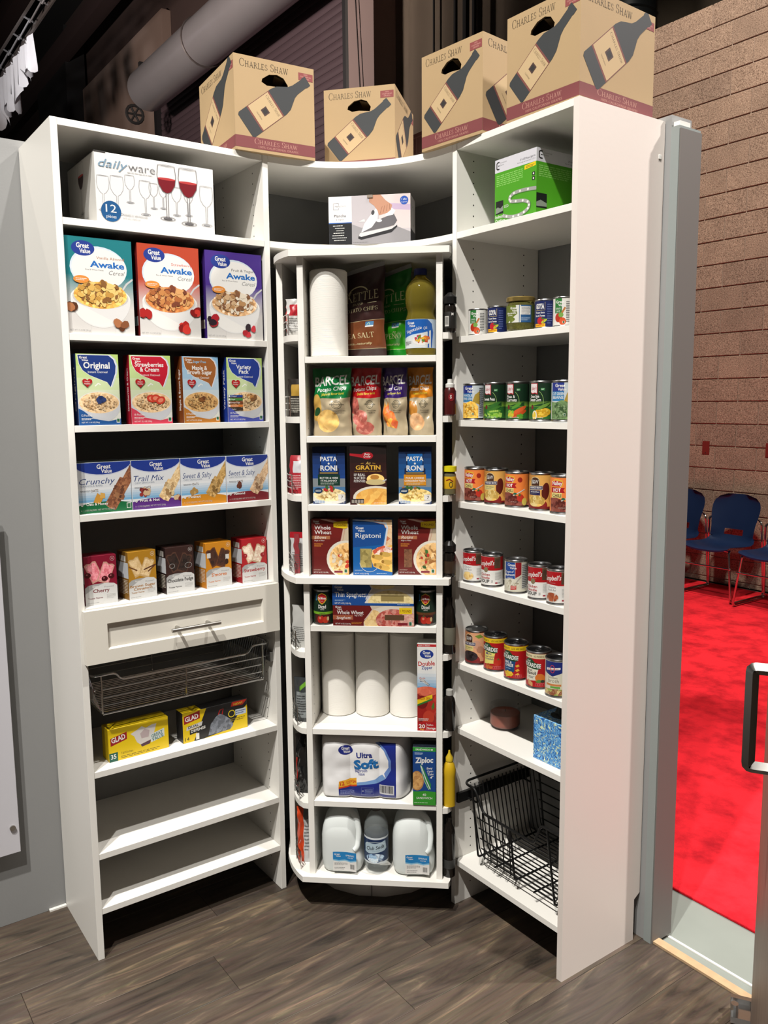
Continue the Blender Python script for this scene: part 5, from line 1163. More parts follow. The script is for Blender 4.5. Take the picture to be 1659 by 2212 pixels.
carton('potato_mix_box', 'dark brown potato mix box with a red spoon mark between the two blue pasta boxes', 'food box', onT(-.067, .046, .03, TS[2]), .045, .182, M('#2a1614', .42), M('#2c2a2a', .45), M('#1a1413', .45), fa=f_grat, ra=lambda a: a.smalltext(.15, .1, .85, .9, 18, M('#8d8a88', .5), 3), turn=4)
def wheat(name, pasta, extra, win):
    def f(a):
        a.grad(0, 0, 1, 1, '#6d1a18', '#7a1e1a', 3); a.poly([(.28, 1), (1, .93), (1, .45), (.80, .62), (.88, .88)], M('#dcc8ac', .45)); a.poly([(.78, .6), (.86, .84), (.84, .9), (.3, .985), (.24, 1), (.4, 1), (.87, .915), (.89, .86), (.80, .58)], M('#e0b8a8', .42)); a.line([(.45, 1), (.90, .92), (.92, .86), (.84, .6)], .0014, M('#c98a78', .42))
        gv(a, .05, .945, .03, WH); a.text('Whole', .08, .815, .068, WH, 'l', .012, w=.44); a.text('Wheat', .08, .73, .068, WH, 'l', .012, w=.46); a.rect(0, .64, .5, .70, M('#b8744c', .45)); a.text(name, .08, .65, .05, WH, 'l', .0, .3, w=.32); a.text('High in Fiber', .08, .605, .022, WH, 'l', w=.27); a.smalltext(.07, .5, .3, .57, 2, M('#d0862c', .5), 2)
        a.ell(.92, .28, .52, .34, M('#efe8da', .4)); a.ell(.95, .27, .48, .31, food(pasta, 70)); a.blobs(.82, .28, .26, .22, 40, .0075, [M(c, .5) for c in pasta], 5, .45); a.blobs(.8, .28, .22, .2, 8, .007, [M(c, .45) for c in extra], 7)
        if win: a.rect(.16, .13, .37, .46, food(['#4a2c1c', '#6d4630', '#7d563a'], 110))
        a.poly([(.60, .95), (.98, .97), (.98, .85), (.9, .83), (.60, .86)], YEL); a.text('1 POUND', .79, .885, .035, M('#8a4a12', .45), 'c', .02, w=.3)
        a.text('NET WT 16 OZ (1 LB) 454g', .04, .03, .022, WH, 'l', w=.4); a.smalltext(.04, .075, .25, .1, 2, M('#c9a89c', .5), 4); a.rect(.6, .035, .83, .075, M('#8a2430', .42)); a.line([(.6, .035), (.83, .035), (.83, .075), (.6, .075), (.6, .035)], .0006, WH); goodmark(a, .87, .03, .09)
    return f
PE = ['#c98a44', '#dcac68', '#ecca94', '#e4b878']
carton('pasta_box', 'dark red whole wheat pasta box with elbow macaroni, leftmost of its row', 'pasta box', onT(-.196, -.078, .054, TS[3]), .045, .178, M('#741c18', .42), M('#5c1614', .45), fa=wheat('Elbows', PE, ['#d8442c', '#f0e4cc'], False), group='pasta boxes')
carton('pasta_box', 'dark red whole wheat pasta box with rotini and broccoli, rightmost of its row', 'pasta box', onT(.078, .198, .066, TS[3]), .045, .178, M('#741c18', .42), M('#5c1614', .45), fa=wheat('Rotini', ['#b88448', '#d0a468', '#e4c490', '#a87038'], ['#35602c', '#4a7a38', '#c83c2c'], True), group='pasta boxes')
def f_rig(a):
    a.rect(0, 0, 1, 1, M('#1565b0', .42)); a.poly([(.3, 1), (1, 1), (1, .5), (.78, .52), (.88, .84)], food(['#c9a070', '#dcc098', '#b4542c', '#e8d4b0'], 60)); a.poly([(0, .99), (.5, .96), (.82, .92), (.86, .85), (.78, .52), (.82, .50), (.905, .86), (.86, .945), (.5, .99), (0, 1)], M('#dbe6f4', .42)); a.poly([(.5, .96), (.80, .91), (.835, .85), (.75, .55), (.0, .5), (0, .97)], M('#17509a', .42))
    gv(a, .07, .83, .042, WH); a.text('Rigatoni', .07, .675, .085, WH, 'l', .005, w=.64)
    a.rect(.18, .14, .48, .48, food(['#8a7a3c', '#a8985a', '#6d6030', '#b8a86c'], 60)); a.poly([(.5, .46), (.7, .5), (1, .55), (1, .06), (.72, .1), (.52, .16), (.46, .3)], food(['#c98a34', '#dca848', '#e8c070', '#b87a28'], 45)); a.poly([(.5, .44), (.62, .5), (.8, .54), (1, .5), (1, .42), (.7, .38), (.55, .36)], food(['#a83a2c', '#c85a40', '#efe2d4', '#8a2a20'], 110))
    for x, y in ((.62, .33), (.82, .38), (.66, .18), (.86, .24), (.8, .14)): a.ell(x, y, .14, .045, M('#e0b458', .45), rot=-8); a.ell(x-.1, y+.01, .035, .03, M('#a87a30', .45))
    a.ring(.42, .26, .26, .2, .0012, M('#e4e2dc', .42), 190, 320); a.text('NET WT 16 OZ (1 LB) 454g', .04, .02, .022, WH, 'l', w=.36); a.smalltext(.04, .075, .25, .1, 2, M('#a9c4e0', .5), 4); a.smalltext(.6, .02, .95, .045, 1, M('#a9c4e0', .5), 6)
carton('pasta_box', 'blue rigatoni box with a clear window, middle of its row', 'pasta box', onT(-.0635, .0605, .049, TS[3]), .045, .178, M('#1565b0', .42), M('#12508c', .45), fa=f_rig, group='pasta boxes')
# diced tomato cans and spaghetti boxes
def tomato(band):
    def f(a):
        a.rect(0, 0, 1, 1, M('#14301f', .4)); a.rect(0, .28, 1, .36, M(band, .42)); a.rect(.30, .0, .70, .28, M('#4a1814', .45))
        a.poly([(.40, .90), (.5, .98), (.60, .90), (.615, .76), (.56, .66), (.5, .6), (.44, .66), (.385, .76)], M('#e2c23c', .4)); a.poly([(.405, .885), (.5, .95), (.595, .885), (.605, .77), (.55, .68), (.5, .63), (.45, .68), (.395, .77)], M('#b5161d', .4)); a.text('Del Monte', .5, .765, .075, WH, 'c', .02, w=.19); a.text('Quality', .5, .69, .04, M('#efb0a0', .45), 'c', 0, .3, w=.08)
        a.text('Diced', .5, .475, .115, WH, 'c', .02, w=.19); a.text('TOMATOES', .5, .42, .03, WH, 'c', w=.1); a.text('Zesty Chili Style' if band != '#7fb82c' else 'Green Pepper & Onion', .5, .305, .035, M('#20301a', .5), 'c', .01, w=.15)
        a.ell(.46, .12, .085, .125, M('#b8281c', .4)); a.ell(.58, .1, .075, .11, M('#c93a24', .4)); a.ell(.445, .16, .03, .04, M('#e07a60', .4)); a.blobs(.46, .24, .03, .02, 4, .003, [M('#3a5a24', .5)], 3, .4); a.ell(.64, .14, .03, .07, M('#d8c08a', .45))
        a.rect(.33, .72, .365, .95, M('#3a7ab0', .45))
    return f
can('tomato_can', 'can of diced tomatoes with a light green band, left of the spaghetti boxes', 'can', tw(-.1615, .057, TS[4]), .0325, .114, M('#14301f', .4), tomato('#7fb82c'), rotz=TROT, group='diced tomato cans', lid=STEEL)
can('tomato_can', 'can of diced tomatoes with a brown band, right of the spaghetti boxes', 'can', tw(.1655, .066, TS[4]), .0325, .114, M('#14301f', .4), tomato('#6d3c1c'), rotz=TROT, group='diced tomato cans', lid=STEEL)
def f_thin(a):
    a.rect(0, 0, 1, 1, M('#d9d2c4', .42)); a.rect(.4, 0, 1, .15, M('#1a4f9a', .42)); a.ell(.72, .12, .32, .72, M('#e9e4da', .42), 0, 180); a.ell(.72, .14, .28, .62, food(['#c9b478', '#dcca94', '#b8a468'], 140), 0, 180); a.ell(.62, 1.0, .15, .2, food(['#c9b478', '#dcca94'], 140))
    a.poly([(0, 0), (.40, 0), (.40, .15), (.44, .4), (.485, .82), (.46, 1), (0, 1)], M('#1a4f9a', .42)); a.line([(.41, .3), (.455, .62), (.49, .85), (.465, 1)], .002, WH); a.line([(.42, .3), (.465, .62), (.50, .85), (.475, 1)], .001, WH)
    gv(a, .03, .84, .11, WH); a.text('Thin Spaghetti', .03, .42, .22, WH, 'l', .01, w=.39); a.rect(.6, .22, .88, .52, M('#a8945a', .45)); [a.line([(.605, .26+.05*i), (.875, .26+.05*i)], .0006, M('#6d5c30', .5)) for i in range(5)]
    a.text('NET WT 16 OZ (1 LB) 454g', .03, .06, .08, WH, 'l', w=.2); a.smalltext(.03, .2, .16, .28, 2, M('#a9c4e0', .5), 2); a.smalltext(.8, .04, .97, .1, 1, M('#a9c4e0', .5), 3)
def f_wsp(a):
    a.rect(0, 0, 1, 1, M('#d6c6b0', .42)); a.ell(.72, .2, .34, .8, M('#e9ddcc', .42)); a.ell(.5, .3, .12, .5, food(['#c9a468', '#dcc08a', '#b88c50'], 130)); a.ell(.75, .3, .22, .55, food(['#8a2c28', '#a84a40', '#c98a7c', '#6d1c1c'], 120)); a.ell(.93, .3, .1, .45, food(['#c9a098', '#b87a70', '#dcc0a8'], 130))
    a.poly([(0, 0), (.38, 0), (.38, .2), (.42, .42), (.485, .8), (.46, 1), (0, 1)], M('#6d1616', .42)); a.line([(.39, .3), (.44, .55), (.49, .82), (.465, 1)], .002, M('#e0c4bc', .45)); a.line([(.40, .3), (.45, .55), (.50, .82), (.475, 1)], .001, M('#e0c4bc', .45))
    gv(a, .03, .88, .085, WH); a.text('Whole Wheat', .05, .57, .18, WH, 'l', .012, w=.33); a.text('High in Fiber', .27, .48, .055, WH, 'l', w=.1); a.rect(0, .3, .25, .52, M('#a85a3c', .45)); a.text('Spaghetti', .04, .33, .13, WH, 'l', .0, .3, w=.19); a.rect(.64, .3, .88, .56, M('#6d4c34', .45)); [a.line([(.645, .33+.05*i), (.875, .33+.05*i)], .0006, M('#3c2818', .5)) for i in range(5)]
    a.rect(.82, .62, .975, .92, YEL); a.text('1 POUND', .897, .7, .12, M('#8a4a12', .45), 'c', .02, w=.13); a.rect(.8, .06, .92, .18, M('#8a2430', .42)); goodmark(a, .935, .05, .04); a.text('NET WT 16 OZ (1 LB) 454g', .03, .06, .07, WH, 'l', w=.19); a.smalltext(.23, .08, .36, .2, 2, M('#d0862c', .5), 3)
carton('spaghetti_box', 'flat dark red whole wheat spaghetti box at the bottom of the pile of two', 'pasta box', onT(-.127, .130, .024, TS[4]), .045, .0655, M('#8a2c24', .42), M('#5c1614', .45), fa=f_wsp, group='spaghetti boxes')
carton('spaghetti_box', 'flat blue thin spaghetti box lying on a dark red one', 'pasta box', onT(-.128, .129, .024, TS[4]+.066), .045, .0655, M('#1a4f9a', .42), M('#143c74', .45), M('#cfd4d8', .45), fa=f_thin, group='spaghetti boxes')
# zipper bag box
def f_zip(a):
    a.rect(0, 0, 1, 1, WH); a.grad(0, .48, 1, .70, '#7fb4dc', '#f0f1f0', 6); a.rect(0, .97, 1, 1, M('#c4262c', .42)); a.text('KEEP IT FRESH', .06, .977, .014, WH, 'l', w=.6)
    gvoval(a, .5, .885, .36, .052); a.text('Double', .5, .755, .05, M('#c4262c', .42), 'c', .02, w=.88, rot=4); a.text('Zipper', .52, .715, .034, M('#2a4a9a', .42), 'c', .02, w=.58, rot=4)
    a.rect(0, .1, 1, .5, food(['#8a1c1c', '#b03024', '#6d1414', '#c8503c'], 35)); a.ell(.5, .46, .6, .055, food(['#b84a34', '#cf6a50', '#a03a28'], 60)); [a.ell(x, y, .3, .075, M(c, .35)) for x, y, c in ((.25, .22, '#a8201c'), (.75, .28, '#b83024'), (.6, .16, '#c8402c'), (.25, .33, '#7a1616'))]; a.blobs(.85, .29, .1, .03, 5, .006, [M('#4a7a2c', .45)], 3, .4)
    a.poly([(.12, .585), (.3, .605), (.55, .56), (.62, .53), (.5, .535), (.3, .565)], WH); a.line([(.14, .575), (.35, .575), (.6, .52)], .0014, BK); a.line([(.14, .59), (.35, .59), (.66, .53)], .0014, BK); a.text('Double', .12, .60, .02, M('#d8643c', .45), 'l', 0, .2, w=.3)
    a.poly([(0, .30), (.8, .38), (.8, .425), (0, .36)], YEL); a.text('FRESH SEAL', .4, .36, .03, M('#b5301c', .42), 'c', .015, w=.68, rot=5); a.poly([(0, .275), (.8, .355), (.8, .385), (0, .31)], M('#2c7a34', .42)) if False else a.poly([(0, .285), (.8, .36), (.8, .38), (0, .305)], M('#2c7a34', .42))
    a.smalltext(.06, .115, .6, .145, 2, WH, 3); a.rect(0, 0, 1, .1, M('#b5161d', .42)); a.text('20', .24, .03, .042, WH, 'c', .03, w=.34); a.text('Bags', .25, .008, .016, M('#f2c23a', .45), 'c', .01, w=.2); a.line([(.47, .01), (.47, .09)], .0008, WH); a.text('Gallon', .52, .06, .018, WH, 'l', .01, w=.32); a.text('Storage', .52, .018, .026, WH, 'l', .02, w=.44)
carton('zipper_bag_box', 'tall narrow white and red zipper bag box printed with strawberries', 'box', onT(.139, .199, .03, TS[5]), .062, .285, WH, M('#d8d6d2', .45), fa=f_zip)

# ---------------------------------------------------------------- tower: bathroom tissue pack, sandwich bags, water
def tissue_pack():
    W, Hh, Dp = .288, .205, .19
    t = thing('bathroom_tissue_pack', 'plastic-wrapped pack of white bathroom tissue rolls with a blue printed panel', 'tissue pack', tw(-.0345, .043, TS[6]+.0003), TROT)
    film = M('#efeeee', .25, spec=.5, name='wrapped_tissue', bump=.15, bscale=40)
    def fr(u):        # front bulges of three rolls
        x = u*3; k = abs((x % 1)-.5)*2; e = 0 if .0 < u < 1 else 1
        return .011*(1-math.sqrt(max(0, 1-k**2.2*.96)))+(.05*max(0, (u-.86)/.14)**2.2)+(.02*max(0, (.06-u)/.06)**2)
    def S(u, v, o):
        y = fr(u)+.012*max(0, (v-.90)/.10)**2+.010*max(0, (.06-v)/.06)**2-.0035*math.sin(pi*((v*2) % 1))+.002*noise.noise(Vector((u*9, v*7, 2)))
        return Vector((-W/2+u*W, y-o, v*Hh))
    nu, nv = 36, 20; bm = B(); g = {}
    for i in range(nu+1):
        for j in range(nv+1):
            p = S(i/nu, j/nv, 0); g[0, i, j] = bm.verts.new(p); g[1, i, j] = bm.verts.new((p.x, Dp-p.y*.8, p.z))
    for i in range(nu):
        for j in range(nv):
            bm.faces.new((g[0, i, j], g[0, i+1, j], g[0, i+1, j+1])); bm.faces.new((g[0, i, j], g[0, i+1, j+1], g[0, i, j+1])); bm.faces.new((g[1, i, j], g[1, i+1, j], g[1, i+1, j+1], g[1, i, j+1]))
    for i in range(nu):
        for j in (0, nv): bm.faces.new((g[0, i, j], g[0, i+1, j], g[1, i+1, j], g[1, i, j]))
    for j in range(nv):
        for i in (0, nu): bm.faces.new((g[0, i, j], g[0, i, j+1], g[1, i, j+1], g[1, i, j]))
    obj('wrapped_rolls', bm, film, t, angle=50)
    for i in range(3):
        bm = B(); lathe(bm, [(.0, .0), (.019, .0), (.019, .0008), (0, .0008)], 24, c=(-W/2+W*(i+.5)/3, .055)); o = obj('core_hole', bm, M('#b5ab9c', .9), t); o.location = (0, 0, Hh-.0006)
    a = Art(W, Hh); BL = M('#20308c', .3)
    a.poly([(.20, .04), (.855, .04), (.855, .95), (.62, .95), (.74, .84), (.80, .66), (.80, .50), (.74, .36), (.66, .28), (.5, .25), (.2, .2)], BL); a.poly([(.74, .36), (.66, .28), (.5, .25), (.2, .2), (.2, .24), (.5, .30), (.62, .34), (.70, .42)], M('#7fa8dc', .35)); a.poly([(.80, .66), (.80, .50), (.74, .36), (.72, .44), (.77, .54), (.77, .66), (.72, .82), (.62, .95), (.66, .95), (.74, .84)], M('#6d8fd0', .35))
    gvoval(a, .285, .815, .082, .078, M('#232f86', .3)); a.text('Ultra', .50, .70, .085, BL, 'c', .03, w=.18, rot=4); a.text('Soft', .52, .515, .145, M('#1f7ac4', .3), 'c', .05, w=.28, rot=5); a.text('Bathroom', .46, .455, .05, M('#4a56a0', .35), 'c', .01, w=.14, rot=3); a.text('Tissue', .46, .405, .045, M('#4a56a0', .35), 'c', .01, w=.08, rot=3)
    a.poly([(.20, .19), (.41, .25), (.405, .36), (.205, .29)], M('#f0b030', .4)); a.text('12', .245, .225, .06, M('#c4301c', .4), 'c', .03, w=.05, rot=9); a.text('Double', .315, .275, .024, M('#c4301c', .4), 'c', .01, w=.05, rot=9); a.text('Rolls', .315, .248, .024, M('#c4301c', .4), 'c', .01, w=.04, rot=9); a.text('=24', .37, .27, .05, M('#c4301c', .4), 'c', .02, w=.06, rot=9); a.poly([(.20, .165), (.41, .225), (.41, .25), (.20, .19)], M('#d8441c', .4))
    a.smalltext(.22, .07, .38, .15, 4, M('#8d98d0', .4), 3); a.line([(.46, .08), (.6, .08), (.6, .2), (.46, .2), (.46, .08)], .0007, M('#9aa8d8', .4)); a.smalltext(.5, .1, .59, .18, 4, M('#9aa8d8', .4), 4); [a.line([(.478-.012*math.cos(k*pi/3), .14-.017*math.sin(k*pi/3)), (.478+.012*math.cos(k*pi/3), .14+.017*math.sin(k*pi/3))], .0008, M('#c9d0ea', .4)) for k in range(3)]
    a.barcode(.665, .09, .835, .25, BK, M('#dcdce0', .4), 3)
    a.build('printed_film', t, faceted(S, nu, nv), nu=nu, nv=nv, base=.0005, step=.00002)
tissue_pack()
def f_ziploc(a):
    a.rect(0, 0, 1, 1, M('#14468c', .4)); a.rect(0, .93, 1, 1, M('#2f9a34', .42)); a.text('SANDWICH 40', .5, .945, .03, WH, 'c', .02, w=.76); a.smalltext(.08, .87, .45, .91, 2, M('#c9dcf0', .45), 3)
    a.text('Ziploc', .5, .735, .09, WH, 'c', .035, .12, w=.80, rot=3)
    a.ell(.18, .42, .30, .17, M('#b8844c', .5)); a.ell(.16, .42, .27, .15, food(['#a87844', '#c4985c', '#946438'], 120)); a.poly([(.30, .72), (.44, .66), (.70, .44), (.80, .36), (.78, .26), (.62, .30), (.46, .50)], M('#2f8a4a', .4)); a.line([(.36, .68), (.58, .44), (.76, .28)], .003, M('#e4e8e4', .4)); a.line([(.33, .69), (.5, .42), (.7, .27)], .0015, M('#bfe0c4', .4))
    for i, w_ in enumerate(('Easy', 'Open', 'Tabs')): a.text(w_, .74+.02*i, .625-.052*i, .035, WH, 'c', .01, .15, w=.26, rot=6)
    a.line([(.90, .51), (.82, .49)], .0018, WH); a.poly([(.74, .475), (.84, .51), (.83, .465)], WH)
    a.rect(0, 0, 1, .235, M('#379a2c', .42)); a.poly([(0, .22), (.5, .25), (1, .235), (1, .2), (0, .2)], M('#379a2c', .42)); a.text('40', .5, .16, .04, WH, 'c', .01, w=.16); a.text('SANDWICH', .5, .105, .036, WH, 'c', .01, w=.7); a.smalltext(.05, .03, .95, .05, 1, M('#cfe8c8', .45), 2)
carton('sandwich_bag_box', 'blue and green sandwich bag box with a slice of bread', 'box', onT(.1245, .1975, .018, TS[6]), .055, .195, M('#14468c', .4), M('#1a2c4c', .45), M('#161f2c', .45), fa=f_ziploc, ta=lambda a: a.text('Ziploc', .5, .3, .3, M('#2a3444', .45), 'c', .02, w=.6))
def jug(label, t_, d_, rz):
    t = thing('water_jug', label, 'jug', tw(t_, d_, T0+.0003), TROT+math.radians(rz), 'water jugs')
    MILK = glassy('#e3e8e6', .3, .22, 1.2, .9, 'milky_jug_plastic')
    def sq(a, z): c, s = abs(math.cos(a)), abs(math.sin(a)); return min(1.22, 1/((c**4+s**4)**.25)) if z < .17 else 1+(min(1.22, 1/((c**4+s**4)**.25))-1)*max(0, (.22-z)/.05)
    bm = B(); prof = [(0, .002), (.055, 0), (.063, .006), (.0685, .02), (.0700, .05), (.0700, .12), (.067, .145), (.060, .172), (.045, .194), (.028, .208), (.019, .213), (.019, .224)]
    lathe(bm, prof, 40, sq=sq)
    for v in bm.verts:            # flattened shoulder under the handle, right side
        if v.co.z > .085 and v.co.x > .02:
            k = min(1, (v.co.z-.085)/.03)*min(1, (v.co.x-.02)/.02); v.co.x -= .016*k
    obj('body', bm, MILK, t, angle=50)
    bm = B(); tube(bm, fillet([(.018, -.02, .20), (.046, -.03, .185), (.056, -.04, .13), (.050, -.055, .09), (.04, -.06, .082)], .02, 4), .0105, 10); obj('handle', bm, MILK, t, angle=60)
    bm = B(); lathe(bm, [(0, .214), (.0215, .214), (.0215, .230), (0, .231)], 24); obj('cap', bm, M('#2c6ab0', .4), t)
    a = Art(.078, .066); a.rect(0, 0, 1, 1, WH); a.poly([(0, .62), (.25, .55), (.5, .6), (.75, .54), (1, .62), (1, 1), (0, 1)], M('#1f86c8', .4)); a.poly([(0, .55), (.25, .48), (.5, .53), (.75, .47), (1, .55), (1, .62), (.75, .54), (.5, .6), (.25, .55), (0, .62)], M('#8fc8e8', .4)); gv(a, .05, .83, .085, WH); a.text('SPRING', .72, .78, .08, WH, 'c', .01, w=.36); a.text('WATER', .74, .67, .06, WH, 'c', 0, w=.24)
    a.smalltext(.06, .28, .62, .44, 3, M('#8a8a8a', .5), 3); a.smalltext(.06, .05, .5, .2, 2, M('#8a8a8a', .5), 4); a.barcode(.72, .07, .94, .4, BK, WH, 5)
    rq = .0742
    def sf(u, v, o):
        x = (u-.5)*.078+.012; return Vector((x, -(.0702*sq(-pi/2+x/.09, .05)*1.0)+x*x*1.2-o-.0006, .014+v*.066))
    a.build('label', t, sf, nu=12, base=.0012, step=.00002)
jug('milky plastic water jug left of the soda bottle', -.1135, .094, 0); jug('milky plastic water jug right of the soda bottle', .1215, .094, 3)
t = thing('soda_bottle', 'clear club soda bottle with a blue label between two water jugs', 'bottle', tw(-.001, .062, T0+.0003), TROT)
lathe_thing(t, 'body', [(0, .008), (.020, .004), (.030, 0), (.037, .012), (.0405, .03), (.0405, .038), (.0395, .042), (.0395, .132), (.0405, .137), (.0405, .15), (.037, .172), (.026, .195), (.015, .21), (.0125, .222)], glassy('#b4bcbc', .05, 0, 1.45, .2, 'clear_bottle'), 40, sq=lambda a, z: 1+(.10*math.cos(5*a)*max(0, (.03-z)/.03)))
bm = B(); lathe(bm, [(.0128, .212), (.0165, .213), (.0165, .215), (.0145, .217), (.0145, .228), (0, .229)], 24); obj('cap', bm, M('#5a5552', .4), t)
rr3 = .0402; bm = B(); lathe(bm, [(rr3, .042), (rr3, .132)], 48); lb = obj('label', bm, M('#24406a', .35), t)
def f_soda(a):
    a.rect(0, 0, 1, 1, M('#1f3a60', .35)); a.rect(0, .93, 1, 1, M('#dfe6ea', .4)); a.rect(0, 0, 1, .07, M('#dfe6ea', .4)); a.poly([(0, .7), (.3, .84), (.7, .86), (1, .9), (1, .93), (0, .93)], M('#17305a', .35))
    a.poly([(.27, .42), (.27, .72), (.33, .80), (.5, .78), (.64, .83), (.72, .86), (.75, .55), (.7, .48), (.5, .42), (.36, .38)], M('#b9cfdc', .35)); a.ring(.5, .6, .24, .24, .0012, M('#e4eef2', .4), 20, 170); a.text('Club Soda', .505, .555, .13, M('#141a26', .4), 'c', .012, .3, w=.37, rot=9); a.text('LOW SODIUM', .52, .49, .025, M('#5f8090', .45), 'c', w=.16, rot=4)
    a.ell(.5, .22, .19, .17, food(['#4a6c9a', '#8fb0cc', '#d8e6ee', '#24406a', '#b8d0e0'], 90)); a.text('1 LITER (33.8 FL OZ)', .5, .085, .03, WH, 'c', .01, w=.3)
a = Art(rr3*4.2, .09); f_soda(a); a.build('printed_label', lb, lambda u, v, o: ((rr3+o)*math.sin((u-.5)*4.2), -(rr3+o)*math.cos((u-.5)*4.2), .042+v*.09), nu=26, base=.0002, step=.000014)

# ---------------------------------------------------------------- right cabinet: rope light box
GR = M('#4fa51f', .42)
def rope_common(a, right=False):
    a.rect(0, 0, 1, 1, GR); a.rect(0, .80, 1, 1, M('#dcdbe2', .42))
    a.poly([(.035, .86), (.035, .945), (.06, .965), (.11, .965), (.11, .945), (.07, .945), (.055, .935), (.055, .87), (.07, .86), (.11, .86), (.11, .84), (.06, .84)], BK); a.rect(.075, .895, .11, .91, BK)
    a.text('Commercial', .125, .93, .022, GREY, 'l', w=.16); a.text('Electric', .125, .895, .022, GREY, 'l', w=.1); a.text('27 ft LED Rope Light Kit', .97, .875, .026, BK, 'r', .01, w=.36); a.text('Kit de soga de luces LED, 8,23 m', .97, .838, .02, GREY, 'r', w=.42)
    a.smalltext(.04, .58, .68, .76, 6, M('#8fd068', .5), 5); a.poly([(.72, .72), (.98, .74), (.98, .80), (.72, .78)], YEL); a.smalltext(.76, .735, .95, .775, 2, M('#5a4a12', .5), 2)
def f_rope(a):
    rope_common(a)
    for y in (.60, .53): a.rect(.90, y, .965, y+.055, M('#2a2c2a', .42)); a.ell(.932, y+.028, .015, .014, WH)
    pts = [(1.02, .40), (.85, .42), (.62, .43), (.45, .42), (.36, .37), (.38, .31), (.52, .29), (.72, .27), (.84, .22), (.83, .14), (.72, .09), (.55, .06), (.38, .075), (.2, .12)]
    sm = [(q.x, q.y) for q in fillet([(x, y, 0) for x, y in pts], .2, 4)]
    a.line([(x+.02, y-.012) for x, y in sm], .010, M('#3a7a1c', .45)); a.line(sm, .0095, M('#a8a8a4', .35)); [a.ell(x, y, .022, .018, M('#f4f4ee', .3)) for x, y in sm[::4]]
    a.rect(.03, .16, .215, .36, M('#141a18', .42)); a.poly([(.03, .25), (.08, .27), (.14, .24), (.215, .28), (.215, .2), (.03, .17)], M('#8a9488', .45)); a.text('LED', .245, .235, .04, WH, 'l', .0, w=.1); a.text('Indoor/', .02, .095, .05, WH, 'l', .01, w=.21); a.text('Outdoor', .02, .03, .05, WH, 'l', .01, w=.25)
def f_rope2(a): rope_common(a); a.rect(.0, .12, .20, .34, M('#141a18', .42)); a.poly([(.0, .2), (.08, .24), (.2, .2), (.2, .15), (.0, .14)], M('#8a9488', .45))
carton('rope_light_box', 'green and white rope light box on the top shelf of the can cabinet', 'box', onR(.916, 1.080, S0, .030), .205, .1795, GR, GR, M('#8a8a86', .6), fa=f_rope, ra=f_rope2)

# ---------------------------------------------------------------- right cabinet: cans
ROWR = lambda x, z, y=-.312: (x, y, z)
def facing(x, y, k=0): return math.atan2(CAM.y-y, CAM.x-x)+pi/2+math.radians(k-9)     # label turned towards the aisle
def f_tsauce(a):
    a.rect(0, 0, 1, 1, M('#e9e7e0', .4)); a.rect(.34, .45, .52, 1, M('#2c7a34', .4)); gv(a, .37, .82, .10, WH); a.text('TOMATO', .43, .58, .07, WH, 'c', 0, w=.13); a.text('SAUCE', .43, .48, .07, WH, 'c', 0, w=.1)
    a.line([(.46, .3), (.54, .5), (.6, .66)], .005, M('#c07a3c', .45)); a.ell(.44, .28, .09, .17, M('#b8341c', .4)); a.ell(.54, .14, .08, .14, M('#d85a2c', .4)); a.ell(.5, .38, .06, .09, M('#7aa84a', .45)); goodmark(a, .54, .06, .045); a.smalltext(.62, .1, .74, .9, 12, M('#4a4a48', .5), 3)
def f_goya(a):
    NB = M('#16235c', .4); a.rect(0, 0, 1, 1, NB); a.rect(.28, 0, .56, .13, M('#efb21c', .42)); a.text('SPANISH STYLE', .42, .045, .045, M('#a83a1c', .42), 'c', .02, w=.22)
    a.text('GOYA', .42, .70, .19, WH, 'c', .04, w=.22); a.line([(.30, .64), (.55, .64), (.55, .95)], .001, M('#c9b46c', .45)); a.text('Tomato Sauce', .42, .52, .07, WH, 'c', .02, w=.24); a.text('Salsa de Tomate', .42, .40, .07, WH, 'c', .02, w=.26); a.ell(.44, .24, .085, .14, M('#c4202c', .4)); a.ell(.53, .22, .08, .05, M('#b8c43a', .42), rot=35); a.ell(.50, .32, .05, .03, M('#3a6a2c', .45)); a.smalltext(.60, .1, .72, .9, 9, M('#5a68a0', .5), 3)
for i, (x, f, r, lab) in enumerate([(.834, f_tsauce, .0285, 'tiny white and green tomato sauce can, leftmost beside the olive jar row'), (.919, f_goya, .0285, 'tiny navy blue tomato sauce can left of the olive jar'), (1.112, f_goya, .0295, 'tiny navy blue tomato sauce can right of the olive jar'), (1.178, f_tsauce, .0285, 'tiny white and green tomato sauce can half hidden at the right panel')]):
    can('small_can', lab, 'can', (x, -.315, S1), r, .079, M('#e9e7e0', .4) if f is f_tsauce else M('#16235c', .4), f, rotz=facing(x, -.315, -6), lid=STEEL, group='small tomato sauce cans', lab0=.004, lab1=.005)
t = thing('olive_jar', 'glass jar of green olives with a gold lid among small cans', 'jar', (1.006, -.306, S1+.0003), facing(1.006, -.306, -4))
lathe_thing(t, 'glass', [(0, .002), (.034, .0), (.0395, .006), (.0405, .02), (.0405, .072), (.038, .082), (.036, .086)], glassy('#8d8a4a', .05, .75, 1.4, 1, 'brine_glass'), 40)
rnd = random.Random(4); om = B()
for k in range(26):
    a = rnd.uniform(0, 2*pi); r = .028; z = rnd.choice([.012, .024, .072])+rnd.uniform(-.003, .003); bmesh.ops.create_icosphere(om, subdivisions=1, radius=.0085, matrix=Matrix.Translation((r*math.cos(a), r*math.sin(a), z)))
o = obj('olives', om, M('#7d7a34', .35), t, angle=180); o['kind'] = 'stuff'
bm = B(); lathe(bm, [(.037, .083), (.0415, .084), (.0415, .094), (.039, .097), (.036, .096), (0, .096)], 40); obj('lid', bm, M('#a08a50', .3, .8, name='gold_lid'), t)
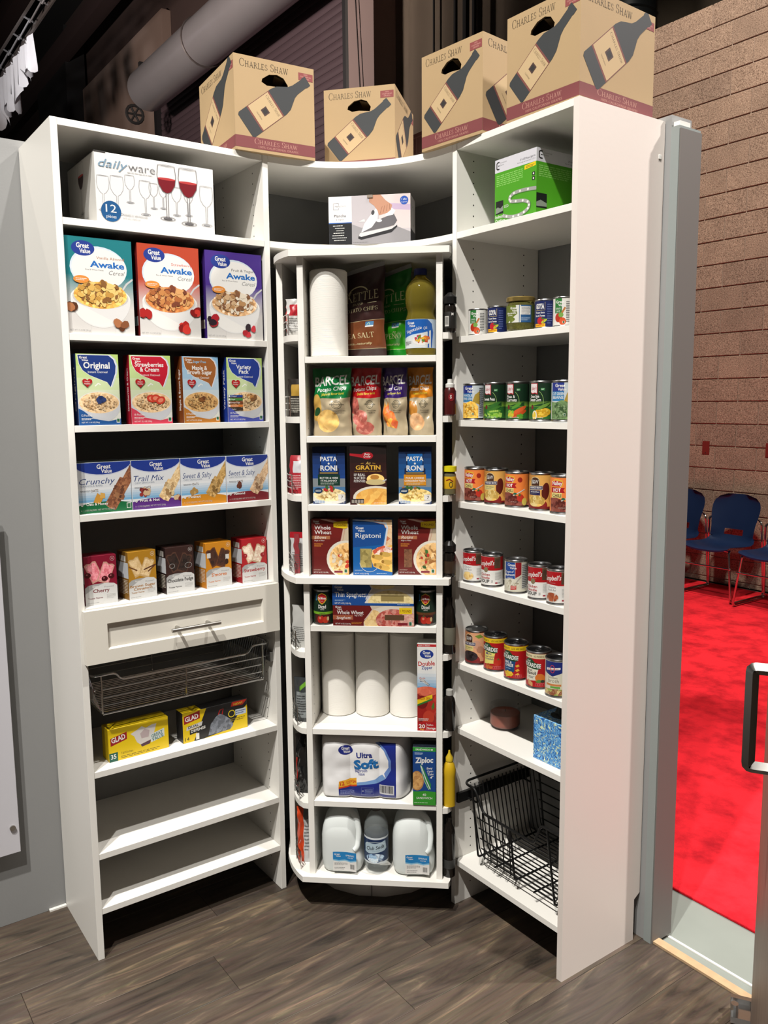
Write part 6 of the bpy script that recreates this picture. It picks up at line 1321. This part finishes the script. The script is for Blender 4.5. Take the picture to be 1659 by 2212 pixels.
rr4 = .0408; bm = B(); lathe(bm, [(rr4, .024), (rr4, .072)], 40); lb = obj('label', bm, M('#4a5a24', .4), t)
a = Art(rr4*4, .048); a.rect(0, 0, .50, 1, M('#6d7a2c', .4)); a.poly([(.30, 0), (.5, .5), (.47, 1), (.56, 1), (.56, 0)], M('#e4e4dc', .4)); a.rect(.53, 0, .76, 1, M('#2a5a8a', .4)); gv(a, .36, .78, .13, WH); a.text('Manzanilla', .38, .5, .11, WH, 'c', .01, w=.2); a.smalltext(.3, .38, .46, .46, 1, WH, 2); a.blobs(.40, .2, .06, .12, 7, .005, [M('#8a9a3c', .4), M('#6d7c2c', .4)], 3, .9); a.rect(.56, .45, .74, .92, WH); a.smalltext(.57, .48, .73, .9, 6, GREY, 3); a.smalltext(.57, .1, .73, .3, 3, M('#a9c0d8', .5), 4)
a.build('printed_label', lb, lambda u, v, o: ((rr4+o)*math.sin((u-.5)*4), -(rr4+o)*math.cos((u-.5)*4), .024+v*.048), nu=26, base=.0002, step=.000014)
# vegetable cans
def f_gvcorn(t1, t2, cols, sc):
    def f(a):
        a.rect(0, 0, 1, 1, M('#cfd8dc', .4)); a.poly([(.5, .5), (.56, .72), (.68, .84), (.68, .4)], M('#b89a3c', .45)); a.rect(.22, .5, .50, 1, M('#22348c', .4)); a.rect(.22, .5, .50, .76, M('#3a84b8', .4)); gv(a, .31, .88, .085, WH); a.text(t1, .37, .66, .075, WH, 'c', .01, w=.26); a.text(t2, .37, .56, .075, WH, 'c', .01, w=.24)
        a.poly([(.2, 0), (.64, 0), (.64, .35), (.56, .48), (.46, .53), (.34, .46), (.2, .48)], food(cols, sc)); a.blobs(.43, .22, .16, .22, 60, .0035, [M(c, .5) for c in cols], 4); goodmark(a, .50, .1, .035); a.smalltext(.66, .05, .78, .95, 14, M('#4a4a48', .5), 3)
    return f
def f_libby(l1, l2, kind):
    def f(a):
        a.grad(0, .35, 1, .55, '#7fae3c', '#12301c', 6); a.rect(0, .5, 1, 1, M('#12301c', .4)); a.rect(0, 0, 1, .35, M('#2c6a2a', .4)); a.poly([(.3, .36), (.5, .42), (.7, .48), (.7, .36)], M('#1f4a22', .4)); a.ring(.40, .5, .18, .32, .0012, M('#9ac46c', .4), -20, 60)
        a.poly([(.29, 1), (.29, .73), (.345, .70), (.40, .72), (.455, .68), (.455, 1)], M('#b51c2c', .4)); a.poly([(.29, .985), (.29, .755), (.34, .725), (.40, .745), (.44, .72), (.44, .985)], M('#f0e4e4', .4)); a.text("Libby's", .37, .82, .085, M('#b51c2c', .4), 'c', .01, .25, w=.13, rot=6); a.poly([(.52, .80), (.60, .80), (.60, .87), (.52, .87)], M('#3a8a4a', .42)); a.smalltext(.53, .815, .59, .855, 2, WH, 2)
        if l2: a.text(l1, .39, .60, .075, WH, 'c', .02, w=.2); a.text(l2, .40, .50, .085, WH, 'c', .02, w=.25)
        else: a.text(l1, .40, .53, .085, WH, 'c', .02, w=.28)
        a.rect(.31, .28, .365, .37, M('#7a1c1c', .42)); a.poly([(.305, .37), (.37, .37), (.337, .41)], M('#4a1414', .42))
        if kind == 'pea': a.blobs(.5, .1, .2, .08, 40, .0045, [M('#8ac43c', .4), M('#5a9a2c', .4), M('#a8d05a', .4)], 4, .95); [a.ell(.52, y, .16, .055, M(c, .4), rot=r) for y, c, r in ((.30, '#3f7a2a', 18), (.2, '#5a9a34', 6), (.38, '#35702a', 28))]; [a.ell(.44+.04*i, .2+.005*i, .02, .03, M('#a8d05a', .4)) for i in range(5)]
        elif kind == 'carrot': [a.ell(.58, y, .19, .06, M(c, .4), rot=r) for y, c, r in ((.24, '#e0642c', 28), (.14, '#d0501c', 24))]; a.ell(.52, .37, .12, .045, M('#5a9a34', .4), rot=30); a.blobs(.38, .14, .08, .1, 26, .0045, [M('#8ac43c', .4), M('#d8c43a', .4)], 4, .95); a.blobs(.62, .06, .06, .05, 12, .0045, [M('#5a9a2c', .4)], 6, .95)
        else: a.ell(.55, .17, .19, .13, M('#e8b82c', .4), rot=10); a.blobs(.55, .18, .15, .09, 70, .003, [M('#f2cc4a', .4), M('#dca81e', .4)], 4, .9); a.ell(.58, .36, .15, .045, M('#6d9a3a', .4), rot=26); a.ell(.40, .1, .05, .14, M('#efece0', .4)); a.ell(.39, .1, .04, .11, M('#e8c83c', .4))
        a.text('NET WT 15 OZ (425g)', .47, .025, .03, WH, 'c', w=.2)
    return f
DG = M('#12301c', .4); rv = math.radians(6)
can('vegetable_can', 'blue-topped can of yellow corn kernels, leftmost of its row', 'can', (.8160, -.313, S2), .0335, .112, M('#cfd8dc', .4), f_gvcorn('WHOLE', 'KERNEL CORN', ['#e0a82c', '#efc45a', '#d0921c', '#f4d67c'], 130), rotz=facing(.815, -.313), group='vegetable cans')
can('vegetable_can', 'dark green can of peas with open pods', 'can', (.909, -.313, S2), .0335, .113, DG, f_libby('Sweet Peas', None, 'pea'), rotz=facing(.909, -.313), group='vegetable cans')
can('vegetable_can', 'dark green can of peas and carrots', 'can', (1.003, -.312, S2), .0335, .113, DG, f_libby('Peas &', 'Carrots', 'carrot'), rotz=facing(1.003, -.312), group='vegetable cans')
can('vegetable_can', 'dark green can with a corn cob', 'can', (1.097, -.310, S2), .0345, .113, DG, f_libby('Cream Style', 'Sweet Corn', 'corn'), rotz=facing(1.097, -.310), group='vegetable cans')
can('vegetable_can', 'blue-topped can of green beans, rightmost and half hidden by the panel', 'can', (1.183, -.312, S2), .0345, .113, M('#cfd8dc', .4), f_gvcorn('CUT GREEN', 'BEANS', ['#4a6a3a', '#6d8a58', '#3a5a30', '#8aa678'], 100), rotz=facing(1.183, -.312, 8), group='vegetable cans')
# chili and garbanzo cans
def f_chili(a):
    a.rect(0, 0, 1, 1, food(['#c8642c', '#d87a34', '#e08c3c'], 8)); a.poly([(.24, .88), (.34, .97), (.48, .93), (.50, .80), (.46, .72), (.24, .72)], M('#efb83a', .4)); a.poly([(.24, .86), (.34, .92), (.47, .885), (.48, .80), (.45, .745), (.24, .745)], M('#c4242c', .4)); a.text('Nalley', .37, .785, .11, WH, 'c', .025, w=.22)
    a.poly([(.24, .56), (.53, .56), (.50, .64), (.53, .71), (.24, .72)], M('#b51c22', .4)); a.text('HOT', .37, .59, .10, WH, 'c', .025, w=.16); a.rect(.24, .40, .47, .56, M('#efdc8a', .4)); a.text('CHILI', .365, .43, .095, M('#3a2a12', .42), 'c', .02, w=.19); a.ell(.60, .82, .05, .08, M('#a8281c', .4))
    a.poly([(.2, 0), (.8, 0), (.8, .1), (.62, .2), (.5, .34), (.36, .42), (.2, .4)], food(['#4a1c18', '#6d3028', '#8a4a3c', '#5a241c'], 80)); a.blobs(.40, .18, .15, .17, 30, .0055, [M('#6d3028', .4), M('#8a4a3c', .4), M('#5a241c', .4)], 4); a.line([(.46, .32), (.56, .40), (.70, .52)], .003, M('#d8d4cc', .35)); a.ell(.61, .24, .075, .12, M('#c43424', .4)); a.blobs(.6, .34, .03, .02, 3, .004, [M('#3a6a2c', .45)], 3, .4); a.ell(.50, .38, .035, .035, M('#2c6a4a', .45)); a.ell(.70, .12, .06, .12, M('#d8c45a', .4)); a.text('NET WT 15 OZ', .47, .1, .03, M('#e4c4b8', .45), 'c', w=.12)
def f_sw(low, ban2, black=False):
    def f(a):
        a.rect(0, 0, 1, 1, food(['#b8843c', '#c8964a', '#a87434', '#d0a45c'], 12) if not black else food(['#b87a54', '#c8926c', '#a0643c', '#d8ac6c'], 12))
        if not black: a.ell(.62, .52, .08, .26, M('#5c1c14', .4), rot=-6)
        else: a.ell(.58, .62, .09, .14, M('#d8a488', .4)); a.ell(.66, .45, .08, .12, M('#c08a6c', .4)); a.poly([(.54, .9), (.66, .96), (.74, .86), (.62, .82)], M('#7a9a3c', .42))
        a.poly([(.30, .68), (.30, .86), (.34, .93), (.40, .955), (.46, .93), (.50, .86), (.50, .68)], M('#e0cfa0', .4)); a.poly([(.31, .68), (.31, .855), (.345, .915), (.40, .935), (.455, .915), (.49, .855), (.49, .68)], M('#4a2c1c', .4)); a.text('S&W', .40, .745, .115, WH, 'c', .0, .2, w=.155)
        a.poly([(.24, .55), (.56, .57), (.56, .69), (.24, .665)], M('#e4dcc4', .4)); a.poly([(.24, .56), (.555, .58), (.555, .68), (.24, .655)], M('#2c2858', .4)); a.text('BLACK BEANS' if black else 'GARBANZO BEANS', .40, .60, .05, WH, 'c', .02, w=.28, rot=2)
        a.rect(.24, .40, .51, .55, M('#e4d488', .4) if low else M('#2c2858', .4)); a.text('Low Sodium' if low else 'with Garlic & Sauce', .39, .48, .045, M('#4a3a12', .42) if low else WH, 'c', .01, w=.2); a.smalltext(.28, .43, .46, .46, 1, GREY, 3)
        a.ell(.40, .10, .26, .22, M('#8a1c1c', .4)); a.ell(.42, .22, .19, .17, food(['#c8a04a', '#dcbc6c'] if not black else ['#1c1414', '#2c2020'], 60)); a.blobs(.42, .23, .16, .13, 34, .0058 if not black else .0045, [M('#dcbc6c', .4), M('#ecd490', .4), M('#c8a450', .4)] if not black else [M('#1c1414', .35), M('#2c2224', .35), M('#3c3034', .35)], 4, .95); a.rect(0, 0, 1, .06, M('#7a1818', .4))
    return f
AM = M('#b8843c', .4)
for x, y, f, b_, h_, lab in [(.824, -.310, f_chili, M('#c8642c', .4), .108, 'orange chili can, leftmost of its row'), (.904, -.300, f_sw(True, 0), AM, .109, 'amber garbanzo can with a yellow strip, between two chili cans'), (.996, -.302, f_chili, M('#c8642c', .4), .106, 'orange chili can in the middle of its row'), (1.092, -.299, f_sw(False, 0), AM, .109, 'amber garbanzo can with two navy strips'), (1.180, -.306, f_chili, M('#c8642c', .4), .108, 'orange chili can, rightmost, half hidden by the panel')]:
    can('chili_can' if f is f_chili else 'bean_can', lab, 'can', (x, y, S3), .0355, h_, b_, f, rotz=facing(x, y, 0 if x < 1.15 else 10), group='chili and bean cans', tab=f is f_chili)
# soup cans
def f_soup(kind):
    def f(a):
        a.rect(0, 0, 1, 1, WH); a.rect(.0, .52 if kind == 'noodle' else .55, 1, 1, M('#b5141c', .4)); a.text("Campbell's", .385, .69 if kind == 'noodle' else .71, .15, WH, 'c', .012, .35, w=.44, rot=5); a.text('CONDENSED', .42, .62, .028, M('#d88a88', .45), 'c', w=.12)
        a.rect(.60, .60, .76, 1, food(['#3a2a1c', '#5a4430', '#2a1e16'], 40))
        if kind == 'noodle': a.ell(.40, .54, .055, .09, M('#8a7c5c', .4)); a.text('Chicken', .37, .33, .085, M('#b5141c', .42), 'c', .02, w=.26); a.text('Noodle', .37, .215, .085, M('#b5141c', .42), 'c', .02, w=.25); a.text('SOUP', .365, .08, .11, BK, 'c', .03, w=.25); a.smalltext(.53, .08, .57, .18, 4, GREY, 2)
        else:
            a.poly([(0, .5), (.3, .58), (.5, .56), (.7, .5), (1, .5), (1, .3), (0, .3)], WH); l = ('Chicken', 'with Rice') if kind == 'rice' else ('Double', 'Noodle Beef'); a.text(l[0], .40, .46, .07, M('#3a3a3a', .45), 'c', -.005, .2, w=.18); a.text(l[1], .40, .37, .07, M('#3a3a3a', .45), 'c', -.005, .2, w=.2)
            a.ell(.40, .17, .16, .17, M('#e4e0d6', .4)); a.ell(.40, .17, .145, .145, food(['#c8a45c', '#dcc080', '#b88c44', '#e8d498'] if kind == 'rice' else ['#6d2c18', '#94482a', '#a85c38', '#7d3820'], 70))
        a.smalltext(.62, .18, .78, .46, 7, LGREY, 3); a.rect(.62, .05, .68, .1, M('#a8283c', .42)); a.rect(.69, .05, .76, .1, LGREY)
    return f
def f_mush(a):
    a.rect(0, 0, 1, 1, M('#dcd8c4', .4)); a.rect(.26, .42, .52, 1, M('#1c4a9a', .4)); a.poly([(.52, .46), (.66, .58), (.66, 1), (.52, 1)], M('#9a1c28', .4)); a.line([(.52, .42), (.52, 1)], .0012, M('#e4e4e4', .4)); gv(a, .34, .87, .085, WH); a.text('Cream of', .385, .64, .075, WH, 'c', .01, .25, w=.22, rot=4); a.text('Mushroom', .385, .53, .085, WH, 'c', .015, .25, w=.25, rot=4); a.text('CONDENSED SOUP', .39, .455, .03, WH, 'c', w=.16)
    a.ell(.42, .28, .2, .17, M('#e8e4d0', .4)); a.blobs(.42, .28, .15, .12, 10, .005, [M('#a8a088', .45), M('#c8c0a8', .45)], 3, .4); a.line([(.54, .3), (.6, .42), (.66, .52)], .004, M('#b8b4a8', .35)); a.poly([(.42, .06), (.55, .08), (.55, .21), (.42, .20)], M('#c83c34', .42)); a.smalltext(.43, .09, .54, .19, 3, M('#f0c8c0', .45), 2); a.rect(.67, .1, .84, .95, M('#c8c8c4', .42)); a.smalltext(.68, .12, .83, .93, 13, M('#3a3a38', .5), 3)
for x, y, k, lab in [(.8160, -.311, 'rice', 'red and white soup can with a bowl of rice soup, leftmost of its row'), (.899, -.309, 'noodle', 'red and white chicken noodle soup can, left of the mushroom soup can'), (1.106, -.316, 'noodle', 'red and white chicken noodle soup can, right of the mushroom soup can'), (1.181, -.318, 'beef', 'red and white soup can with beef, rightmost of its row')]:
    can('soup_can', lab, 'can', (x, y, R4), .0335, .1015, WH, f_soup(k), rotz=facing(x, y, -2), tab=True, group='soup cans')
can('soup_can', 'blue and cream mushroom soup can among red and white ones', 'can', (1.008, -.314, R4), .0335, .1015, M('#dcd8c4', .4), f_mush, rotz=facing(1.008, -.314), tab=True, group='soup cans', lid=STEEL)
# canned pasta row
def f_boy(band, btxt, kind):
    def f(a):
        a.rect(0, 0, 1, 1, M('#b5161c', .4)); a.rect(0, .86, 1, 1, M(band, .4)); [a.text(btxt, .28+.32*i, .895, .06, M('#5a4a12', .42), 'c', .01, w=.28) for i in range(3)]
        col = {'mini': '#efe27a', 'mac': '#1c4a7a', 'rav': '#e9e4d0'}[kind]
        a.poly([(.28, .58), (.55, .54), (.53, .40), (.52, .20), (.28, .16)], M(col, .4)); a.poly([(.26, .78), (.34, .86), (.42, .84), (.48, .74), (.60, .70), (.59, .55), (.53, .53), (.26, .58)], M('#234a2a', .4)); a.text('Chef', .34, .745, .05, WH, 'c', .01, .25, w=.1); a.text('BOYARDEE', .40, .595, .12, WH, 'c', .03, w=.40, rot=-3)
        if kind == 'mini': a.text('Mini', .40, .47, .075, M('#3c2a7a', .42), 'c', .015, w=.14); a.text('beef ravioli', .42, .385, .06, M('#3c2a7a', .42), 'c', .01, w=.2); a.text('& meatballs', .42, .31, .06, M('#3c2a7a', .42), 'c', .01, w=.2); a.ell(.60, .25, .085, .13, M('#c4301c', .4)); a.blobs(.6, .34, .03, .02, 4, .003, [M('#3a6a2c', .45)], 2, .4); a.blobs(.40, .1, .07, .06, 10, .006, [M('#a8481c', .4), M('#c8682c', .4)], 3)
        elif kind == 'mac': a.text('MAC &', .385, .46, .075, WH, 'c', .02, w=.16); a.text('CHEESE', .40, .36, .08, WH, 'c', .02, w=.2); a.smalltext(.32, .28, .5, .32, 1, M('#9ac4e0', .45), 2); a.blobs(.38, .13, .08, .07, 16, .006, [M('#efc83c', .4), M('#e0b024', .4)], 3, .6); [a.poly([(.54, y), (.60, y+.05), (.63, y-.01), (.57, y-.05)], M('#efb83a', .4)) for y in (.40, .26, .13)]
        else: a.text('Beef', .38, .47, .06, BK, 'c', .01, w=.1); a.text('Ravioli', .41, .37, .095, BK, 'c', .025, w=.2); a.smalltext(.34, .25, .48, .33, 2, GREY, 2); a.ell(.59, .28, .10, .13, M('#d8782c', .4)); a.ell(.56, .18, .06, .05, M('#5a8a3a', .4)); a.ell(.64, .18, .04, .045, M('#2c3a2c', .4)); a.poly([(.32, .22), (.44, .12), (.44, .0), (.34, .05)], M('#d8a46c', .4)); a.smalltext(.70, .4, .80, .82, 9, LGREY, 3)
        for i in range(4): a.rect(.50+i*.045, .04, .54+i*.045, .12, M('#d86a6c', .42)); a.rect(.505+i*.045, .045, .535+i*.045, .11, M('#a81820', .42))
    return f
def f_broth(a):
    a.rect(0, 0, 1, 1, M('#e6e2cc', .4)); a.poly([(.2, 1), (.2, .66), (.40, .56), (.60, .68), (.8, .72), (.8, 1)], M('#1c2c7a', .4)); a.ring(.40, .78, .05, .12, .002, M('#c43c4a', .4)); a.poly([(.26, .72), (.56, .78), (.56, .84), (.26, .79)], WH); a.text('SWANSON', .41, .755, .04, M('#c43c2c', .42), 'c', .02, w=.22, rot=8); a.text('Chicken', .40, .50, .06, M('#4a3a24', .45), 'c', -.005, .1, w=.2); a.text('broth', .42, .38, .11, M('#4a3a24', .45), 'c', -.01, w=.22); a.rect(.26, .28, .58, .34, M('#d8884c', .42)); a.rect(.36, .21, .56, .27, M('#6dae4a', .42)); a.poly([(.2, 0), (.8, 0), (.8, .16), (.5, .2), (.2, .17)], food(['#5a4a24', '#8a9a4a', '#c8b478', '#7a3c24', '#e0d8a8'], 90))
can('pasta_can', 'amber can of black beans, leftmost of the row above the candle', 'can', (.8192, -.299, R5), .0365, .112, M('#b87a54', .4), f_sw(True, 0, True), rotz=facing(.8185, -.3, -10), lid=STEEL, group='canned meals')
for x, y, bd, bt, k, lab in [(.905, -.297, '#efc81e', 'LIDS ARE BACK', 'mini', 'red can of mini ravioli with a yellow top band'), (1.003, -.304, '#efc81e', 'LIDS ARE BACK', 'mac', 'red can of macaroni and cheese with a yellow top band and blue panel'), (1.098, -.306, '#e6d8ae', 'NO PRESERVATIVES', 'rav', 'red can of ravioli with a cream top band')]:
    can('pasta_can', lab, 'can', (x, y, R5), .0368, .1125, M('#b5161c', .4), f_boy(bd, bt, k), rotz=facing(x, y, -4), tab=True, group='canned meals')
can('broth_can', 'blue and cream broth can at the right end above the tissue box', 'can', (1.183, -.316, R5), .036, .112, M('#e6e2cc', .4), f_broth, rotz=facing(1.183, -.316, 6), group='canned meals')

# candle and tissue box
t = thing('jar_candle', 'brown candle in a round glass jar', 'candle', (.876, -.224, R6+.0003))
lathe_thing(t, 'glass_jar', [(0, .004), (.044, .0), (.0495, .006), (.0505, .014), (.0505, .058), (.0515, .062), (.0475, .068), (.0495, .074), (.0485, .076), (.0465, .074), (.0452, .068), (.0485, .06), (.0485, .012), (.044, .006), (0, .007)], glassy('#6a6866', .02, 0, 1.45, .1, 'jar_glass'), 48)
bm = B(); lathe(bm, [(0, .0075), (.043, .0078), (.0478, .0135), (.0478, .049), (.046, .0505), (0, .0505)], 48); obj('wax', bm, M('#9a4f3a', .5, name='brown_wax'), t)
obj('wick', tubebm([(0, 0, .0505), (.001, 0, .059)], .0009, 6), BK, t)
def leafy():
    m, N, L, P = new_mat('blue_leaf_print'); P.inputs['Roughness'].default_value = .5
    tc = N.new('ShaderNodeTexCoord'); nz = N.new('ShaderNodeTexNoise'); nz.inputs['Scale'].default_value = 16; L.new(tc.outputs['Object'], nz.inputs['Vector'])
    mx = N.new('ShaderNodeMix'); mx.data_type = 'VECTOR'; mx.inputs[0].default_value = .09; L.new(tc.outputs['Object'], mx.inputs[4]); L.new(nz.outputs['Color'], mx.inputs[5])
    mp = N.new('ShaderNodeMapping'); mp.inputs['Scale'].default_value = (400, 400, 160); mp.inputs['Rotation'].default_value = (.5, .6, 0); L.new(mx.outputs[1], mp.inputs['Vector'])
    v = N.new('ShaderNodeTexVoronoi'); v.inputs['Scale'].default_value = 1.0; L.new(mp.outputs[0], v.inputs['Vector']); r = N.new('ShaderNodeValToRGB'); L.new(v.outputs['Distance'], r.inputs['Fac'])
    e = r.color_ramp.elements; e[0].color = (*lin('#8cc0e4'), 1); e[1].position = .62; e[1].color = (*lin('#1c5494'), 1); k = e.new(.45); k.color = (*lin('#5a9ed4'), 1)
    s = N.new('ShaderNodeSeparateColor'); L.new(v.outputs['Color'], s.inputs[0]); g = N.new('ShaderNodeMath'); g.operation = 'GREATER_THAN'; g.inputs[1].default_value = .86; L.new(s.outputs[0], g.inputs[0]); m2 = N.new('ShaderNodeMix'); m2.data_type = 'RGBA'; m2.inputs[7].default_value = (*lin('#c8d8b4'), 1); L.new(g.outputs[0], m2.inputs[0]); L.new(r.outputs['Color'], m2.inputs[6]); L.new(m2.outputs[2], P.inputs['Base Color']); return m
t = carton('tissue_box', 'blue leaf-patterned tissue box beside the candle', 'tissue box', onR(1.098, 1.209, R6, .032), .11, .132, leafy(), leafy(), leafy(), body='box')
bm = B(); lathe(bm, [(0, 0), (.034, 0), (.034, .0006), (0, .0006)], 28, sq=lambda a, z: 1-.25*abs(math.sin(a))); o = obj('opening', bm, M('#2a2c2c', .8), t); o.location = (0, .055, .132)
bm = B(); ps = []
for i in range(13):
    u = i/12; ps.append([bm.verts.new(((u-.5)*.05, .055+.006*math.sin(u*9), .1325)), bm.verts.new(((u-.5)*.06+.01, .055+.012*math.sin(u*11+1), .155+.012*math.sin(u*pi))), bm.verts.new(((u-.5)*.045+.02, .05+.01*math.sin(u*8+2), .172+.012*math.sin(u*pi)))])
for a_, b_ in zip(ps, ps[1:]):
    for k in (0, 1): bm.faces.new((a_[k], b_[k], b_[k+1], a_[k+1]))
bmesh.ops.solidify(bm, geom=list(bm.faces), thickness=.0006); obj('tissue', bm, M('#8f9492', .9), t, angle=80)

# ---------------------------------------------------------------- tower sides: seasoning packets (left) and spice jars (right)
def packet(label, t_, d_, z, W, Hh, base, fa, rz=0, bulge=.006, seed=1, name='seasoning_packet', lean=0, wr=.002): return bag(name, label, 'packet', tw(t_, d_, z), TROT+math.radians(rz), W, Hh, bulge, base, fa, seed, 'packets on the tower side', wr=wr, lean=lean)
def f_pk(bg, blk, ink='#5a5a58', top=None):
    def f(a):
        a.rect(0, 0, 1, 1, M(bg, .35))
        if blk: a.rect(.25, .55, 1, .85, M(blk, .35))
        if top: a.rect(0, .85, 1, 1, M(top, .35))
        a.smalltext(.12, .1, .9, .5, 9, M(ink, .5), 3)
    return f
packet('white packet with a red block on the top side shelf', -0.2475, .10, TSIDE[0], 0.048, .115, M('#d8d6d2', .3), f_pk('#d8d6d2', '#b5202c'), -6, .008, 3, wr=.005)
packet('red foil packet behind the white one on the top side shelf', -0.2580, .125, TSIDE[0], 0.040, .095, M('#8a8a88', .3), f_pk('#b8322c', None, '#e4d0cc'), -6, .006, 5, wr=.004)
packet('black and yellow packet on the second side shelf', -0.2475, .10, TSIDE[1], 0.048, .118, M('#2a2624', .35), f_pk('#2c2622', '#b8923c', '#b8b4a8'), -4, .008, 7)
packet('red-edged leaning packet on the third side shelf', -0.2475, .085, TSIDE[2], 0.048, .12, M('#a8202c', .35), f_pk('#a8202c', '#c8c8cc', '#d8b4b4'), -10, .008, 9, lean=.02)
packet('silver and red packet leaning beside the red-edged one', -0.2580, .112, TSIDE[2], 0.048, .10, M('#8a2430', .35), f_pk('#8a2430', '#9a9aa0', '#c8c8cc'), -12, .006, 11, lean=.02)
packet('red packet with a white text panel on the middle board', -0.2500, .095, TS[3], 0.048, .13, M('#b01c28', .3), f_pk('#d0d0d0', None, '#4a4a4c', '#b01c28'), -8, .004, 13, wr=.001)
packet('second red packet right of the one with the text panel', -0.2475, .07, TS[3], 0.018, .128, M('#8a2a30', .3), f_pk('#9a3a40', None), -8, .004, 15, wr=.001)
packet('tall white text packet below the middle board', -0.2475, .08, TSIDE[3], 0.048, .14, M('#b8b8b4', .35), f_pk('#c4c4c0', None, '#4a4a48'), -14, .004, 17, wr=.001)
packet('black and grey packet with a green corner', -0.2475, .085, TSIDE[4], 0.048, .15, M('#34383a', .35), lambda a: a.rect(0, 0, 1, 1, M('#3a3e40', .35)).poly([(.45, .8), (1, .95), (1, .85), (.5, .7)], M('#6da82c', .4)).rect(.2, .1, .95, .68, M('#8a9090', .4)).smalltext(.25, .15, .9, .62, 8, M('#3a3a3c', .5), 3), -14, .01, 19, wr=.004)
packet('crumpled glossy black bag on the lowest side shelf', -0.2500, .10, TSIDE[5], 0.048, .205, M('#161616', .12, name='black_foil'), lambda a: a.rect(0, .25, .12, .6, M('#a8241c', .3)), -6, .013, 21, name='foil_bag', wr=.007)
packet('orange-red bag standing on the bottom board', -0.2500, .095, T0, 0.048, .195, M('#c8421c', .25, name='orange_foil'), lambda a: a.rect(.52, 0, 1, .8, M('#d4d4d4', .4)).rect(.52, .8, 1, 1, M('#6d6d6c', .4)).smalltext(.58, .2, .95, .7, 8, GREY, 3), -6, .012, 23, name='foil_bag', wr=.006)
def spice(label, t_, d_, z, prof, glass, parts, cat='jar', name='spice_jar'):
    t = thing(name, label, cat, tw(t_, d_, z+.0003), TROT, 'jars on the tower side')
    lathe_thing(t, 'body', prof, glass, 28)
    for nm, pr, m in parts: lathe_thing(t, nm, pr, m, 28)
    return t
DKG = M('#191512', .12, name='dark_spice_glass')
cyl = lambda r, h: [(0, .001), (r-.003, 0), (r, .004), (r, h-.012), (r-.004, h-.004), (r*.72, h)]
def band(r, z0, z1): return [(r+.0003, z0), (r+.0005, z0+.001), (r+.0005, z1-.001), (r+.0003, z1)]
t = spice('dark pepper grinder with a barcode label, top of the right side shelves', .2405, .05, TSIDE[0], cyl(.0195, .085), DKG, [('cap', [(.016, .083), (.02, .085), (.02, .105), (.012, .112), (.006, .118), (0, .119)], M('#141414', .3)), ('label', band(.0195, .012, .06), M('#23211f', .4))])
a = Art(.03, .046); a.barcode(.02, .1, .5, .75, BK, M('#d8d6d0', .4), 4); a.text('M', .9, .8, .16, WH, 'c', .02); a.build('printed_label', t, lambda u, v, o: ((.0202+o)*math.sin((u-.6)*1.4), -(.0202+o)*math.cos((u-.6)*1.4), .013+v*.046), nu=8, base=.0002)
t = spice('dark red sauce bottle with a white spout on the right side', .2405, .05, TSIDE[1], cyl(.0195, .085), M('#4a1414', .25), [('spout', [(.012, .082), (.014, .084), (.014, .095), (.008, .098), (.007, .11), (0, .111)], M('#e4e2dc', .4))], 'bottle', 'sauce_bottle')
a = Art(.03, .06); a.ell(.7, .72, .36, .2, M('#8a1c24', .35)); a.text('S', .62, .65, .16, WH, 'c', .03); a.build('printed_label', t, lambda u, v, o: ((.0197+o)*math.sin((u-.5)*1.4), -(.0197+o)*math.cos((u-.5)*1.4), .013+v*.06), nu=8, base=.0002)
t = spice('spice jar with a bright yellow lid and yellow label', .2405, .05, TSIDE[2], cyl(.0195, .075), M('#6a6448', .15), [('lid', [(.019, .072), (.0215, .073), (.0215, .089), (0, .09)], M('#e6d81a', .35)), ('label', band(.0195, .02, .058), M('#e0b01e', .4))])
a = Art(.03, .036); a.line([(.1, .7), (.5, .8), (.9, .6)], .003, M('#8a1c1c', .4)); a.ring(.65, .35, .2, .25, .002, M('#3a3a2a', .4)); a.build('printed_label', t, lambda u, v, o: ((.0203+o)*math.sin((u-.5)*1.4), -(.0203+o)*math.cos((u-.5)*1.4), .021+v*.036), nu=8, base=.0002)
spice('dark spice grinder standing on the middle board', .2405, .05, TS[3], cyl(.0195, .08), DKG, [('cap', [(.017, .078), (.02, .08), (.02, .1), (.01, .112), (0, .113)], M('#1a1816', .25)), ('label', band(.0195, .012, .05), M('#3a2a1c', .4))])
spice('dark bottle with a grey-brown label below the middle board', .2405, .05, TSIDE[3], [(0, .001), (.019, 0), (.0198, .004), (.0198, .11), (.016, .14), (.009, .155), (.009, .18), (0, .181)], DKG, [('label', band(.0198, .03, .085), M('#6d6a5c', .5))], 'bottle', 'sauce_bottle')
spice('black bottle with a small white cap', .2405, .05, TSIDE[4], [(0, .001), (.019, 0), (.0198, .004), (.0198, .09), (.016, .105), (.009, .115)], DKG, [('cap', [(.009, .114), (.011, .115), (.011, .132), (0, .133)], M('#b8b6b0', .4))], 'bottle', 'sauce_bottle')
spice('yellow mustard bottle on the lowest right side shelf', .2405, .05, TSIDE[5], [(0, .001), (.02, 0), (.0198, .004), (.0198, .10), (.0215, .12), (.016, .14), (.009, .15)], M('#d8b01e', .35), [('cap', [(.009, .149), (.012, .15), (.012, .162), (.004, .175), (.003, .185), (0, .186)], M('#dcbc2c', .4))], 'bottle', 'mustard_bottle')
spice('tall black bottle with a small white label on the bottom board', .2405, .05, T0, [(0, .001), (.019, 0), (.0198, .004), (.0198, .15), (.016, .17), (.009, .18), (.009, .2), (0, .201)], DKG, [('label', band(.0198, .03, .06), M('#3a3a38', .5))], 'bottle', 'sauce_bottle')
